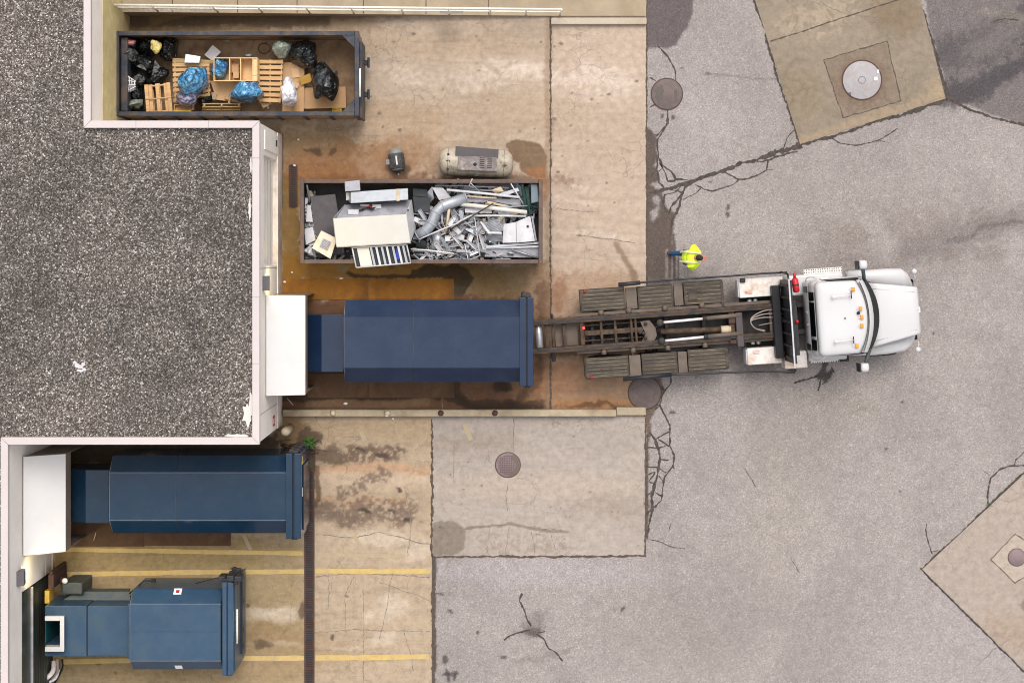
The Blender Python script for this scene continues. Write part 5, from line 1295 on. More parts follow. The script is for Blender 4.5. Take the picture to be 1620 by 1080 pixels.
m = MB(); m.panel(PP([(245, 440), (300, 400), (350, 485)], *A4, 1.50), .006); m.panel(PP([(440, 370), (495, 445), (405, 540)], *A4, [1.55, 1.45, 1.4]), .006)
solid('plastic_flap', 'pair of pale grey plastic flaps on the big black bag', 'plastic sheet', m, 'bag_grey', bevel=0)
bag('cloth_scrap', 'pink scrap of cloth in the north west corner of the rubbish skip', 'cloth', 180+190/6.75, 40+190/6.75, 1.25, 7, 4.5, .15, 'pink', 71)
bag('wrapper', 'yellow and white plastic wrapper on top of the bag heap', 'wrapper', 180+455/6.75, 40+235/6.75, 1.40, 8, 11, .2, 'yellow_wrap', 73, amp=.35)
bag('cloth_scrap', 'crumpled grey cloth hanging in the south west corner of the rubbish skip', 'cloth', 180+225/6.75, 40+845/6.75, 1.0, 16, 7, .2, 'bag_green', 77, rot=20, amp=.4)
# white lattice piece
m = MB(); q = PP([(120, 510), (235, 600), (235, 690), (155, 720)], *A4, [1.5, 1.5, 1.46, 1.46])
lat = thing('lattice_panel', 'grey piece with a white crossed lattice pattern and a blue edge, at the west wall', 'panel', (q[0]+q[2])/2)
MB().panel(q, .03).build('backing', MAT['scrap_dark'], lat)
m = MB(); up = Vector((0, 0, .012))
for f in (.1, .37, .64, .9): 
    m.tube([q[0].lerp(q[3], f)+up, q[1].lerp(q[2], max(0, f-.28))+up], .012, 4); m.tube([q[0].lerp(q[1], f)+up, q[3].lerp(q[2], f*.8)+up], .012, 4)
m.build('lattice', MAT['paper'], lat)
MB().tube([q[0]+up, q[3]+up], .03, 4).build('blue_edge', MAT['bag_blue'], lat)
solid('carton', 'white carton resting on the top edge of the slatted pallet', 'box', MB().hexa(PP([(755, 400), (915, 405), (930, 335), (765, 320)], *A4, 1.0), PP([(755, 400), (912, 402), (925, 335), (768, 308)], *A4, 1.22)), 'paper')
solid('carton', 'white square card tilted on the bare skip floor, north of the pallet', 'box', MB().panel(PP([(1055, 212), (1145, 285), (1050, 380), (967, 318)], *A4, [.55, .6, .62, .57]), .05), 'paper')
solid('plywood_strip', 'brown board strip along the top edge of the slatted pallet', 'board', MB().panel(PP([(625, 350), (1060, 375), (1055, 410), (628, 400)], *A4, .93), .02), 'wood_old')
q0 = PP([(640, 842), (850, 842), (850, 908), (640, 905)], *A4, 1.0)
m = MB(); X0_, X1_, Y1_, Y0_ = q0[0].x, q0[1].x, q0[0].y, q0[3].y
m.box((X0_, Y0_, .82), (X1_, Y0_+.03, 1.0)); m.box((X0_, Y1_-.03, .82), (X1_, Y1_, 1.0)); m.box((X0_, Y0_+.03, .82), (X0_+.03, Y1_-.03, .997)); m.box((X1_-.03, Y0_+.03, .82), (X1_, Y1_-.03, .997)); m.box((X0_+.03, Y0_+.03, .82), (X1_-.03, Y1_-.03, .84))
solid('wooden_tray', 'shallow open wooden tray below the purple grey bag', 'tray', m, 'wood')
solid('timber_board', 'yellow timber board along the south wall of the rubbish skip', 'board', MB().panel(PP([(515, 910), (825, 908), (830, 935), (512, 938)], *A4, 1.1), .06), 'yellow_paint')
CB = 'cardboard sheets in the rubbish skip'
def sheet_(label, pts, org, z, mat='cardboard', th=.012): solid('cardboard_sheet', label, 'cardboard', MB().panel(PP(pts, *org, z), th), mat, CB, bevel=0)
sheet_('flat cardboard sheet under the wide light blue bag', [(690, 415), (830, 418), (870, 530), (720, 512)], A1, [.92, .92, .85, .9])
sheet_('tall cardboard sheet between the slatted pallet and the east end', [(1060, 320), (1172, 322), (1168, 575), (1058, 575)], A1, .72)
sheet_('long cardboard sheet under the cornered black bag', [(1115, 452), (1382, 445), (1385, 553), (1112, 560)], A1, [.62, .62, .56, .6])
sheet_('small pale square card on the tall cardboard sheet', [(545, 460), (625, 452), (637, 555), (560, 565)], A5, .76, 'cardboard_pale')
sheet_('small ochre folded carton beside the cornered black bag', [(625, 570), (745, 520), (770, 600), (655, 640)], A5, [.9, .95, .85, .8], 'ochre', .05)
sheet_('small card flap behind the white bag', [(560, 600), (630, 625), (610, 675), (555, 660)], A5, .85, 'cardboard_pale')
sheet_('torn strip of cardboard below the wide light blue bag', [(945, 528), (1010, 530), (960, 555)], A1, .8)
sheet_('narrow pale card standing by the south wall of the skip', [(1062, 535), (1112, 535), (1105, 572), (1060, 570)], A1, .8, 'cardboard_pale')
m = MB(); q = PP([(765, 505), (790, 508), (785, 535), (752, 540)], *A1, .95)
m.tube(q, .05, 5); solid('cardboard_strip', 'curled brown cardboard strip above the edge standing pallet', 'cardboard', m, 'cardboard', bevel=0)
m = MB(); m.panel(PP([(695, 475), (722, 480), (715, 512), (700, 510)], *A1, [1.0, 1.0, .9, .9]), .03); solid('bark_board', 'small brown board piece beside the flat cardboard sheet', 'board', m, 'tan_board', bevel=0)
m = MB(); q = PP([(990, 868), (1075, 872), (1080, 925), (985, 922)], *A5, .5)
m.tube(q, .035, 5, closed=True); m.tube([q[0].lerp(q[3], .5), q[1].lerp(q[2], .5)], .03, 5); m.panel([v - Vector((0, 0, .01)) for v in q], .03, 1)
o = m.build('tool_case', [MAT['yellow_paint'], MAT['black']]); tag(o, 'small black and yellow case at the south east corner of the skip floor', 'case')
# loose litter on the skip floor
m_l = [(340, 215, 'paper'), (300, 222, 'cardboard_pale'), (215, 240, 'paper')]
for k, (x, y, w_, h_, mat, lab) in enumerate([(885, 285, 10, 3, 'paper', 'white scrap of paper above the wooden crate'), (775, 212, 14, 2, 'bag_green', 'pale grey strip on the bare skip floor near the north wall'), (986, 552, 4, 4, 'paper', 'small white paper ball below the slatted pallet'), (1225, 325, 5, 5, 'paper', 'white tied top of the large black bag'), (1180, 216, 8, 3, 'paper', 'white scrap on the large black bag')]):
    bag('paper_scrap', lab, 'litter', 120+x/3.24, y/3.24, .35 if k < 3 else 1.05, w_/2, h_/2+1, .06, mat, 90+k, amp=.3, sub=2)

# ------------------------------------------------------------------ contents of the scrap metal skip
B6 = ((460, 270), 6.75); B7 = ((650, 270), 6.75)
# the mass of small tangled offcuts underneath
rs = random.Random(12); mb = MB()
def offcut(px, py, z, big=1.0):
    c = P(px, py, z); an = rs.uniform(0, math.pi); L_ = rs.uniform(.10, .42)*big; w_ = rs.uniform(.02, .13)*big; t_ = rs.uniform(.004, .03)
    Mx = Matrix.Translation(c) @ Matrix.Rotation(an, 4, 'Z') @ Matrix.Rotation(rs.uniform(-.6, .6), 4, 'Y') @ Matrix.Rotation(rs.uniform(-.7, .7), 4, 'X')
    k = rs.random(); mi = 0 if k < .40 else 1 if k < .66 else 2 if k < .80 else 3 if k < .90 else 4 if k < .94 else 5
    mb.cbox((0, 0, 0), (L_, w_, t_), mi, Mx)
    if rs.random() < .4: mb.cbox((0, w_/2, t_*2+.02), (L_, t_, .05), mi, Mx)
for i in range(420): offcut(rs.uniform(655, 800), rs.uniform(333, 410), rs.uniform(.7, 1.15))
for i in range(160): offcut(rs.uniform(484, 500), rs.uniform(310, 408), rs.uniform(.5, .9))
for i in range(200): offcut(rs.uniform(690, 848), rs.uniform(293, 345), rs.uniform(.6, .9), 1.3)
for i in range(160): offcut(rs.uniform(690, 720), rs.uniform(345, 408), rs.uniform(.8, 1.2), .8)
for i in range(120): offcut(rs.uniform(500, 650), rs.uniform(395, 409), rs.uniform(.3, .6), .7)
o = mb.build('scrap_offcuts', [MAT['galv'], MAT['scrap_white'], MAT['scrap_grey'], MAT['scrap_black'], MAT['cream_wood'], MAT['rust_iron']], kind='stuff')
o['label'] = 'tangled small metal offcuts filling the scrap skip'; o['category'] = 'scrap metal'
# dark dirt bed
m = MB()
m.box(P(484, 408, .3)+Vector((0, 0, -.02)), P(850, 294, .3)+Vector((0, 0, .25)))
o = m.build('scrap_dirt', MAT['truck_dark'], kind='stuff'); o['label'] = 'dark dirt and fine scrap on the floor of the scrap skip'; o['category'] = 'scrap metal'
S = lambda name, lab, cat, pts, z, mat, th=.03, org=B6, grp=None: solid(name, lab, cat, MB().panel(PP(pts, *org, z), th), mat, grp, bevel=.003)
S('cabinet_door', 'dark grey flat cabinet door leaning at the west end of the scrap skip', 'door', [(210, 278), (474, 250), (575, 885), (300, 935)], [1.05, 1.1, .85, .8], 'scrap_dark', .05)
# square air diffuser
q = PP([(325, 640), (492, 722), (424, 942), (225, 826)], *B6, [1.25, 1.3, 1.3, 1.22])
df = thing('air_diffuser', 'square cream ceiling diffuser with a grey grille, tilted at the skip west end', 'diffuser', sum(q, Vector())/4)
mk('diffuser', (.60, .54, .46), .6, var=.06, dirt=(.55, .38, .16), damt=.8, dscale=3.5, dth=.56)
MB().panel(q, .05).build('frame', MAT['diffuser'], df, bevel=.004)
g = PP([(345, 718), (438, 764), (393, 858), (302, 812)], *B6, [1.285, 1.30, 1.30, 1.28]); MB().panel(g, .02).build('inner_frame', MAT['scrap_white'], df)
m = MB()
for i in range(7):
    f = (i+.5)/7; m.tube([g[0].lerp(g[1], .1).lerp(g[3].lerp(g[2], .1), f)+Vector((0, 0, .008)), g[0].lerp(g[1], .9).lerp(g[3].lerp(g[2], .9), f)+Vector((0, 0, .008))], .008, 4)
    m.tube([g[0].lerp(g[3], .1).lerp(g[1].lerp(g[2], .1), f)+Vector((0, 0, .010)), g[0].lerp(g[3], .9).lerp(g[1].lerp(g[2], .9), f)+Vector((0, 0, .010))], .006, 4)
m.build('grille', MAT['scrap_grey'], df)
# big cream ventilation cabinet with open north side
tp = PP([(455, 510), (1235, 466), (1277, 768), (490, 812)], *B6, [1.95, 1.95, 1.75, 1.75])
nb = PP([(578, 365), (1292, 312)], *B6, [1.15, 1.15]); rb = PP([(1335, 620)], *B6, 1.15)[0]
hv = thing('ventilation_cabinet', 'large cream sheet metal ventilation cabinet with its wiring side open, across the scrap skip', 'cabinet', sum(tp, Vector())/4 - Vector((0, 0, .8)))
MB().panel(tp, .02).build('cover_panel', MAT['cream'], hv, bevel=.004)
dn = Vector((0, 0, -.75)); bt = [tp[3]+dn, tp[2]+dn]
MB().panel([tp[1]-Vector((0, 0, .022)), nb[1], rb, tp[2]-Vector((0, 0, .022))], .02).build('side_panel', MAT['scrap_white'], hv)
MB().panel([tp[0]-Vector((0, 0, .022)), nb[0], tp[3]+dn*.8, tp[3]-Vector((0, 0, .022))], .02).build('side_panel', MAT['scrap_grey'], hv)
inn_ = [tp[0]-Vector((0, 0, .25)), tp[1]-Vector((0, 0, .25)), nb[1]-Vector((0, 0, .02)), nb[0]-Vector((0, 0, .02))]
MB().panel(inn_, .02).build('back_plate', MAT['scrap_grey'], hv)
MB().panel([tp[3]-Vector((0, 0, .03)), tp[2]-Vector((0, 0, .03)), tp[2]+dn, tp[3]+dn], .02).build('front_panel', MAT['cream'], hv)
def on_plate(cx, cy, zoff=0): 
    fx = (cx-455)/(1260-455); base = inn_[0].lerp(inn_[1], fx); bb = inn_[3].lerp(inn_[2], fx); yy = 270+cy/6.75
    f = min(1, max(0, ((505-30*fx)-cy)/150)); return base.lerp(bb, f)+Vector((0, 0, zoff))
m = MB()
for cx, cy, sx, sy, sz in ((630, 440, .30, .14, .12), (715, 370, .26, .07, .1), (880, 385, .20, .12, .12), (840, 390, .10, .16, .08)): m.cbox(on_plate(cx, cy, .07), (sx, sy, sz))
m.build('junction_box', MAT['scrap_white'], hv, bevel=.01, split=True)
m = MB()
for k in range(6): m.tube(sm([on_plate(650+k*15, 430, .1), on_plate(720+k*10, 410-6*k, .16), on_plate(790+k*8, 400+5*k, .14), on_plate(860, 395, .12)], 4), .008, 4)
m.build('wiring', MAT['black'], hv); MB().tube(sm([on_plate(700, 420, .12), on_plate(780, 385, .2), on_plate(850, 410, .14)], 5), .008, 4).build('wiring', MAT['red'], hv)
m = MB(); m.cbox(tp[1]+Vector((.04, .12, -.10)), (.04, .05, .03)); m.build('rubber_stop', MAT['black'], hv)
solid('metal_box', 'small grey metal box hanging over the north rim of the scrap skip', 'box', MB().hexa(PP([(580, 225), (745, 218), (735, 105), (575, 120)], *B6, 1.4), PP([(580, 222), (743, 212), (735, 102), (575, 118)], *B6, 1.75)), 'scrap_grey', bevel=.01)
solid('metal_housing', 'long pale galvanised housing lying north of the cream ventilation cabinet', 'housing', MB().hexa(PP([(592, 310), (1250, 310), (1255, 185), (590, 240)], *B6, 1.0), PP([(640, 350), (1255, 312), (1252, 190), (640, 228)], *B6, 1.68)), 'galv', bevel=.015)
solid('metal_band', 'dark brown band wrapped round the long galvanised housing', 'strap', MB().panel(PP([(1128, 195), (1158, 193), (1162, 322), (1130, 325)], *B6, 1.70), .02), 'tan_board', bevel=0)
solid('metal_channel', 'pale channel end piece west of the long galvanised housing', 'channel', MB().panel(PP([(588, 235), (640, 232), (645, 300), (592, 318)], *B6, 1.45), .12), 'scrap_white')
S('sheet_metal', 'narrow pale panel standing at the north west corner of the scrap skip', 'panel', [(163, 155), (180, 155), (215, 350), (200, 355)], [1.35, 1.35, .8, .8], 'galv')
S('sheet_metal', 'narrow white panel against the west wall of the scrap skip', 'panel', [(145, 290), (182, 290), (172, 478), (142, 478)], .9, 'scrap_white')
S('sheet_metal', 'white folded panel beside the dark grey cabinet door', 'panel', [(178, 365), (212, 370), (236, 548), (160, 545)], 1.0, 'scrap_white', .08)
S('sheet_metal', 'white rectangular panel west of the square diffuser', 'panel', [(143, 620), (235, 603), (266, 742), (162, 792)], 1.0, 'scrap_white', .05)
bag('sheet_metal_scrap', 'crumpled white sheet metal in the south west corner of the scrap skip', 'scrap metal', 460+215/6.75, 270+870/6.75, .6, 11, 10, .4, 'scrap_white', 101, amp=.5, sub=3)
# white filter rack, hanging over the south rim
q = PP([(655, 822), (1238, 792), (1282, 985), (700, 1035)], *B6, [1.62, 1.62, 1.60, 1.60])
fr = thing('filter_rack', 'white framed rack with pale slats hanging over the south rim of the scrap skip', 'rack', sum(q, Vector())/4 - Vector((0, 0, .1)))
m = MB()
for i in range(4): m.tube([q[i], q[(i+1) % 4]], .022, 4)
m.build('frame', MAT['scrap_white'], fr)
for k, f in enumerate((.34, .44, .54, .63, .74, .84, .93)):
    a = q[0].lerp(q[1], f); b = q[3].lerp(q[2], f); u = (q[1]-q[0]).normalized()*.05
    MB().panel([a-u*.6, a+u*.6, b+u*.6+Vector((0, 0, -.02)), b-u*.6], .03).build('slat', MAT['scrap_white' if k % 2 else 'galv'], fr)
a = q[0].lerp(q[1], .08); MB().panel([q[0].lerp(q[1], .08)-Vector((0, 0, .05)), q[0].lerp(q[1], .30)-Vector((0, 0, .05)), q[3].lerp(q[2], .30)-Vector((0, 0, .05)), q[3].lerp(q[2], .08)-Vector((0, 0, .05))], .02).build('filter_mat', MAT['cream'], fr)
mk('blue_bit', (.01, .03, .25), .5)
MB().cbox(q[0].lerp(q[1], .8).lerp(q[3].lerp(q[2], .8), .5)-Vector((0, 0, .06)), (.1, .28, .04)).build('blue_scrap', MAT['blue_bit'], fr)
m = MB(); m.panel([v - Vector((0, 0, .10)) for v in q], .01); m.build('backing_sheet', MAT['scrap_black'], fr)
S('sheet_metal', 'black square panel east of the cream ventilation cabinet', 'panel', [(20, 275), (205, 290), (205, 440), (42, 444)], 1.2, 'scrap_black', .05, B7)
S('sheet_metal', 'black panel half hidden north of the black square panel', 'panel', [(20, 190), (170, 200), (190, 285), (22, 270)], 1.1, 'scrap_black', .04, B7)
S('sheet_metal', 'white square sheet north west of the silver duct elbow', 'panel', [(228, 182), (345, 186), (430, 290), (302, 316)], [1.35, 1.4, 1.3, 1.25], 'scrap_white', .02, B7)
S('sheet_metal', 'folded grey sheet beside the white square sheet', 'panel', [(178, 232), (230, 168), (245, 300), (190, 370)], [1.2, 1.3, 1.2, .9], 'scrap_grey', .02, B7)
# segmented duct elbow
def duct(label, pts, r, org, z, mat='galv'):
    q = PP(pts, *org, z); root = thing('duct_elbow', label, 'duct', sum(q, Vector())/len(q))
    MB().tube(q, r, 18).build('duct_body', MAT[mat], root)
    for i in range(len(q)):
        t_ = (q[min(i+1, len(q)-1)]-q[max(i-1, 0)]).normalized()*.015
        MB().tube([q[i]-t_, q[i]+t_], r*1.06, 18).build('seam_ring', MAT['scrap_grey'], root)
duct('silver segmented duct elbow lying on top in the middle of the scrap skip', [(590, 290), (340, 375), (270, 440), (225, 560), (160, 640), (75, 690)], .155, B7, [1.4, 1.45, 1.45, 1.4, 1.35, 1.3])
duct('short curved silver duct end near the south rim of the scrap skip', [(265, 665), (290, 740), (270, 800), (225, 840)], .15, B7, [1.15, 1.15, 1.1, 1.0])
def rod(name, lab, pts, rpx, z, mat, org=B7, cat='pipe', grp=None, n=10):
    q = PP(pts, *org, z); o = MB().tube(q, rpx/6.75*(CAMZ-1.2)/FPX, n).build(name, MAT[mat]); tag(o, lab, cat, grp)
rod('metal_tube', 'long white tube running east from the white square sheet', [(385, 205), (800, 245), (1160, 285)], 14, 1.45, 'scrap_white')
rod('wooden_batten', 'thin cream batten above the long cream pole', [(590, 270), (760, 285), (915, 292)], 11, 1.35, 'cream_wood')
rod('wooden_pole', 'thick cream pole lying across the east half of the scrap skip', [(540, 358), (880, 400), (1240, 445)], 24, 1.42, 'cream')
S('wooden_board', 'peeling tan board near the cream pole', 'board', [(815, 322), (1042, 372), (1040, 392), (815, 350)], 1.36, 'tan_board', .03, B7)
rod('wooden_post', 'upright cream post piece south of the silver duct elbow', [(408, 405), (375, 645)], 17, [1.45, 1.2], 'cream_wood', n=4)
rod('metal_rod', 'long dark rod lying diagonally across the scrap', [(430, 622), (880, 350)], 8, [1.4, 1.6], 'truck_frame')
rod('metal_tube', 'bent white tube below the cream pole', [(430, 610), (540, 530), (640, 482), (900, 480), (1232, 486)], 11, 1.38, 'scrap_white')
rod('metal_tube', 'white tube bent down towards the lower duct', [(90, 732), (300, 640), (500, 560)], 8, 1.45, 'scrap_white')
rod('metal_tube', 'thin white rod leaning over the north rim', [(655, 90), (622, 160), (668, 185)], 6, [1.75, 1.5, 1.4], 'scrap_white')
rod('metal_tube', 'thin white rod beside the one on the north rim', [(635, 130), (735, 225)], 6, [1.65, 1.45], 'galv')
rod('metal_tube', 'white rod near the north east corner of the scrap skip', [(1068, 140), (1205, 365)], 7, [1.55, 1.35], 'scrap_white')
rod('metal_tube', 'grey tube parallel to the north wall of the scrap skip', [(260, 165), (520, 160), (1050, 185)], 8, 1.25, 'scrap_grey')
rod('metal_tube', 'pale tube below the north wall in the scrap skip', [(620, 205), (900, 215), (1150, 240)], 10, 1.2, 'galv')
rod('metal_angle', 'thin white angle running to the green frame', [(870, 395), (1250, 375)], 8, 1.42, 'galv', n=4)
rod('metal_rod', 'pair of pale rods along the south west of the tangle, upper', [(0, 838), (180, 848), (460, 886)], 7, 1.3, 'rail_white')
rod('metal_rod', 'pair of pale rods along the south west of the tangle, lower', [(20, 858), (200, 862), (430, 895), (340, 935)], 5, 1.25, 'scrap_white')
rod('wire_frame', 'bent white wire frame near the south rim of the scrap skip', [(575, 780), (612, 958), (735, 908), (712, 770)], 6, 1.35, 'scrap_white', cat='wire')
rod('wire_frame', 'thin white wire crossing the tangle', [(680, 500), (700, 640), (740, 910)], 5, 1.4, 'scrap_white', cat='wire')
rod('wire_frame', 'thin grey wire running from the duct to the white panels', [(450, 415), (600, 560), (780, 715)], 5, 1.42, 'galv', cat='wire')
rod('wire_frame', 'curved wire loop at the south west of the tangle', [(0, 900), (40, 935), (70, 900), (60, 870), (20, 870)], 5, 1.0, 'galv', cat='wire')
rod('metal_rod', 'white rod along the south rim of the scrap skip, west piece', [(385, 940), (780, 938)], 5, 1.1, 'scrap_white')
rod('metal_rod', 'white rod along the south rim of the scrap skip, east piece', [(905, 940), (1065, 940)], 5, 1.1, 'scrap_white')
S('sheet_metal', 'mauve grey flat panel between the white tube and the tan board', 'panel', [(600, 292), (1160, 305), (1180, 370), (1040, 362), (830, 318), (800, 335), (610, 335)], 1.25, 'scrap_grey', .03, B7)
S('sheet_metal', 'white strip panel with a black hole below the cream pole', 'panel', [(575, 398), (862, 412), (866, 455), (578, 448)], 1.3, 'scrap_white', .04, B7)
S('sheet_metal', 'pale bent sheet at the north of the scrap skip', 'panel', [(865, 210), (960, 175), (992, 222), (900, 245)], [1.4, 1.45, 1.4, 1.3], 'cream_wood', .02, B7)
S('sheet_metal', 'grey blue strip near the north east corner of the scrap skip', 'panel', [(930, 250), (1140, 182), (1160, 215), (960, 285)], 1.4, 'galv', .03, B7)
S('sheet_metal', 'brown plank along the north wall of the scrap skip', 'board', [(690, 140), (1055, 135), (1055, 165), (690, 172)], 1.2, 'skip_brown', .04, B7)
# green bits
gb = MB(); gb.hexa(PP([(1270, 375), (1370, 380), (1365, 140), (1275, 145)], *B7, .6), PP([(1285, 350), (1370, 330), (1350, 140), (1280, 140)], *B7, 1.35))
mk('bluegrey', (.13, .17, .19), .5, var=.15)
solid('plastic_bin', 'blue grey angular bin in the north east corner of the scrap skip', 'bin', gb, 'bluegrey', bevel=.02)
gf = MB(); gf.tube(PP([(1185, 145), (1225, 360), (1270, 460)], *B7, [1.4, 1.4, 1.3]), .05, 4); gf.tube(PP([(1250, 310), (1275, 470)], *B7, 1.45), .025, 6); gf.tube(PP([(1225, 360), (1370, 400)], *B7, 1.2), .04, 4)
gf.panel(PP([(1215, 180), (1265, 170), (1265, 330), (1240, 330)], *B7, 1.1), .03); gf.panel(PP([(1270, 440), (1370, 400), (1370, 425), (1290, 450)], *B7, 1.0), .03)
solid('green_stand', 'dark green steel frame leaning beside the blue grey bin', 'frame', gf, 'scrap_green')
# pair of curved white panels
wp = thing('appliance_panel', 'pair of bright white curved appliance panels at the east end of the scrap skip', 'panel', P(650+1150/6.75, 270+640/6.75, 1.0))
def curved(pts, z, lift):
    a, b, c, d = PP(pts, *B7, z); m = MB(); n = 7; rows = []
    for i in range(n+1):
        f = i/n; h = Vector((0, 0, lift*math.sin(math.pi*f))); rows.append((a.lerp(b, f)+h, d.lerp(c, f)+h))
    vs = [p for r in rows for p in r]; dn = Vector((0, 0, -.015)); k = len(vs)
    m.add(vs+[v+dn for v in vs], [(2*i, 2*i+1, 2*i+3, 2*i+2) for i in range(n)] + [(k+2*i, k+2*i+2, k+2*i+3, k+2*i+1) for i in range(n)], 0, True); return m
curved([(990, 572), (1125, 548), (1130, 768), (980, 770)], 1.3, .06).build('white_sheet', MAT['scrap_white'], wp)
curved([(1126, 546), (1275, 482), (1325, 752), (1133, 768)], 1.33, .07).build('white_sheet', MAT['scrap_white'], wp)
MB().panel(PP([(1285, 482), (1305, 490), (1345, 745), (1328, 750)], *B7, 1.25), .03).build('edge_strip', MAT['scrap_grey'], wp)
MB().cbox(PP([(1248, 595)], *B7, 1.41)[0], (.06, .06, .02)).build('rubber_stop', MAT['black'], wp)
# louvred grilles
def grille(lab, pts, z, n, mat='galv'):
    q = PP(pts, *B7, z); root = thing('vent_grille', lab, 'grille', sum(q, Vector())/4)
    MB().panel(q, .02).build('frame', MAT['scrap_grey'], root); m = MB()
    for i in range(n):
        f = (i+.5)/n; m.tube([q[0].lerp(q[3], f).lerp(q[1].lerp(q[2], f), .05)+Vector((0, 0, .012)), q[0].lerp(q[3], f).lerp(q[1].lerp(q[2], f), .95)+Vector((0, 0, .012))], .010, 4)
    m.build('louvre', MAT[mat], root)
grille('louvred grey grille tucked under the bent white tube', [(800, 560), (930, 500), (990, 640), (850, 690)], 1.25, 9)
grille('louvred grille lying below the first, beside the white panels', [(790, 690), (975, 660), (980, 760), (800, 745)], 1.15, 7)
grille('small louvred grille at the centre of the tangle', [(690, 590), (800, 560), (830, 640), (720, 680)], 1.2, 7, 'scrap_white')
S('metal_channel', 'white bent channel over the louvred grilles', 'channel', [(735, 545), (760, 545), (840, 650), (970, 655), (970, 675), (825, 672)], 1.4, 'scrap_white', .02, B7)
# long grey panel assembly at the south east
lp = thing('metal_tray', 'long grey metal tray along the south wall at the east end', 'tray', P(650+1085/6.75, 270+870/6.75, .9))
MB().panel(PP([(805, 830), (1368, 800), (1368, 930), (790, 918)], *B7, 1.1), .03).build('tray_base', MAT['scrap_grey'], lp)
MB().panel(PP([(805, 800), (1365, 760), (1365, 782), (805, 828)], *B7, 1.22), .05).build('tray_edge', MAT['galv'], lp)
MB().panel(PP([(808, 822), (1368, 796), (1368, 820), (808, 835)], *B7, 1.18), .03).build('tray_lip', MAT['scrap_white'], lp)
m = MB(); m.tube(PP([(1075, 840), (1345, 930)], *B7, 1.2), .03, 4); m.tube(PP([(1030, 870), (1100, 885)], *B7, 1.2), .05, 4); m.build('loose_strap', MAT['galv'], lp)
# coil of dark corrugated hose
m = MB(); c = P(650+230/6.75, 270+905/6.75, .75)
for k in range(4): m.tube([c+Vector(((.20+.02*k)*math.cos(a*.35), (.13+.015*k)*math.sin(a*.35), .05*k)) for a in range(18)], .035, 6, closed=True)
solid('hose_coil', 'coil of dark green ribbed hose near the south rim of the scrap skip', 'hose', m, 'scrap_green', bevel=0)
m = MB(); q = PP([(0, 760), (45, 640), (50, 760), (20, 810)], *B7, [.9, 1.1, .9, .8]); m.panel(q, .03)
solid('metal_plate', 'dark teal plate wedged between the cream cabinet and the ducts', 'plate', m, 'scrap_green')
c = P(650+115/6.75, 270+770/6.75, .95); m = MB(); m.lathe([(.10, 0), (.16, .02), (.16, .22), (.06, .24), (0, .24)], Matrix.Translation(c) @ Matrix.Rotation(.3, 4, 'X'), 16)
solid('fan_motor', 'dark round fan motor between the ducts and the filter rack', 'motor', m, 'scrap_black')
# medium pieces in the tangle, each a thing of its own
KINDS = ['twisted white bracket', 'bent galvanised strip', 'crushed white tray', 'grey perforated rail', 'short white pipe', 'folded galvanised sheet', 'pale slotted angle', 'white shelf end', 'dull grey bracket', 'small white cover']
SPOTS = [(440, 540), (470, 480), (500, 700), (560, 620), (600, 560), (640, 640), (620, 750), (660, 800), (560, 860), (500, 760), (420, 720), (370, 780), (360, 860), (460, 800), (600, 880), (680, 880), (740, 830), (760, 760), (720, 620), (860, 560), (480, 620), (130, 490), (90, 540), (150, 560), (330, 480), (540, 480), (640, 530), (310, 830)]
NEAR = ['just east of the upright cream post', 'north of the upright cream post', 'south of the dark diagonal rod', 'under the dark diagonal rod', 'near the bent white tube', 'at the heart of the tangle', 'above the bent wire frame', 'inside the bent wire frame', 'west of the bent wire frame', 'in the lower middle of the tangle', 'right below the upright cream post', 'beside the short curved duct', 'south of the short curved duct', 'between the short duct and the wire frame', 'near the south rim inside the wire frame', 'near the south rim east of the wire frame', 'next to the louvred grilles', 'left of the second louvred grille', 'above the small louvred grille', 'above the louvred grilles', 'below the bent white tube start', 'beside the black square panel foot', 'below the black square panel', 'at the west end of the duct elbow', 'inside the curve of the duct elbow', 'under the white strip panel', 'below the white strip panel with a hole', 'right at the short duct mouth']
rs = random.Random(77)
for k, ((cx, cy), nr) in enumerate(zip(SPOTS, NEAR)):
    kd = KINDS[k % 10]; c = P(650+cx/6.75, 270+cy/6.75, rs.uniform(1.15, 1.32)); an = rs.uniform(0, 3.1)
    Mx = Matrix.Translation(c) @ Matrix.Rotation(an, 4, 'Z') @ Matrix.Rotation(rs.uniform(-.35, .35), 4, 'X') @ Matrix.Rotation(rs.uniform(-.3, .3), 4, 'Y')
    L_ = rs.uniform(.28, .5); w_ = rs.uniform(.07, .16); m = MB(); t_ = .008
    if 'pipe' in kd: m.tube([Mx @ Vector((-L_/2, 0, 0)), Mx @ Vector((L_/2, 0, 0))], .03, 8)
    else:
        m.cbox((0, 0, 0), (L_, w_, t_), 0, Mx); m.cbox((0, w_/2-t_/2, .03+t_/2), (L_, t_, .06), 0, Mx)
        if k % 2: m.cbox((0, -w_/2+t_/2, .03+t_/2), (L_, t_, .06), 0, Mx)
        if k % 3 == 0: m.cbox((L_/2-t_/2, 0, .03+t_/2), (t_, w_-2.2*t_, .055), 0, Mx)
    nm = {'bracket': 'metal_bracket', 'strip': 'metal_strip', 'tray': 'metal_tray', 'rail': 'metal_rail', 'pipe': 'short_pipe', 'sheet': 'metal_sheet', 'angle': 'metal_angle', 'end': 'shelf_end', 'cover': 'metal_cover'}[kd.split()[-1]]
    solid(nm, kd+' '+nr, 'scrap metal', m, ['scrap_white', 'galv', 'scrap_white', 'scrap_grey', 'scrap_white', 'galv', 'galv', 'scrap_white', 'scrap_grey', 'scrap_white'][k % 10], 'loose pieces in the scrap tangle', bevel=0)
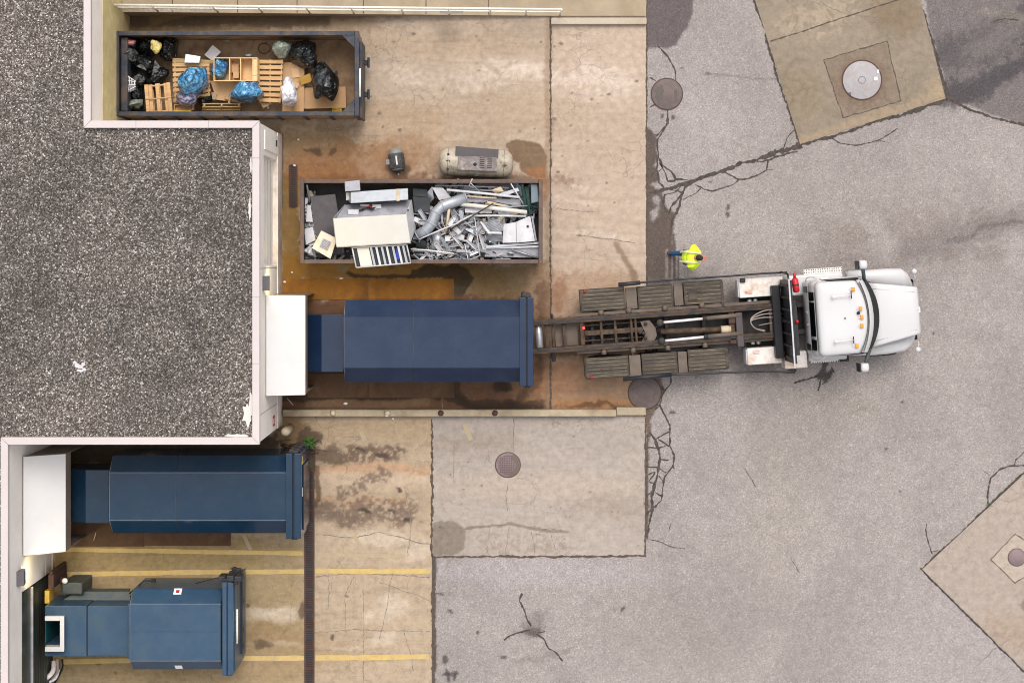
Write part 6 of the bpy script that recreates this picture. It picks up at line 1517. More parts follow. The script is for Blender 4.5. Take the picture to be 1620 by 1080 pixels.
# ------------------------------------------------------------------ old air compressor, electric motor
c = P(753, 258, .48); ac = thing('air_compressor', 'old cream air compressor tank with a rusty deck plate north of the scrap skip', 'air compressor', (c.x, c.y, 0), R(-2.5))
L_ = 1.08; r_ = .40
prof = [(0, -L_), (.14, -L_+.005), (.28, -L_+.05), (.37, -L_+.14), (r_, -L_+.26), (r_, L_-.26), (.37, L_-.14), (.28, L_-.05), (.14, L_-.005), (0, L_)]
MX = Matrix.Translation((0, 0, .50)) @ Matrix.Rotation(R(90), 4, 'Y')
MB().lathe(prof, MX, 36).build('tank', MAT['tank_paint'], ac, local=True)
m = MB()
for x in (-L_+.27, L_-.27): m.tube([(x, .402*math.cos(a*math.pi/14), .5+.402*math.sin(a*math.pi/14)) for a in range(28)], .008, 4, closed=True)
m.build('weld_ring', MAT['tank_deck'], ac, local=True, split=True)
MB().box((-.52, -.24, .885), (.62, .16, .915)).build('deck_plate', MAT['tank_deck'], ac, local=True, bevel=.006)
MB().hexa([(-.60, .17, .88), (.64, .13, .88), (.64, .40, .84), (-.60, .44, .84)], [(-.60, .17, .90), (.64, .13, .90), (.64, .40, .86), (-.60, .44, .86)]).build('guard_plate', MAT['slate'], ac, local=True)
m = MB()
for x in (.18, .40):
    for k in range(6): m.box((x-.07, -.16+k*.055, .915), (x+.07, -.135+k*.055, .918))
m.lathe([(.05, 0), (.05, .006), (0, .006)], Matrix.Translation((-.02, -.06, .915)), 12); m.build('deck_slot', MAT['black'], ac, local=True, split=True)
m = MB(); 
for x, y in ((-.80, .20), (-.80, -.22)): m.lathe([(.035, 0), (.035, .05), (0, .05)], Matrix.Translation((x, y, .50+math.sqrt(.4**2-y*y)-.01)), 10)
m.build('tank_port', MAT['dark_hw'], ac, local=True, split=True)
m = MB(); m.tube([(-.85, 0, .90), (-.78, .03, .915), (-.74, -.02, .915)], .012, 5); m.tube([(.84, .02, .90), (.84, -.1, .90)], .01, 5); m.tube([(.78, -.05, .90), (.90, -.05, .895)], .01, 5); m.build('pipe_fitting', MAT['rust_iron'], ac, local=True, split=True)
for x in (-.65, .65):
    for y in (-.30, .30): MB().box((x-.05, y-.06, 0), (x+.05, y+.06, .28)).build('foot', MAT['tank_deck'], ac, local=True)
mk('blue_tape', (.01, .08, .22), .6); MB().box((-.02, -.385, .58), (.09, -.36, .70)).build('blue_tag', MAT['blue_tape'], ac, local=True)
c = P(627.5, 254, .25); mo = thing('electric_motor', 'dark grey finned electric motor standing alone on the yard north of the scrap skip', 'motor', (c.x, c.y, 0), R(8))
MY = Matrix.Translation((0, 0, .25)) @ Matrix.Rotation(R(90), 4, 'X')
MB().lathe([(.20, -.20), (.215, -.19), (.215, .24), (.20, .25)], MY, 28).build('motor_body', MAT['motor'], mo, local=True)
m = MB()
for k in range(26):
    a = 2*math.pi*k/26; m.cbox((0, 0, 0), (.012, .40, .03), 0, Matrix.Translation((.22*math.cos(a), -.02, .25+.22*math.sin(a))) @ Matrix.Rotation(-(a-math.pi/2), 4, 'Y'))
m.build('cooling_fin', MAT['motor'], mo, local=True)
MB().lathe([(.0, -.36), (.10, -.355), (.19, -.32), (.21, -.21), (.21, -.20)], MY, 28).build('fan_cover', MAT['motor_cap'], mo, local=True)
MB().lathe([(.21, .25), (.19, .30), (.12, .33), (.07, .335), (.07, .38), (0, .38)], MY, 24).build('end_shield', MAT['motor'], mo, local=True)
MB().lathe([(.02, .38), (.02, .44), (0, .44)], MY, 10).build('shaft', MAT['steel'], mo, local=True)
MB().box((-.31, -.10, .22), (-.20, .06, .36)).build('terminal_box', MAT['motor_cap'], mo, local=True, bevel=.015)
MB().box((-.012, -.14, .482), (.03, .12, .492)).build('name_plate', MAT['steel'], mo, local=True)
m = MB(); m.box((-.20, -.16, 0), (-.10, .2, .10)); m.box((.10, -.16, 0), (.20, .2, .10)); m.build('foot', MAT['motor'], mo, local=True, split=True)

# ------------------------------------------------------------------ manholes, drains
def manhole(label, px, py, rpx, mat, rimmat='rust_iron', pattern=None, patch=None):
    c = P(px, py, 0); r = rpx/54
    root = thing('manhole_cover', label, 'manhole cover', (c.x, c.y, 0))
    MB().lathe([(r*.94, .0), (r*.94, .018), (r*1.03, .018), (r*1.04, .0)], None, 48).build('frame_ring', MAT[rimmat], root, local=True) if False else None
    m = MB(); n = 48; vs = []
    for k in range(n):
        a = 2*math.pi*k/n; vs += [(r*.955*math.cos(a), r*.955*math.sin(a), .012), (r*1.02*math.cos(a), r*1.02*math.sin(a), .012)]
    m.add(vs, [(2*k, 2*k+1, (2*k+3) % (2*n), (2*k+2) % (2*n)) for k in range(n)]); m.build('frame_ring', MAT[rimmat], root, local=True, fixn=False)
    MB().lathe([(r*.955, -.002), (r*.955, .015), (r*.94, .019), (0, .019)], None, 48).build('lid', MAT[mat], root, local=True)
    if pattern == 'studs':
        m = MB()
        for i in range(-6, 7):
            for j in range(-6, 7):
                x, y = i*.052, j*.052
                if x*x+y*y < (r*.8)**2: m.box((x-.014, y-.014, .019), (x+.014, y+.014, .024))
        m.build('stud_pattern', MAT['rust_iron'], root, local=True)
        m = MB(); pts = [(r*.93*math.cos(a), r*.93*math.sin(a), .0255) for a in [R(q) for q in range(-85, 75, 10)]]
        inner = [(r*.62*math.cos(a)+.02, r*.55*math.sin(a)-.02, .0255) for a in [R(q) for q in range(70, -80, -10)]]
        m.sheet(pts+inner); mk('wet_mud', (.115, .088, .066), .5, var=.15, dirt=(.08, .06, .05), damt=.6); m.build('mud_film', MAT['wet_mud'], root, local=True, fixn=False)
    if pattern == 'plate':
        m = MB(); m.tube([(.10*math.cos(a*.35), .10*math.sin(a*.35), .02) for a in range(18)], .007, 4, closed=True); m.build('lift_ring', MAT['manhole_brown'], root, local=True)
        MB().box((.36, -.01, .019), (.45, .09, .03)).build('white_tag', MAT['paper'], root, local=True); MB().box((.44, .21, .019), (.50, .30, .024)).build('white_tag', MAT['paper'], root, local=True)
        MB().lathe([(.045, .019), (.045, .026), (0, .026)], Matrix.Translation((-.36, -.40, 0)), 12).build('lock_bolt', MAT['manhole_brown'], root, local=True)
    if pattern == 'patch':
        m = MB(); 
        for (cx, cy, a_, b_, sd) in ((-.22, 0, .13, .28, 1), (.02, -.36, .14, .08, 2), (.26, -.05, .05, .2, 3)):
            rr = random.Random(sd); m.sheet([(cx+a_*(1+rr.uniform(-.3, .3))*math.cos(t*.4), cy+b_*(1+rr.uniform(-.3, .3))*math.sin(t*.4), .021) for t in range(15)])
        mk('dark_damp', (.075, .058, .05), .5); m.build('damp_patch', MAT['dark_damp'], root, local=True, fixn=False)
manhole('brown manhole cover with dark damp patches beside the concrete edge, up the frame', 1055, 149, 25, 'manhole_brown', pattern='patch')
manhole('large pale grey manhole cover with a white tag in the square patch', 1363.5, 127, 31.5, 'manhole_grey', pattern='plate')
manhole('round cast iron manhole cover with studs, half covered with mud', 803.5, 735, 20, 'manhole_pink', pattern='studs')
manhole('plain brown manhole cover beneath the truck rear corner', 1020, 621, 26.5, 'manhole_brown')
manhole('small mauve manhole cover on the slab at the right edge of the frame', 1608.5, 881, 14, 'manhole_pink')
def drain(label, px0, py0, px1, py1, step=2.6):
    a, b = P(px0, py0, 0), P(px1, py1, 0)
    root = thing('drain_grate', label, 'drain', ((a.x+b.x)/2, (a.y+b.y)/2, 0))
    MB().box((a.x, b.y, .0005), (b.x, a.y, .004)).build('pit', MAT['black'], root)  # flat black sheet standing in for the shaded depth below the bars
    m = MB(); m.box((a.x-.03, b.y, .001), (a.x+.025, a.y, .016)); m.box((b.x-.025, b.y, .001), (b.x+.03, a.y, .016)); m.build('frame', MAT['rust_iron'], root)
    m = MB(); y = a.y; 
    while y > b.y:
        m.box((a.x+.026, y-.020, .004), (b.x-.026, y, .013)); y -= step/54
    n = int((a.y-b.y)/.55)
    for k in range(n+1):
        yy = b.y+(a.y-b.y)*k/max(1, n); m.box((a.x+.026, yy-.02, .0135), (b.x-.026, yy+.02, .0165))
    m.build('grate_bars', MAT['rust_iron'], root)
drain('long rusty trench drain grating running down past the blue compactors', 483, 744, 496, 1120, 2.9)
drain('short rusty drain grating beside the dock wall', 458.5, 261, 469, 328, 3.0)
o = MB().pbox(480, 694, 499, 745, .0006, .010).build('drain_cover', MAT['rust_iron']); tag(o, 'rusty solid cover plate at the head of the long trench drain', 'drain cover')
# weeds and a tangle of dry stems
def weed(label, px, py, r, n, seed):
    rr = random.Random(seed); root = thing('weed', label, 'plant', P(px, py, 0)); c = P(px, py, 0); m = MB(); st = MB()
    for k in range(n):
        a = rr.uniform(0, 6.28); d = r*rr.random()**.7; h = .05+rr.random()*.22
        b = c+Vector((d*math.cos(a), d*math.sin(a), h)); s_ = rr.uniform(.035, .075)*min(1, r/.13)
        u = Vector((math.cos(a+rr.uniform(-.6, .6)), math.sin(a+rr.uniform(-.6, .6)), rr.uniform(-.4, .4))); v = u.cross(Vector((0, 0, 1))).normalized()
        m.add([b-u*s_*.2, b+u*s_*.6+v*s_*.4, b+u*s_*1.6, b+u*s_*.6-v*s_*.4], [(0, 1, 2, 3)])
        if k % 4 == 0: st.tube([c+Vector((0, 0, .0)), c.lerp(b, .5)+Vector((0, 0, .03)), b], .005, 4)
    m.build('foliage', MAT['leaf'], root, fixn=False); st.build('stem', MAT['leaf'], root)
weed('green leafy weed growing in the damp patch by the bollard corner', 490, 699, .15, 60, 3)
weed('small sparse weed growing at the head of the long drain', 487, 734, .11, 30, 5)
weed('tiny weed in the crack at the edge of the slab on the right', 1563, 798, .05, 22, 8)
rr = random.Random(9); m = MB()
for k in range(46):
    a = rr.uniform(-.3, 3.4); c = P(466, 708, 0); p0 = c+Vector((rr.uniform(-.35, .35), rr.uniform(-.10, .12), .02)); 
    p1 = p0+Vector((rr.uniform(-.3, .5), rr.uniform(-.06, .14), rr.uniform(.05, .25))); p2 = p1+Vector((rr.uniform(-.1, .35), rr.uniform(-.18, .05), -.05)); m.tube(sm([p0, p1, p2], 4), rr.uniform(.006, .014), 4)
o = m.build('dry_stems', MAT['leaf_dry']); tag(o, 'heap of dead brown stems behind the shaded blue compactor door', 'dead plant')
# loose litter on the ground
LIT = [(462, 431, 'white crumpled paper beside the dock wall, north end'), (450, 446, 'white plastic strip near the dock wall and rusty plate'), (540, 440, 'white fleck of paper on the rusty plate edge'), (472, 221, 'tiny pale scrap on the yard beside the dock wall'), (466, 262, 'pale fleck beside the top of the short drain'), (547, 638, 'white scrap of paper on the yard floor below the compactor'), (622, 662, 'white litter below the second kerb post stub'), (612, 657, 'white crumb on the low kerb'), (150, 848, 'pale stick lying on the rust plate by the corner enclosure'), (459, 635, 'thin white stick on the ground south of the enclosure')]
for k, (px, py, lab) in enumerate(LIT):
    z = .26 if k == 7 else .03 if k in (2, 8) else 0.002
    if k in (8, 9):
        d_ = Vector((.035, .13, 0)) if k == 8 else Vector((-.09, .10, 0)); c = P(px, py, z+.012); o = MB().tube([c-d_, c+d_], .014, 5).build('stick', MAT['scrap_white' if k == 9 else 'cream_wood']); tag(o, lab, 'stick')
    else: bag('paper_scrap', lab, 'litter', px, py, z, 2.2+.8*(k % 3), 1.6+.5*(k % 2), .05, 'paper', 120+k, amp=.35, sub=2)

# ------------------------------------------------------------------ white hooklift / cable hoist truck
TO = P(1150, 511.5, 0); TR = R(4.0)
tk = thing('hoist_truck', 'white roll-off hoist truck with muddy fenders backed up to the dark blue compactor', 'truck', (TO.x, TO.y, 0), TR)
TMi = ROOTM[tk].inverted()
def T(px, py, z): return TMi @ P(px, py, z)
def tb(mb, ax, ay, cx, cy, z0, z1, mi=0):
    a, c = T(ax, ay, z1), T(cx, cy, z1); return mb.box((a.x, a.y, z0), (c.x, c.y, z1), mi)
SPLIT = {'cross_member', 'fender_plate', 'fender_brace', 'fender_stay', 'beam_bracket', 'mud_guard', 'frame_brace', 'air_coupling', 'side_well', 'air_valve', 'side_channel', 'stiffener', 'arm_pivot', 'chassis_frame', 'belly_plate', 'centre_beam', 'hood_crease'}
def tbuild(mb, name, mat, parent=None, bevel=0.0): return mb.build(name, MAT[mat] if isinstance(mat, str) else mat, parent or tk, local=True, bevel=bevel, split=name in SPLIT)
D4 = lambda x, y, z: T(840+x/4.05, 380+y/4.05, z)
E5 = lambda x, y, z: T(1140+x/4.5, 380+y/4.5, z)
def xr(f, p, q, z0, z1, mb=None, mi=0):
    a, c = f(p[0], p[1], z1), f(q[0], q[1], z1); return (mb or MB()).box((a.x, a.y, z0), (c.x, c.y, z1), mi)
# chassis frame
XF, XB = E5(1330, 500, 1).x, D4(330, 600, 1).x
m = MB()
for y in (.40, -.40): m.box((XB, y-.05, .62), (XF, y+.05, .92))
for x in np.linspace(XB+.3, XF-.5, 9): m.box((x-.05, -.35, .66), (x+.05, .35, .88))
tbuild(m, 'chassis_frame', 'truck_dark', bevel=.01)
# hoist bed: two long rails
yu = (D4(20, 525, 1.3).y + D4(1590, 425, 1.3).y)/2; yl = (D4(20, 715, 1.3).y + D4(1600, 600, 1.3).y)/2
xa, xe = D4(15, 600, 1.3).x, E5(435, 550, 1.3).x
for y in (yu, yl): 
    rl_ = tbuild(MB().box((xa-.12, y-.075, 1.02), (xe, y+.075, 1.30)), 'hoist_rail', 'truck_frame', bevel=.012)
    m = MB(); m.box((xa-.1, y-.03, 1.30), (xe, y+.03, 1.306)); tbuild(m, 'worn_strip', 'truck_dark', rl_)
# outer edge channel and rollers
m = MB(); m.box((xa+1.2, yu+.08, 1.0), (xe, yu+.17, 1.12)); m.box((xa+1.2, yl-.17, 1.0), (xe, yl-.08, 1.12)); tbuild(m, 'side_channel', 'fender_plate', bevel=.008)
for (px, py) in ((450, 487), (628, 475), (860, 465), (1097, 453)): 
    c = D4(px, py, 1.2); tbuild(MB().lathe([(.02, -.07), (.075, -.07), (.075, .07), (.02, .07)], Matrix.Translation((c.x, yu+.16, 1.2)) @ Matrix.Rotation(R(90), 4, 'X'), 14), 'guide_roller', 'fender_plate')
for (px, py) in ((468, 722), (655, 712), (878, 704), (1117, 698)):
    c = D4(px, py, 1.2); tbuild(MB().lathe([(.02, -.07), (.075, -.07), (.075, .07), (.02, .07)], Matrix.Translation((c.x, yl-.16, 1.2)) @ Matrix.Rotation(R(90), 4, 'X'), 14), 'guide_roller', 'fender_plate')
# cross members and ladder work between the rails
m = MB()
for x0, x1, z in ((90, 130, 1.18), (135, 150, 1.1), (205, 225, 1.15), (318, 342, 1.2), (445, 462, 1.16), (535, 552, 1.16), (640, 655, 1.16), (668, 682, 1.16), (1275, 1310, 1.22)):
    a, b = D4(x0, 600, z).x, D4(x1, 600, z).x; m.box((a, yl+.076, z-.12), (b, yu-.076, z))
tbuild(m, 'cross_member', 'truck_frame', bevel=.01)
m = MB(); xg0, xg1 = D4(342, 600, 1.1).x, D4(720, 600, 1.1).x
yc = (yu+yl)/2
m.box((xg0, yc-.07, 1.0), (xg1, yc+.07, 1.12)); m.box((xg0, yc+.20, .98), (xg1, yc+.235, 1.06)); m.box((xg0, yc-.235, .98), (xg1, yc-.20, 1.06)); m.box((xg0, yc+.33, .9), (xg1, yc+.36, .98)); m.box((xg0, yc-.36, .9), (xg1, yc-.33, .98))
tbuild(m, 'centre_beam', 'truck_frame', bevel=.008)
xa0, xa1 = D4(30, 600, 1).x, D4(318, 600, 1).x
m = MB(); a, b = D4(155, 600, 1).x, D4(300, 600, 1).x; m.box((a, yl+.08, .86), (b, yu-.08, .90)); tbuild(m, 'rear_deck_plate', 'fender_plate')
c = D4(52, 630, 1.0); tbuild(MB().lathe([(.03, -.33), (.09, -.33), (.11, -.3), (.11, .3), (.09, .33), (.03, .33)], Matrix.Translation((c.x, yc, 1.02)) @ Matrix.Rotation(R(90), 4, 'X'), 18), 'rear_roller', 'steel')
# rear hook arm at the tail
m = MB(); c = D4(135, 500, .9); m.box((c.x-.03, yu+.08, .5), (c.x+.04, yu+.2, .95)); c = D4(145, 760, .8); m.box((c.x-.05, yl-.36, .45), (c.x+.06, yl-.08, .75)); m.box((c.x-.02, yl-.12, .5), (c.x+.02, yl-.08, 1.05)); tbuild(m, 'tail_hook', 'dark_hw', bevel=.02)
# sub-deck so that ground between the rails is darkened by real machinery
m = MB(); m.box((XB+.1, -.34, .60), (XF-1.5, .34, .64)); m.box((D4(1370, 600, 1).x, -.33, .64), (D4(1570, 600, 1).x, .33, .70)); tbuild(m, 'belly_plate', 'truck_dark')
m = MB()
for k in range(9):
    c = D4(380+k*55, 600, .8); m.tube([(c.x-.3, -.3+.07*(k % 5), .72), (c.x+.2, -.1+.06*(k % 4), .78), (c.x+.5, .25-.1*(k % 3), .72)], .03, 6)
tbuild(m, 'drive_shaft', 'truck_dark')
# saddle plates ("ears") near mid, lift cylinders and centre cylinder
m = MB(); 
pl = [D4(700, 520, 1.2), D4(760, 512, 1.2), D4(800, 560, 1.2), D4(808, 610, 1.2), D4(790, 650, 1.2), D4(730, 668, 1.2), D4(700, 672, 1.2), D4(735, 600, 1.2)]
m.prism([(p.x, p.y) for p in pl], 1.10, 1.16); tbuild(m, 'saddle_plate', 'fender_plate', bevel=.01)
for (x0, y0, x1, y1) in ((845, 526, 1112, 501), (855, 644, 1120, 618)):
    a, b = D4(x0, y0, 1.32), D4(x1, y1, 1.32); d = (b-a).normalized()
    tbuild(MB().tube([a, b], .038, 14), 'cylinder_rod', 'chrome')
    cy = tbuild(MB().tube([b, b+d*1.05], .062, 14), 'lift_cylinder', 'fender_plate')
    tbuild(MB().lathe([(.03, -.06), (.10, -.06), (.10, .06), (.03, .06)], Matrix.Translation(a-d*.08), 14), 'rod_eye', 'truck_dark')
    tbuild(MB().tube([b-d*.05, b+d*.05], .075, 14), 'gland_ring', 'truck_dark', cy)
a, b = D4(830, 585, 1.15), D4(1280, 570, 1.15)
tbuild(MB().tube([a, b], .085, 16), 'winch_cylinder', 'truck_frame'); tbuild(MB().tube([b-Vector((.28, 0, 0)), b], .12, 16), 'cylinder_end', 'tan_board')
for (px, py) in ((820, 530), (830, 640), (700, 590), (722, 595), (735, 535), (735, 625)): c = D4(px, py, 1.22); tbuild(MB().lathe([(.05, -.04), (.05, .02), (0, .02)], Matrix.Translation(c), 10), 'pin', 'truck_dark')
m = MB(); xr(D4, (1310, 465), (1368, 680), 1.12, 1.36, m); tbuild(m, 'head_beam', 'slate', bevel=.015)
m = MB(); xr(D4, (1265, 480), (1312, 530), 1.12, 1.30, m); xr(D4, (1275, 620), (1320, 660), 1.12, 1.30, m); tbuild(m, 'beam_bracket', 'rust_iron', bevel=.01)
m = MB(); xr(D4, (1525, 450), (1590, 615), 1.0, 1.2, m); tbuild(m, 'pump_mount', 'fender_plate', bevel=.01)
for k, (y0, y1) in enumerate(((440, 470), (460, 500), (545, 590))):
    h_ = sm([D4(1620, 440+k*30, 1.25), D4(1500, 450+k*22, 1.35), D4(1420, 490+k*10, 1.4), D4(1410, 530, 1.38), D4(1440, 565, 1.3), D4(1500, 585-k*4, 1.2)], 5)
    tbuild(MB().tube(h_, .018, 6), 'hydraulic_hose', 'hose_grey')
tbuild(MB().tube(sm([D4(1640, 520+0, 1.2), D4(1540, 530, 1.2), D4(1460, 545, 1.1)], 5), .015, 6), 'hydraulic_hose', 'hose_grey')
# fenders: ribbed decks over the wheels with flat plates between
def deck(q0, q1, n, name='fender_deck'):
    a, c = D4(*q0, 1.12), D4(*q1, 1.12); x0, x1 = sorted((a.x, c.x)); y0, y1 = sorted((a.y, c.y))
    fd = tbuild(MB().box((x0, y0, 1.06), (x1, y1, 1.12)), name, 'fender_deck', bevel=.01)
    m = MB()
    for i in range(n):
        y = y0+.05+(y1-y0-.1)*i/(n-1); m.box((x0+.05, y-.013, 1.12), (x1-.05, y+.013, 1.136))
    tbuild(m, 'tread_rib', 'fender_rib', fd, bevel=.004)
    m = MB(); s_ = y1 if y1 > 0 else y0; m.box((x0, s_-.012, .8), (x1, s_+.012, 1.058)); tbuild(m, 'side_skirt', 'truck_dark', fd)
deck((315, 320), (608, 440), 6); deck((680, 300), (915, 428), 6); deck((975, 272), (1235, 400), 6)
deck((347, 755), (630, 870), 6); deck((706, 728), (942, 850), 6); deck((1002, 702), (1265, 822), 6)
m = MB()
for q0, q1 in (((605, 304), (684, 436)), ((912, 284), (979, 416)), ((627, 738), (709, 866)), ((939, 715), (1006, 846))): xr(D4, q0, q1, .98, 1.145, m)
tbuild(m, 'fender_plate', 'fender_plate', bevel=.01)
m = MB(); xr(D4, (1212, 262), (1240, 420), .8, 1.14, m); xr(D4, (1242, 690), (1270, 818), .8, 1.14, m); xr(D4, (1005, 318), (1068, 382), 1.137, 1.17, m); tbuild(m, 'fender_brace', 'fender_deck', bevel=.01)
m = MB(); xr(D4, (645, 430), (662, 490), .9, 1.1, m); xr(D4, (945, 400), (958, 460), .9, 1.1, m); xr(D4, (645, 700), (660, 760), .9, 1.1, m); tbuild(m, 'fender_stay', 'fender_plate')
for q in ((345, 327), (390, 878)):
    c = D4(*q, 1.14); tbuild(MB().lathe([(.05, -.03), (.05, .015), (.03, .025), (0, .025)], Matrix.Translation(c), 12), 'tail_lamp', 'red_lens')
m = MB(); xr(D4, (310, 318), (322, 455), .7, 1.13, m); xr(D4, (340, 755), (352, 885), .7, 1.13, m); tbuild(m, 'mud_guard', 'truck_dark')
c = D4(338, 562, 1.22); tbuild(MB().lathe([(.03, -.03), (.035, .02), (0, .03)], Matrix.Translation((c.x, c.y, 1.21)), 10), 'lit_lamp', 'red_lamp')
# wheels
def wheel(x, y, r, w_):
    root = tbuild(MB().lathe([(r*.55, -w_/2), (r*.93, -w_/2), (r, -w_/2+.04), (r, w_/2-.04), (r*.93, w_/2), (r*.55, w_/2)], Matrix.Translation((x, y, r)) @ Matrix.Rotation(R(90), 4, 'X'), 32), 'wheel', 'rubber')
    tbuild(MB().lathe([(r*.2, -w_/2+.03), (r*.56, -w_/2+.01), (r*.56, w_/2-.01), (r*.2, w_/2-.03)], Matrix.Translation((x, y, r)) @ Matrix.Rotation(R(90), 4, 'X'), 24), 'rim', 'steel', root)
ytop = (D4(470, 380, 1.1).y + D4(1100, 335, 1.1).y)/2; ybot = (D4(490, 812, 1.1).y + D4(1130, 760, 1.1).y)/2
for cx in (470, 795, 1100):
    x = D4(cx, 600, 1).x
    for y in (ytop, ybot): wheel(x, y, .51, .55)
    tbuild(MB().tube([(x, ybot, .51), (x, ytop, .51)], .08, 10), 'axle', 'truck_dark')
xf = E5(1130, 500, 1).x
for y in (1.02, -1.02): wheel(xf, y, .52, .33)
# tarp arms along both sides
for pts in (((560, 285), (700, 272), (860, 258), (1240, 232), (1500, 212), (1640, 206)), ((590, 890), (900, 860), (1200, 850), (1500, 838), (1640, 845), (1690, 848))):
    tbuild(MB().tube([D4(*p, 1.45) for p in pts], .028, 8), 'tarp_arm', 'dark_hw')
    a, b = D4(*pts[0], 1.45), D4(*pts[1], 1.45); tbuild(MB().tube([a, b], .06, 8), 'arm_sleeve', 'dark_hw')
# tool boxes behind the bulkhead
for q0, q1, nm in (((128, 280), (450, 390), 0), ((188, 770), (440, 872), 1)):
    a, c = E5(*q0, 1.22), E5(*q1, 1.22)
    bx_ = tbuild(MB().box((a.x, a.y, .55), (c.x, c.y, 1.22)), 'tool_box', 'box_white', bevel=.02)
    m = MB(); x0 = min(a.x, c.x); y0 = min(a.y, c.y) if nm == 0 else max(a.y, c.y); s_ = 1 if nm == 0 else -1
    for dx in (.25, 1.05):
        for k in range(3): m.box((x0+dx-.10, y0+s_*(.10+k*.035)-.006, 1.2205), (x0+dx+.10, y0+s_*(.10+k*.035)+.006, 1.223))
    tbuild(m, 'lid_marking', 'red', bx_)
    tbuild(MB().box((x0-.03, min(a.y, c.y)+.03, .6), (x0-.001, max(a.y, c.y)-.03, 1.15)), 'end_bracket', 'scrap_white', bx_)
for q in ((222, 430), (245, 725)):
    c = E5(*q, .9); m = MB(); m.lathe([(.06, -.1), (.06, .1), (0, .11)], Matrix.Translation((c.x-.08, c.y, .95)), 12); m.lathe([(.06, -.1), (.06, .1), (0, .11)], Matrix.Translation((c.x+.08, c.y, .95)), 12); tbuild(m, 'air_valve', 'steel')
m = MB(); c = E5(155, 285, 1.24); m.cbox((c.x, c.y, 1.26), (.16, .13, .08)); tbuild(m, 'black_lamp', 'black', bevel=.02)
m = MB(); xr(E5, (130, 400), (420, 450), .55, .6, m); xr(E5, (180, 680), (440, 750), .55, .6, m); tbuild(m, 'side_well', 'truck_dark')
# bulkhead: tall black headboard with a white top edge
xb = (E5(490, 240, 2.7).x + E5(548, 930, 2.7).x)/2; ya_, yb_ = E5(500, 285, 2.7).y, E5(535, 880, 2.7).y
hbd = tbuild(MB().box((xb-.05, yb_, .95), (xb+.03, ya_, 2.7)), 'headboard', 'black', bevel=.008)
m = MB(); m.box((xb-.07, yb_-.12, 2.70), (xb-.03, ya_+.04, 2.74)); tbuild(m, 'top_edge', 'steel', hbd)
m = MB()
for k in range(7): y = yb_+.15+(ya_-yb_-.3)*k/6; m.box((xb-.10, y-.03, .95), (xb-.05, y+.03, 2.6))
tbuild(m, 'stiffener', 'truck_dark', hbd)
m = MB(); m.box((xb-.35, yb_+.1, .9), (xb-.11, ya_-.15, 1.5)); tbuild(m, 'oil_tank', 'black', bevel=.03)
m = MB(); c = E5(545, 930, 2.7); m.tube([(xb-.05, yb_, 2.7), (xb-.02, c.y, 2.6), (xb-.02, c.y-.05, 1.5)], .03, 6); c = E5(490, 240, 2.7); m.tube([(xb-.05, ya_, 2.7), (xb-.05, c.y, 2.6), (xb-.05, c.y+.05, 1.5)], .03, 6); tbuild(m, 'arm_pivot', 'dark_hw')
m = MB(); m.box((xb+.10, yb_+.2, 1.6), (xb+.20, ya_-.6, 2.25)); tbuild(m, 'rear_crossbar', 'truck_dark', bevel=.01)
# fire extinguisher clamped to it
a, b = E5(527, 268, 2.3), E5(540, 372, 2.3)
ex = tbuild(MB().tube([a, a.lerp(b, .12), a.lerp(b, .9), b], [.05, .095, .095, .05], 16), 'fire_extinguisher', 'red')
tbuild(MB().tube([a, a+Vector((0, .14, .02))], .04, 8), 'nozzle', 'red', ex); tbuild(MB().tube([a.lerp(b, .45), a.lerp(b, .52)], .10, 16), 'clamp', 'black', ex)
c = E5(543, 578, 2.3); tbuild(MB().lathe([(.05, -.04), (.05, .03), (0, .05)], Matrix.Translation(c), 12), 'red_cap', 'red')
# engine bay gap between headboard and cab
m = MB(); xr(E5, (545, 445), (650, 468), .9, 1.0, m); xr(E5, (545, 635), (660, 660), .9, 1.0, m); tbuild(m, 'frame_brace', 'slate')
m = MB(); a, b = E5(640, 495, 1.6), E5(650, 610, 1.6); m.tube(sm([a+Vector((0, .03, 0)), a.lerp(b, .3)+Vector((.03, 0, .05)), a.lerp(b, .7), b], 4), .03, 6); tbuild(m, 'air_line', 'red')
m = MB()
for q, an in (((632, 510), .5), ((640, 597), -.5)): c = E5(*q, 1.6); m.cbox((0, 0, 0), (.17, .13, .10), 0, Matrix.Translation(c) @ Matrix.Rotation(an, 4, 'Z'))
tbuild(m, 'air_coupling', 'cream')
# side tanks and steps
a, c = E5(470, 255, 1.1), E5(880, 372, 1.1); tbuild(MB().box((a.x, a.y, .45), (c.x, c.y, 1.10)), 'fuel_tank', 'white_paint', bevel=.06)
a, c = E5(450, 795, 1.1), E5(620, 905, 1.15); tbuild(MB().box((a.x, a.y, .5), (c.x, c.y, 1.15)), 'battery_box', 'box_white', bevel=.02)
a, c = E5(620, 735, 1.05), E5(905, 845, 1.05); tbuild(MB().box((a.x, a.y, .45), (c.x, c.y, 1.05)), 'fuel_tank', 'white_paint', bevel=.06)
def perforated():
    m_, t, b, L = new_mat('step_tread'); tc = nd(t, 'ShaderNodeTexCoord'); mp = nd(t, 'ShaderNodeMapping'); mp.inputs['Scale'].default_value = (15, 15, 1); L(tc.outputs['Object'], mp.inputs[0])
    ck = nd(t, 'ShaderNodeTexVoronoi', i_Scale=1.0, i_Randomness=.15); L(mp.outputs[0], ck.inputs['Vector'])
    r = ramp(t, [(.28, (.06, .05, .045)), (.36, (.60, .56, .52))]); L(ck.outputs['Distance'], r.inputs[0]); L(r.outputs[0], b.inputs['Base Color']); b.inputs['Roughness'].default_value = .5; return m_
MAT['step'] = perforated()
a, c = E5(590, 208, .9), E5(868, 252, .9); tbuild(MB().box((a.x, a.y, .86), (c.x, c.y, .90)), 'step_board', 'step', bevel=.005)
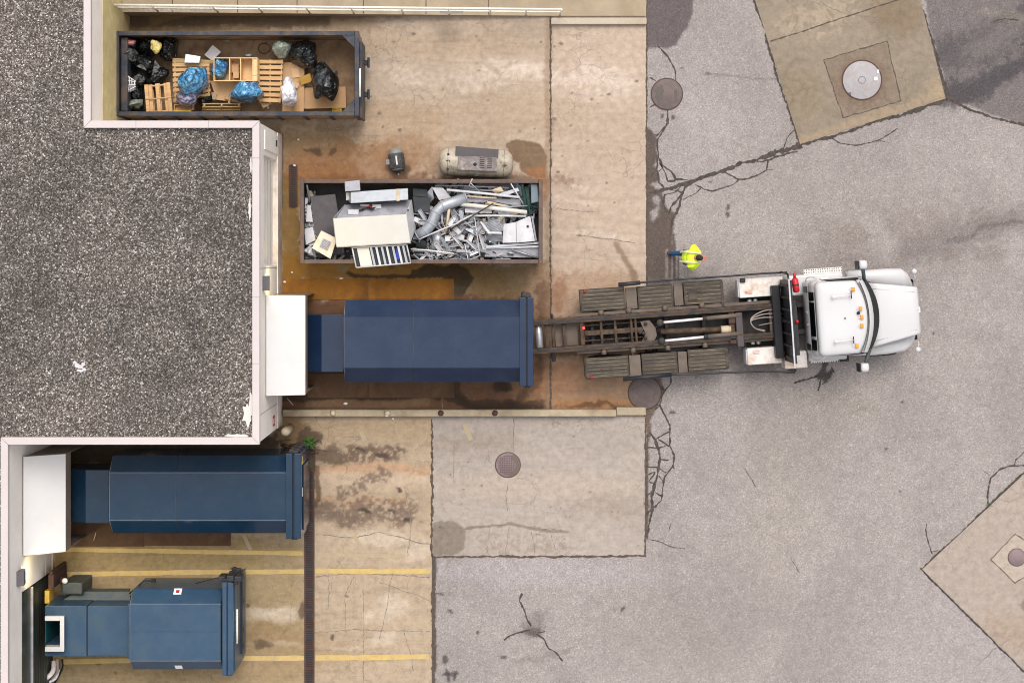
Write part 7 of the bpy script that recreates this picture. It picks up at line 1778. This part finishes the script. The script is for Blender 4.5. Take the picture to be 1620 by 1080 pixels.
a, c = E5(640, 822, .9), E5(848, 862, .9); tbuild(MB().box((a.x, a.y, .86), (c.x, c.y, .90)), 'step_board', 'step', bevel=.005)
a, c = E5(845, 825, .95), E5(918, 862, .95); tbuild(MB().box((a.x, a.y, .7), (c.x, c.y, .95)), 'mud_flap', 'truck_dark', bevel=.03)
# ---- cab
ZR = 2.75
rear = E5(700, 560, ZR).x; front0 = E5(1035, 540, ZR).x
yT = E5(830, 288, ZR).y; yB = E5(850, 822, ZR).y; ycab = (yT+yB)/2; hw = (yT-yB)/2
def ring(z, xr_, xf_, hw_, bul, rc=.12, rf=.16, n=14):
    """closed outline at height z: rounded rear corners, bowed front"""
    pts = []
    for k in range(5): a = math.pi/2 + (math.pi/2)*k/4; pts.append((xr_+rc+rc*math.cos(a), ycab+hw_-rc+rc*math.sin(a), z))
    for k in range(5): a = math.pi + (math.pi/2)*k/4; pts.append((xr_+rc+rc*math.cos(a), ycab-hw_+rc+rc*math.sin(a), z))
    for k in range(n+1):
        s_ = -1+2*k/n; q = abs(s_)**3.0
        pts.append((xf_+bul*(1-s_*s_)-rf*q, ycab+s_*hw_*(1-.02*q), z))
    return [Vector(p) for p in pts]
cowl = E5(1058, 532, 1.95).x
body = [ring(.75, rear-.10, cowl-.1, hw+.02, .12), ring(1.2, rear-.10, cowl-.06, hw+.04, .2), ring(1.9, rear-.10, cowl-.04, hw+.03, .24)]
tbuild(MB().loft(body, sm=True), 'cab', 'white_paint')
XQ_ = E5(1030, 532, 2.3).x
bl = ring(1.93, rear-.08, front0+.14, hw+.0, .26); 
# greenhouse: rear wall, pillars and glass
top0 = ring(2.52, rear-.02, front0-.04, hw-.02, .22)
gh = tbuild(MB().loft([ring(1.902, rear-.09, cowl-.05, hw+.02, .24, .12, .06), ring(2.10, rear-.08, XQ_-.0, hw+.01, .22, .12, .06), ring(2.5, rear-.03, XQ_-.10, hw-.01, .20, .12, .06)], sm=True), 'cab_upper', 'white_paint')
FR_ = E5(985, 532, 2.7).x
roof = [ring(2.502, rear-.04, FR_, hw-.0, .24, .14, .05), ring(2.63, rear-.02, FR_, hw-.005, .24, .14, .05), ring(2.70, rear+.01, FR_-.015, hw-.03, .24, .14, .05), ring(2.735, rear+.06, FR_-.05, hw-.08, .22, .12, .05), ring(2.755, rear+.16, FR_-.14, hw-.18, .2, .1, .05), ring(2.765, rear+.4, FR_-.4, hw-.4, .14, .1, .05)]
rf_ = tbuild(MB().loft(roof, sm=True), 'cab_roof', 'white_paint')
# windscreen band: curved dark glass standing proud between roof front and hood
def band(z0, x0, b0, z1, x1, b1, h0, h1, off=0.0, n=16, s0=-1, s1=1):
    lo = []; hi = []
    for k in range(n+1):
        s_ = s0+(s1-s0)*k/n; q = abs(s_)**3
        lo.append(Vector((x0+b0*(1-s_*s_)-.03*q+off, ycab+s_*h0, z0))); hi.append(Vector((x1+b1*(1-s_*s_)-.03*q+off, ycab+s_*h1, z1)))
    return lo, hi
XE_, XM_ = E5(1060, 532, 1.95).x, E5(1130, 532, 1.95).x; VE_, VM_ = E5(1036, 532, 2.5).x, E5(1089, 532, 2.5).x
lo, hi = band(1.955, XE_, XM_-XE_, 2.50, VE_-.02, VM_-VE_, hw-.03, hw-.05, .0, 24)
m = MB(); vs = lo+hi+[v-Vector((.03, 0, .01)) for v in lo]+[v-Vector((.03, 0, .01)) for v in hi]; n_ = len(lo)
m.add(vs, [(k, k+1, n_+k+1, n_+k) for k in range(n_-1)]+[(2*n_+k, 3*n_+k, 3*n_+k+1, 2*n_+k+1) for k in range(n_-1)], 0, True)
tbuild(m, 'windscreen', 'glass')
# sun visor cap over the windscreen top
lo2, hi2 = band(2.51, VE_, VM_-VE_, 2.62, VE_-.12, VM_-VE_-.02, hw-.03, hw-.05, 0.0, 24); n_ = len(lo2)
m = MB(); vs = lo2+hi2+[v-Vector((0, 0, .02)) for v in lo2]+[v-Vector((0, 0, .02)) for v in hi2]; m.add(vs, [(k, k+1, n_+k+1, n_+k) for k in range(n_-1)]+[(k, 2*n_+k, 2*n_+k+1, k+1) for k in range(n_-1)]+[(2*n_+k, 3*n_+k, 3*n_+k+1, 2*n_+k+1) for k in range(n_-1)], 0, True)
tbuild(m, 'sun_visor', 'white_paint')
m = MB(); lo3, hi3 = band(2.655, FR_+.01, .245, 2.665, FR_+.008, .245, hw-.02, hw-.02); m.tube([v for v in hi3], .011, 4); tbuild(m, 'roof_seam', 'scrap_dark', rf_)
# rear windows and vents
zt = 2.45
for (y0, y1) in ((365, 425), (440, 680), (705, 780)):
    a, b = E5(700, y0, 2.2).y, E5(725, y1, 2.2).y; w_ = MB(); w_.hexa([(rear-.105, b, 1.98), (rear-.08, b, 1.98), (rear-.08, a, 1.98), (rear-.105, a, 1.98)], [(rear-.06, b, 2.42), (rear-.02, b, 2.42), (rear-.02, a, 2.42), (rear-.06, a, 2.42)]); tbuild(w_, 'rear_window', 'glass')
for (y0, y1) in ((325, 365), (735, 778)):
    a, b = E5(655, y0, 1.6).y, E5(685, y1, 1.6).y; tbuild(MB().box((rear-.125, b, 1.35), (rear-.10, a, 1.85)), 'rear_vent', 'black')
# side glass
for s_ in (1, -1):
    y = ycab+s_*(hw+.008); x0, x1 = rear+.35, XQ_-.15
    tbuild(MB().hexa([(x0, y-.012, 1.98), (x1+.06, y-.012, 1.98), (x1+.06, y+.02, 1.98), (x0, y+.02, 1.98)], [(x0+.02, y-s_*.01-.012, 2.44), (x1, y-s_*.01-.012, 2.44), (x1, y-s_*.01+.012, 2.44), (x0+.02, y-s_*.01+.012, 2.44)]), 'side_window', 'glass')
    dr_ = tbuild(MB().box((rear+.30, ycab+s_*(hw+.03), 1.0), (cowl-.12, ycab+s_*(hw+.06), 1.93)), 'door', 'white_paint', bevel=.02)
    tbuild(MB().box((rear+.36, ycab+s_*(hw+.06), 1.5), (rear+.55, ycab+s_*(hw+.085), 1.55)), 'handle', 'chrome', dr_)
    gr = sm([(rear-.02, ycab+s_*(hw-.05), 1.2), (rear-.05, ycab+s_*(hw+.10), 1.6), (rear+.05, ycab+s_*(hw+.12), 2.2), (rear+.18, ycab+s_*(hw), 2.4)], 5); tbuild(MB().tube(gr, .016, 6), 'grab_handle', 'chrome')
tbuild(MB().tube([E5(850, 285, 2.5), E5(965, 283, 2.5)], .025, 6), 'drip_rail', 'black')
# amber roof markers, air horns, aerial
for q in ((936, 348), (988, 487), (997, 547), (998, 608), (962, 750)):
    c = E5(*q, 2.77); z = 2.73
    mk_ = tbuild(MB().hexa([(c.x-.16, c.y-.05, z), (c.x+.08, c.y-.05, z), (c.x+.08, c.y+.05, z), (c.x-.16, c.y+.05, z)], [(c.x-.08, c.y-.03, z+.035), (c.x+.05, c.y-.045, z+.10), (c.x+.05, c.y+.045, z+.10), (c.x-.08, c.y+.03, z+.035)]), 'marker_base', 'scrap_white')
    tbuild(MB().hexa([(c.x-.03, c.y-.056, z+.01), (c.x+.09, c.y-.056, z), (c.x+.09, c.y+.056, z), (c.x-.03, c.y+.056, z+.01)], [(c.x-.01, c.y-.05, z+.11), (c.x+.065, c.y-.05, z+.115), (c.x+.065, c.y+.05, z+.115), (c.x-.01, c.y+.05, z+.11)]), 'amber_lens', 'amber', mk_, bevel=.01)
for q0, q1 in (((795, 403), (930, 390)), ((815, 721), (947, 709))):
    a, b = E5(*q0, 2.9), E5(*q1, 2.9); d = (b-a).normalized()
    h_ = tbuild(MB().tube([a, a+d*.04, a+d*.08, b], [.055, .045, .018, .014], 10), 'air_horn', 'chrome')
    tbuild(MB().tube([b+Vector((0, -.10, 0)), b+Vector((0, .10, 0))], .016, 6), 'horn_bracket', 'black', h_); tbuild(MB().tube([a.lerp(b, .1)-Vector((0, 0, .12)), a.lerp(b, .1)], .012, 6), 'horn_stand', 'black', h_); tbuild(MB().tube([b-Vector((0, 0, .14)), b], .02, 6), 'horn_stand', 'black', h_)
c = E5(980, 517, 2.78); tbuild(MB().lathe([(.04, -.04), (.045, .04), (0, .06)], Matrix.Translation(c), 10), 'aerial_base', 'black')
c = E5(886, 555, 2.775); tbuild(MB().lathe([(.022, -.03), (.022, .015), (0, .02)], Matrix.Translation(c), 8), 'roof_bolt', 'black')
# ---- hood: lofted along its length
def hsec(x, yt, yb, z, r=.075, zb=.95, n=6):
    pts = [(x, yb, zb)]
    for k in range(n+1): a = math.pi+(-math.pi/2)*k/n; pts.append((x, yb+r+r*math.cos(a), z-r*.8+r*.8*math.sin(a)))
    for f in (.25, .5, .75): pts.append((x, yb+r+(yt-yb-2*r)*f, z+.035*math.sin(math.pi*f)))
    for k in range(n+1): a = math.pi/2+(-math.pi/2)*k/n; pts.append((x, yt-r+r*math.cos(a), z-r*.8+r*.8*math.sin(a)))
    pts.append((x, yt, zb)); return [Vector(p) for p in pts]
hx = lambda cx, z: E5(cx, 520, z).x
H0 = E5(1060, 300, 1.9).y; H1 = E5(1090, 765, 1.9).y; N0 = E5(1400, 332, 1.7).y; N1 = E5(1415, 665, 1.7).y
secs = []
for f, cx, z in ((0, 1062, 1.90), (.25, 1150, 1.88), (.55, 1260, 1.84), (.85, 1370, 1.78), (.97, 1406, 1.75), (1.0, 1414, 1.68)):
    secs.append(hsec(hx(cx, z), H0+(N0-H0)*f, H1+(N1-H1)*f, z))
hd = tbuild(MB().loft(secs, sm=True), 'hood', 'white_paint')
m = MB()
for s_, (a_, b_) in ((1, (H0, N0)), (-1, (H1, N1))):
    y0 = ycab + (a_-ycab)*.80; y1 = ycab + (b_-ycab)*.80; m.tube([(hx(1090, 1.9), y0, 1.915), (hx(1390, 1.75), y1, 1.775)], .008, 4)
tbuild(m, 'hood_crease', 'scrap_white', hd)
yn_ = (N0+N1)/2
gr_ = tbuild(MB().box((hx(1405, 1.6), N1+.06, .75), (hx(1418, 1.6), N0-.06, 1.62)), 'grille', 'steel', bevel=.02)
m = MB()
for k in range(9): m.box((hx(1418, 1.6), N1+.12, .85+k*.08), (hx(1418, 1.6)+.015, N0-.12, .88+k*.08))
tbuild(m, 'grille_bar', 'chrome', gr_)
c = E5(1409, 495, 1.75); bd_ = tbuild(MB().cbox((c.x, c.y, 1.72), (.10, .15, .10)), 'hood_badge', 'chrome', bevel=.015); tbuild(MB().cbox((c.x-.02, c.y, 1.775), (.05, .07, .012)), 'badge_inset', 'scrap_grey', bd_)
# front fenders: swelling over the wheels
def fsec(x, yi, yo, z, zb):
    s_ = 1 if yo > yi else -1; w_ = abs(yo-yi); r = min(.16, w_*.45)
    pts = [(x, yi, zb), (x, yi, z)]
    for k in range(6): a = (math.pi/2)*(1-k/5); pts.append((x, yo-s_*r+s_*r*math.cos(a), z-r+r*math.sin(a)))
    pts.append((x, yo, zb)); return [Vector(p) for p in pts]
for top in (True, False):
    if top: pr = [(888, 222, .9, .88), (930, 218, 1.22, 1.0), (1050, 212, 1.32, 1.15), (1180, 202, 1.34, 1.18), (1290, 200, 1.28, 1.1), (1335, 232, 1.2, .75), (1365, 300, 1.05, .6)]
    else: pr = [(922, 820, .9, .88), (965, 822, 1.22, 1.0), (1080, 822, 1.32, 1.15), (1200, 812, 1.34, 1.18), (1320, 792, 1.28, 1.1), (1365, 755, 1.2, .75), (1388, 700, 1.05, .6)]
    secs = []
    for k, (cx, cy, z, zb) in enumerate(pr):
        x = E5(cx, cy, z).x; yo = E5(cx, cy, z).y; f = min(1, max(0, (cx-1060)/350)); yi = (H0+(N0-H0)*f-.06) if top else (H1+(N1-H1)*f+.06)
        if cx < 1060: yi = (H0 if top else H1)
        secs.append(fsec(x, yi, yo, z, min(zb, z-.03)))
    tbuild(MB().loft(secs, sm=True), 'front_fender', 'white_paint')
x0 = E5(1395, 500, .7).x
x0 -= .28
tbuild(MB().box((x0, E5(1400, 690, .7).y, .45), (x0+.18, E5(1370, 300, .7).y, .78)), 'front_bumper', 'white_paint', bevel=.05)
for y in (N0+.10, N1-.10): tbuild(MB().lathe([(.11, 0), (.11, .05), (0, .07)], Matrix.Translation((E5(1372, 500, 1).x, y, .92)) @ Matrix.Rotation(R(90), 4, 'Y'), 16), 'headlight', 'glass')
# hood-top mirrors on thin stalks
for q0, q1, q2 in (((1370, 305), (1385, 270), (1378, 222)), ((1400, 685), (1412, 740), (1405, 778))):
    mm = tbuild(MB().tube([E5(*q0, 1.25), E5(*q1, 1.6), E5(*q2, 1.62)], .014, 6), 'spot_mirror_stalk', 'scrap_white')
    c = E5(*q2, 1.62); tbuild(MB().lathe([(.0, -.05), (.06, -.03), (.085, .02), (.05, .06), (0, .07)], Matrix.Translation(c), 14), 'spot_mirror', 'white_paint', mm)
# door mirrors: dark arms with white backed heads
for q0, q1, q2, s_ in (((1022, 290), (1015, 215), (1008, 175), 1), ((1062, 770), (1040, 850), (1020, 905), -1)):
    a, b, c = E5(*q0, 2.2), E5(*q1, 2.3), E5(*q2, 2.3)
    ar = tbuild(MB().tube([a, b, c], [.055, .055, .03], 8), 'mirror_arm', 'teal_steel')
    hd_ = MB().loft([[c+Vector((.02+dx*r_*1.0, dy*r_*1.05, z)) for dx, dy in [(math.copysign(abs(math.cos(t*math.pi/8))**.6, math.cos(t*math.pi/8)), math.copysign(abs(math.sin(t*math.pi/8))**.6, math.sin(t*math.pi/8))) for t in range(16)]] for z, r_ in ((-.36, .09), (-.30, .12), (.02, .125), (.08, .10), (.10, .05))], sm=True)
    tbuild(hd_, 'mirror_head', 'white_paint', ar)
    tbuild(MB().box((c.x-.135, c.y-.12, c.z-.36), (c.x-.10, c.y+.12, c.z+.09)), 'mirror_frame', 'black', ar, bevel=.01)
# interior hint: seats and dash visible through glass are dark
# ------------------------------------------------------------------ the worker in hi-vis
hp = P(1103, 407, 1.62)
pr_ = thing('person', 'person in a yellow hi-vis jacket and blue jeans walking with hands together in front', 'person', (hp.x-.15, hp.y, 0), R(-4))
def skin_mesh(name, joints, bones, root_i, mat, parent, sub=2):
    me = bpy.data.meshes.new(name); me.from_pydata([j[:3] for j in joints], bones, []); me.update()
    o = bpy.data.objects.new(name, me); COL.objects.link(o); o.parent = parent; ROOTM[o] = ROOTM[parent]
    sk = o.modifiers.new('skin', 'SKIN'); sk.use_smooth_shade = True
    for v, j in zip(me.skin_vertices[0].data, joints):
        r = j[3]; v.radius = r if isinstance(r, tuple) else (r, r); v.use_root = False
    me.skin_vertices[0].data[root_i].use_root = True
    ss = o.modifiers.new('sub', 'SUBSURF'); ss.levels = sub; ss.render_levels = sub
    me.materials.append(MAT[mat] if isinstance(mat, str) else mat); return o
# local frame: x forward, y left, z up. Mid-stride, leaning forward, left leg trailing
J = [(-.08, 0, .95, .12), (-.02, 0, 1.12, .12), (.06, 0, 1.32, .14), (.12, 0, 1.47, .07), (.16, 0, 1.55, .055),          # 0 pelvis 1 waist 2 chest 3 neck base 4 neck
     (-.06, .10, .90, .085), (-.20, .10, .52, .06), (-.44, .09, .18, .045), (-.52, .09, .06, .035), (-.38, .09, .03, .03),  # 5-9 trailing leg
     (-.04, -.10, .90, .085), (.16, -.10, .52, .06), (.20, -.10, .12, .045), (.21, -.10, .05, .035), (.36, -.10, .04, .03),  # 10-14 front leg
     (.08, .19, 1.42, .06), (.10, .27, 1.17, .045), (.30, .10, 1.16, .035), (.36, .05, 1.17, .028),                          # 15-18 left arm
     (.08, -.19, 1.42, .06), (.10, -.27, 1.17, .045), (.30, -.09, 1.14, .035), (.36, -.04, 1.15, .028)]                     # 19-22 right arm
Bn = [(0, 1), (1, 2), (2, 3), (3, 4), (0, 5), (5, 6), (6, 7), (7, 8), (8, 9), (0, 10), (10, 11), (11, 12), (12, 13), (13, 14), (2, 15), (15, 16), (16, 17), (17, 18), (2, 19), (19, 20), (20, 21), (21, 22)]
# fingers rooted in the palms (both hands in front of the belly)
for (pi, s_) in ((18, 1), (22, -1)):
    bx0, by0, bz0 = J[pi][:3]
    k0 = len(J); J.append((bx0+.045, by0-s_*.005, bz0, (.03, .016))); Bn.append((pi, k0))
    for f, (dy, ln) in enumerate(((.030, .060), (.010, .070), (-.010, .066), (-.030, .052))):
        i = len(J); J += [(bx0+.075, by0+dy*.9, bz0, .0095), (bx0+.075+ln*.55, by0+dy, bz0-.012, .009), (bx0+.075+ln, by0+dy, bz0-.035, .008)]; Bn += [(k0, i), (i, i+1), (i+1, i+2)]
    i = len(J); J += [(bx0+.03, by0+s_*-.035, bz0+.012, .011), (bx0+.065, by0+s_*-.055, bz0+.008, .0095)]; Bn += [(pi, i), (i, i+1)]
bodyo = skin_mesh('body', J, Bn, 0, 'skin', pr_)
# head with face, joined to the body object's surface by the neck
def head():
    bm = bmesh.new(); bmesh.ops.create_uvsphere(bm, u_segments=32, v_segments=24, radius=1)
    for v in bm.verts:
        x, y, z = v.co; fx = max(0, x)
        v.co = Vector((x*.098, y*.076, z*.118))
        if z < -.2: v.co.y *= 1-.28*(-z-.2); v.co.x += .012*fx*(-z)
        g = math.exp(-((y/.16)**2))*fx
        v.co.x += .026*g*math.exp(-((z+.12)/.16)**2)                                 # nose
        v.co.x += .008*g*math.exp(-((z+.48)/.07)**2) - .006*g*math.exp(-((z+.40)/.04)**2)   # mouth
        e = math.exp(-(((abs(y)-.38)/.15)**2))*math.exp(-((z-.04)/.10)**2)*fx; v.co.x -= .012*e   # eye sockets
        er = math.exp(-((abs(y)-1)/.10)**2)*math.exp(-((z+.05)/.22)**2)*math.exp(-(x/.22)**2); v.co.y += math.copysign(.018*er, y)  # ears
    me = bpy.data.meshes.new('head'); bm.to_mesh(me); bm.free()
    for p in me.polygons: p.use_smooth = True
    me.materials.append(MAT['skin']); o = bpy.data.objects.new('head', me); COL.objects.link(o); o.parent = pr_; o.location = (.205, 0, 1.665); o.rotation_euler = (0, R(18), 0); ROOTM[o] = ROOTM[pr_]; return o
hdp = head()
def hair():
    bm = bmesh.new(); bmesh.ops.create_uvsphere(bm, u_segments=32, v_segments=20, radius=1)
    rm = [v for v in bm.verts if v.co.z < -.25 - .1*v.co.x or (v.co.x > .30 and v.co.z < .45)]
    bmesh.ops.delete(bm, geom=rm, context='VERTS')
    for v in bm.verts:
        n_ = .006*mn.noise(v.co*7)
        v.co = Vector((v.co.x*(.107+n_), v.co.y*(.086+n_), v.co.z*(.128+n_)))
    me = bpy.data.meshes.new('hair'); bm.to_mesh(me); bm.free()
    for p in me.polygons: p.use_smooth = True
    me.materials.append(MAT['hair']); o = bpy.data.objects.new('hair', me); COL.objects.link(o); o.parent = hdp; o.location = (-.006, 0, .004); ROOTM[o] = ROOTM[pr_]
    s_ = o.modifiers.new('thick', 'SOLIDIFY'); s_.thickness = .012
hair()
m = MB()
for s_ in (1, -1): m.lathe([(.0, -.012), (.009, -.008), (.012, 0), (.009, .008), (0, .012)], Matrix.Translation((.088, s_*.030, .006)), 10)
eo = m.build('eye', MAT['black'], pr_, local=True); eo.parent = hdp
JJ = [(-.10, 0, .92, (.20, .18)), (-.06, 0, 1.10, (.22, .19)), (.02, 0, 1.30, (.25, .20)), (.07, 0, 1.42, (.20, .15)), (.10, 0, 1.49, .09), (.05, .19, 1.42, .125), (.07, .31, 1.19, .10), (.22, .18, 1.16, .075), (.30, .10, 1.165, .058), (.05, -.19, 1.42, .125), (.07, -.31, 1.19, .10), (.22, -.17, 1.14, .075), (.30, -.09, 1.145, .058)]
jk = skin_mesh('jacket', JJ, [(0, 1), (1, 2), (2, 3), (3, 4), (3, 5), (5, 6), (6, 7), (7, 8), (3, 9), (9, 10), (10, 11), (11, 12)], 0, 'hivis', pr_)
# reflective stripes: hoops over each shoulder and around the waist
m = MB()
for s_ in (1, -1):
    m.tube(sm([(.27, s_*.12, 1.22), (.26, s_*.115, 1.40), (.16, s_*.13, 1.555), (.02, s_*.14, 1.575), (-.13, s_*.14, 1.48), (-.215, s_*.14, 1.25), (-.26, s_*.13, 1.0)], 5), .032, 6)
tbm = m.build('reflective_stripe', MAT['reflective'], pr_, local=True)
JT = [(-.08, 0, .93, (.15, .13)), (-.06, .10, .86, .11), (-.20, .10, .52, .085), (-.42, .09, .20, .07), (-.48, .09, .11, .065), (-.04, -.10, .86, .11), (.16, -.10, .52, .085), (.20, -.10, .18, .07), (.205, -.10, .11, .065)]
skin_mesh('trousers', JT, [(0, 1), (1, 2), (2, 3), (3, 4), (0, 5), (5, 6), (6, 7), (7, 8)], 0, 'jeans', pr_)
for (x, y, z, rz) in ((-.50, .09, .05, 25), (.21, -.10, .045, 0)):
    skin_mesh('boot', [(x-.05, y, z+.02, .05), (x+.02, y, z+.04, .055), (x+.14, y, z, .045), (x+.20, y, z-.005, .035)], [(0, 1), (1, 2), (2, 3)], 1, 'boot', pr_)
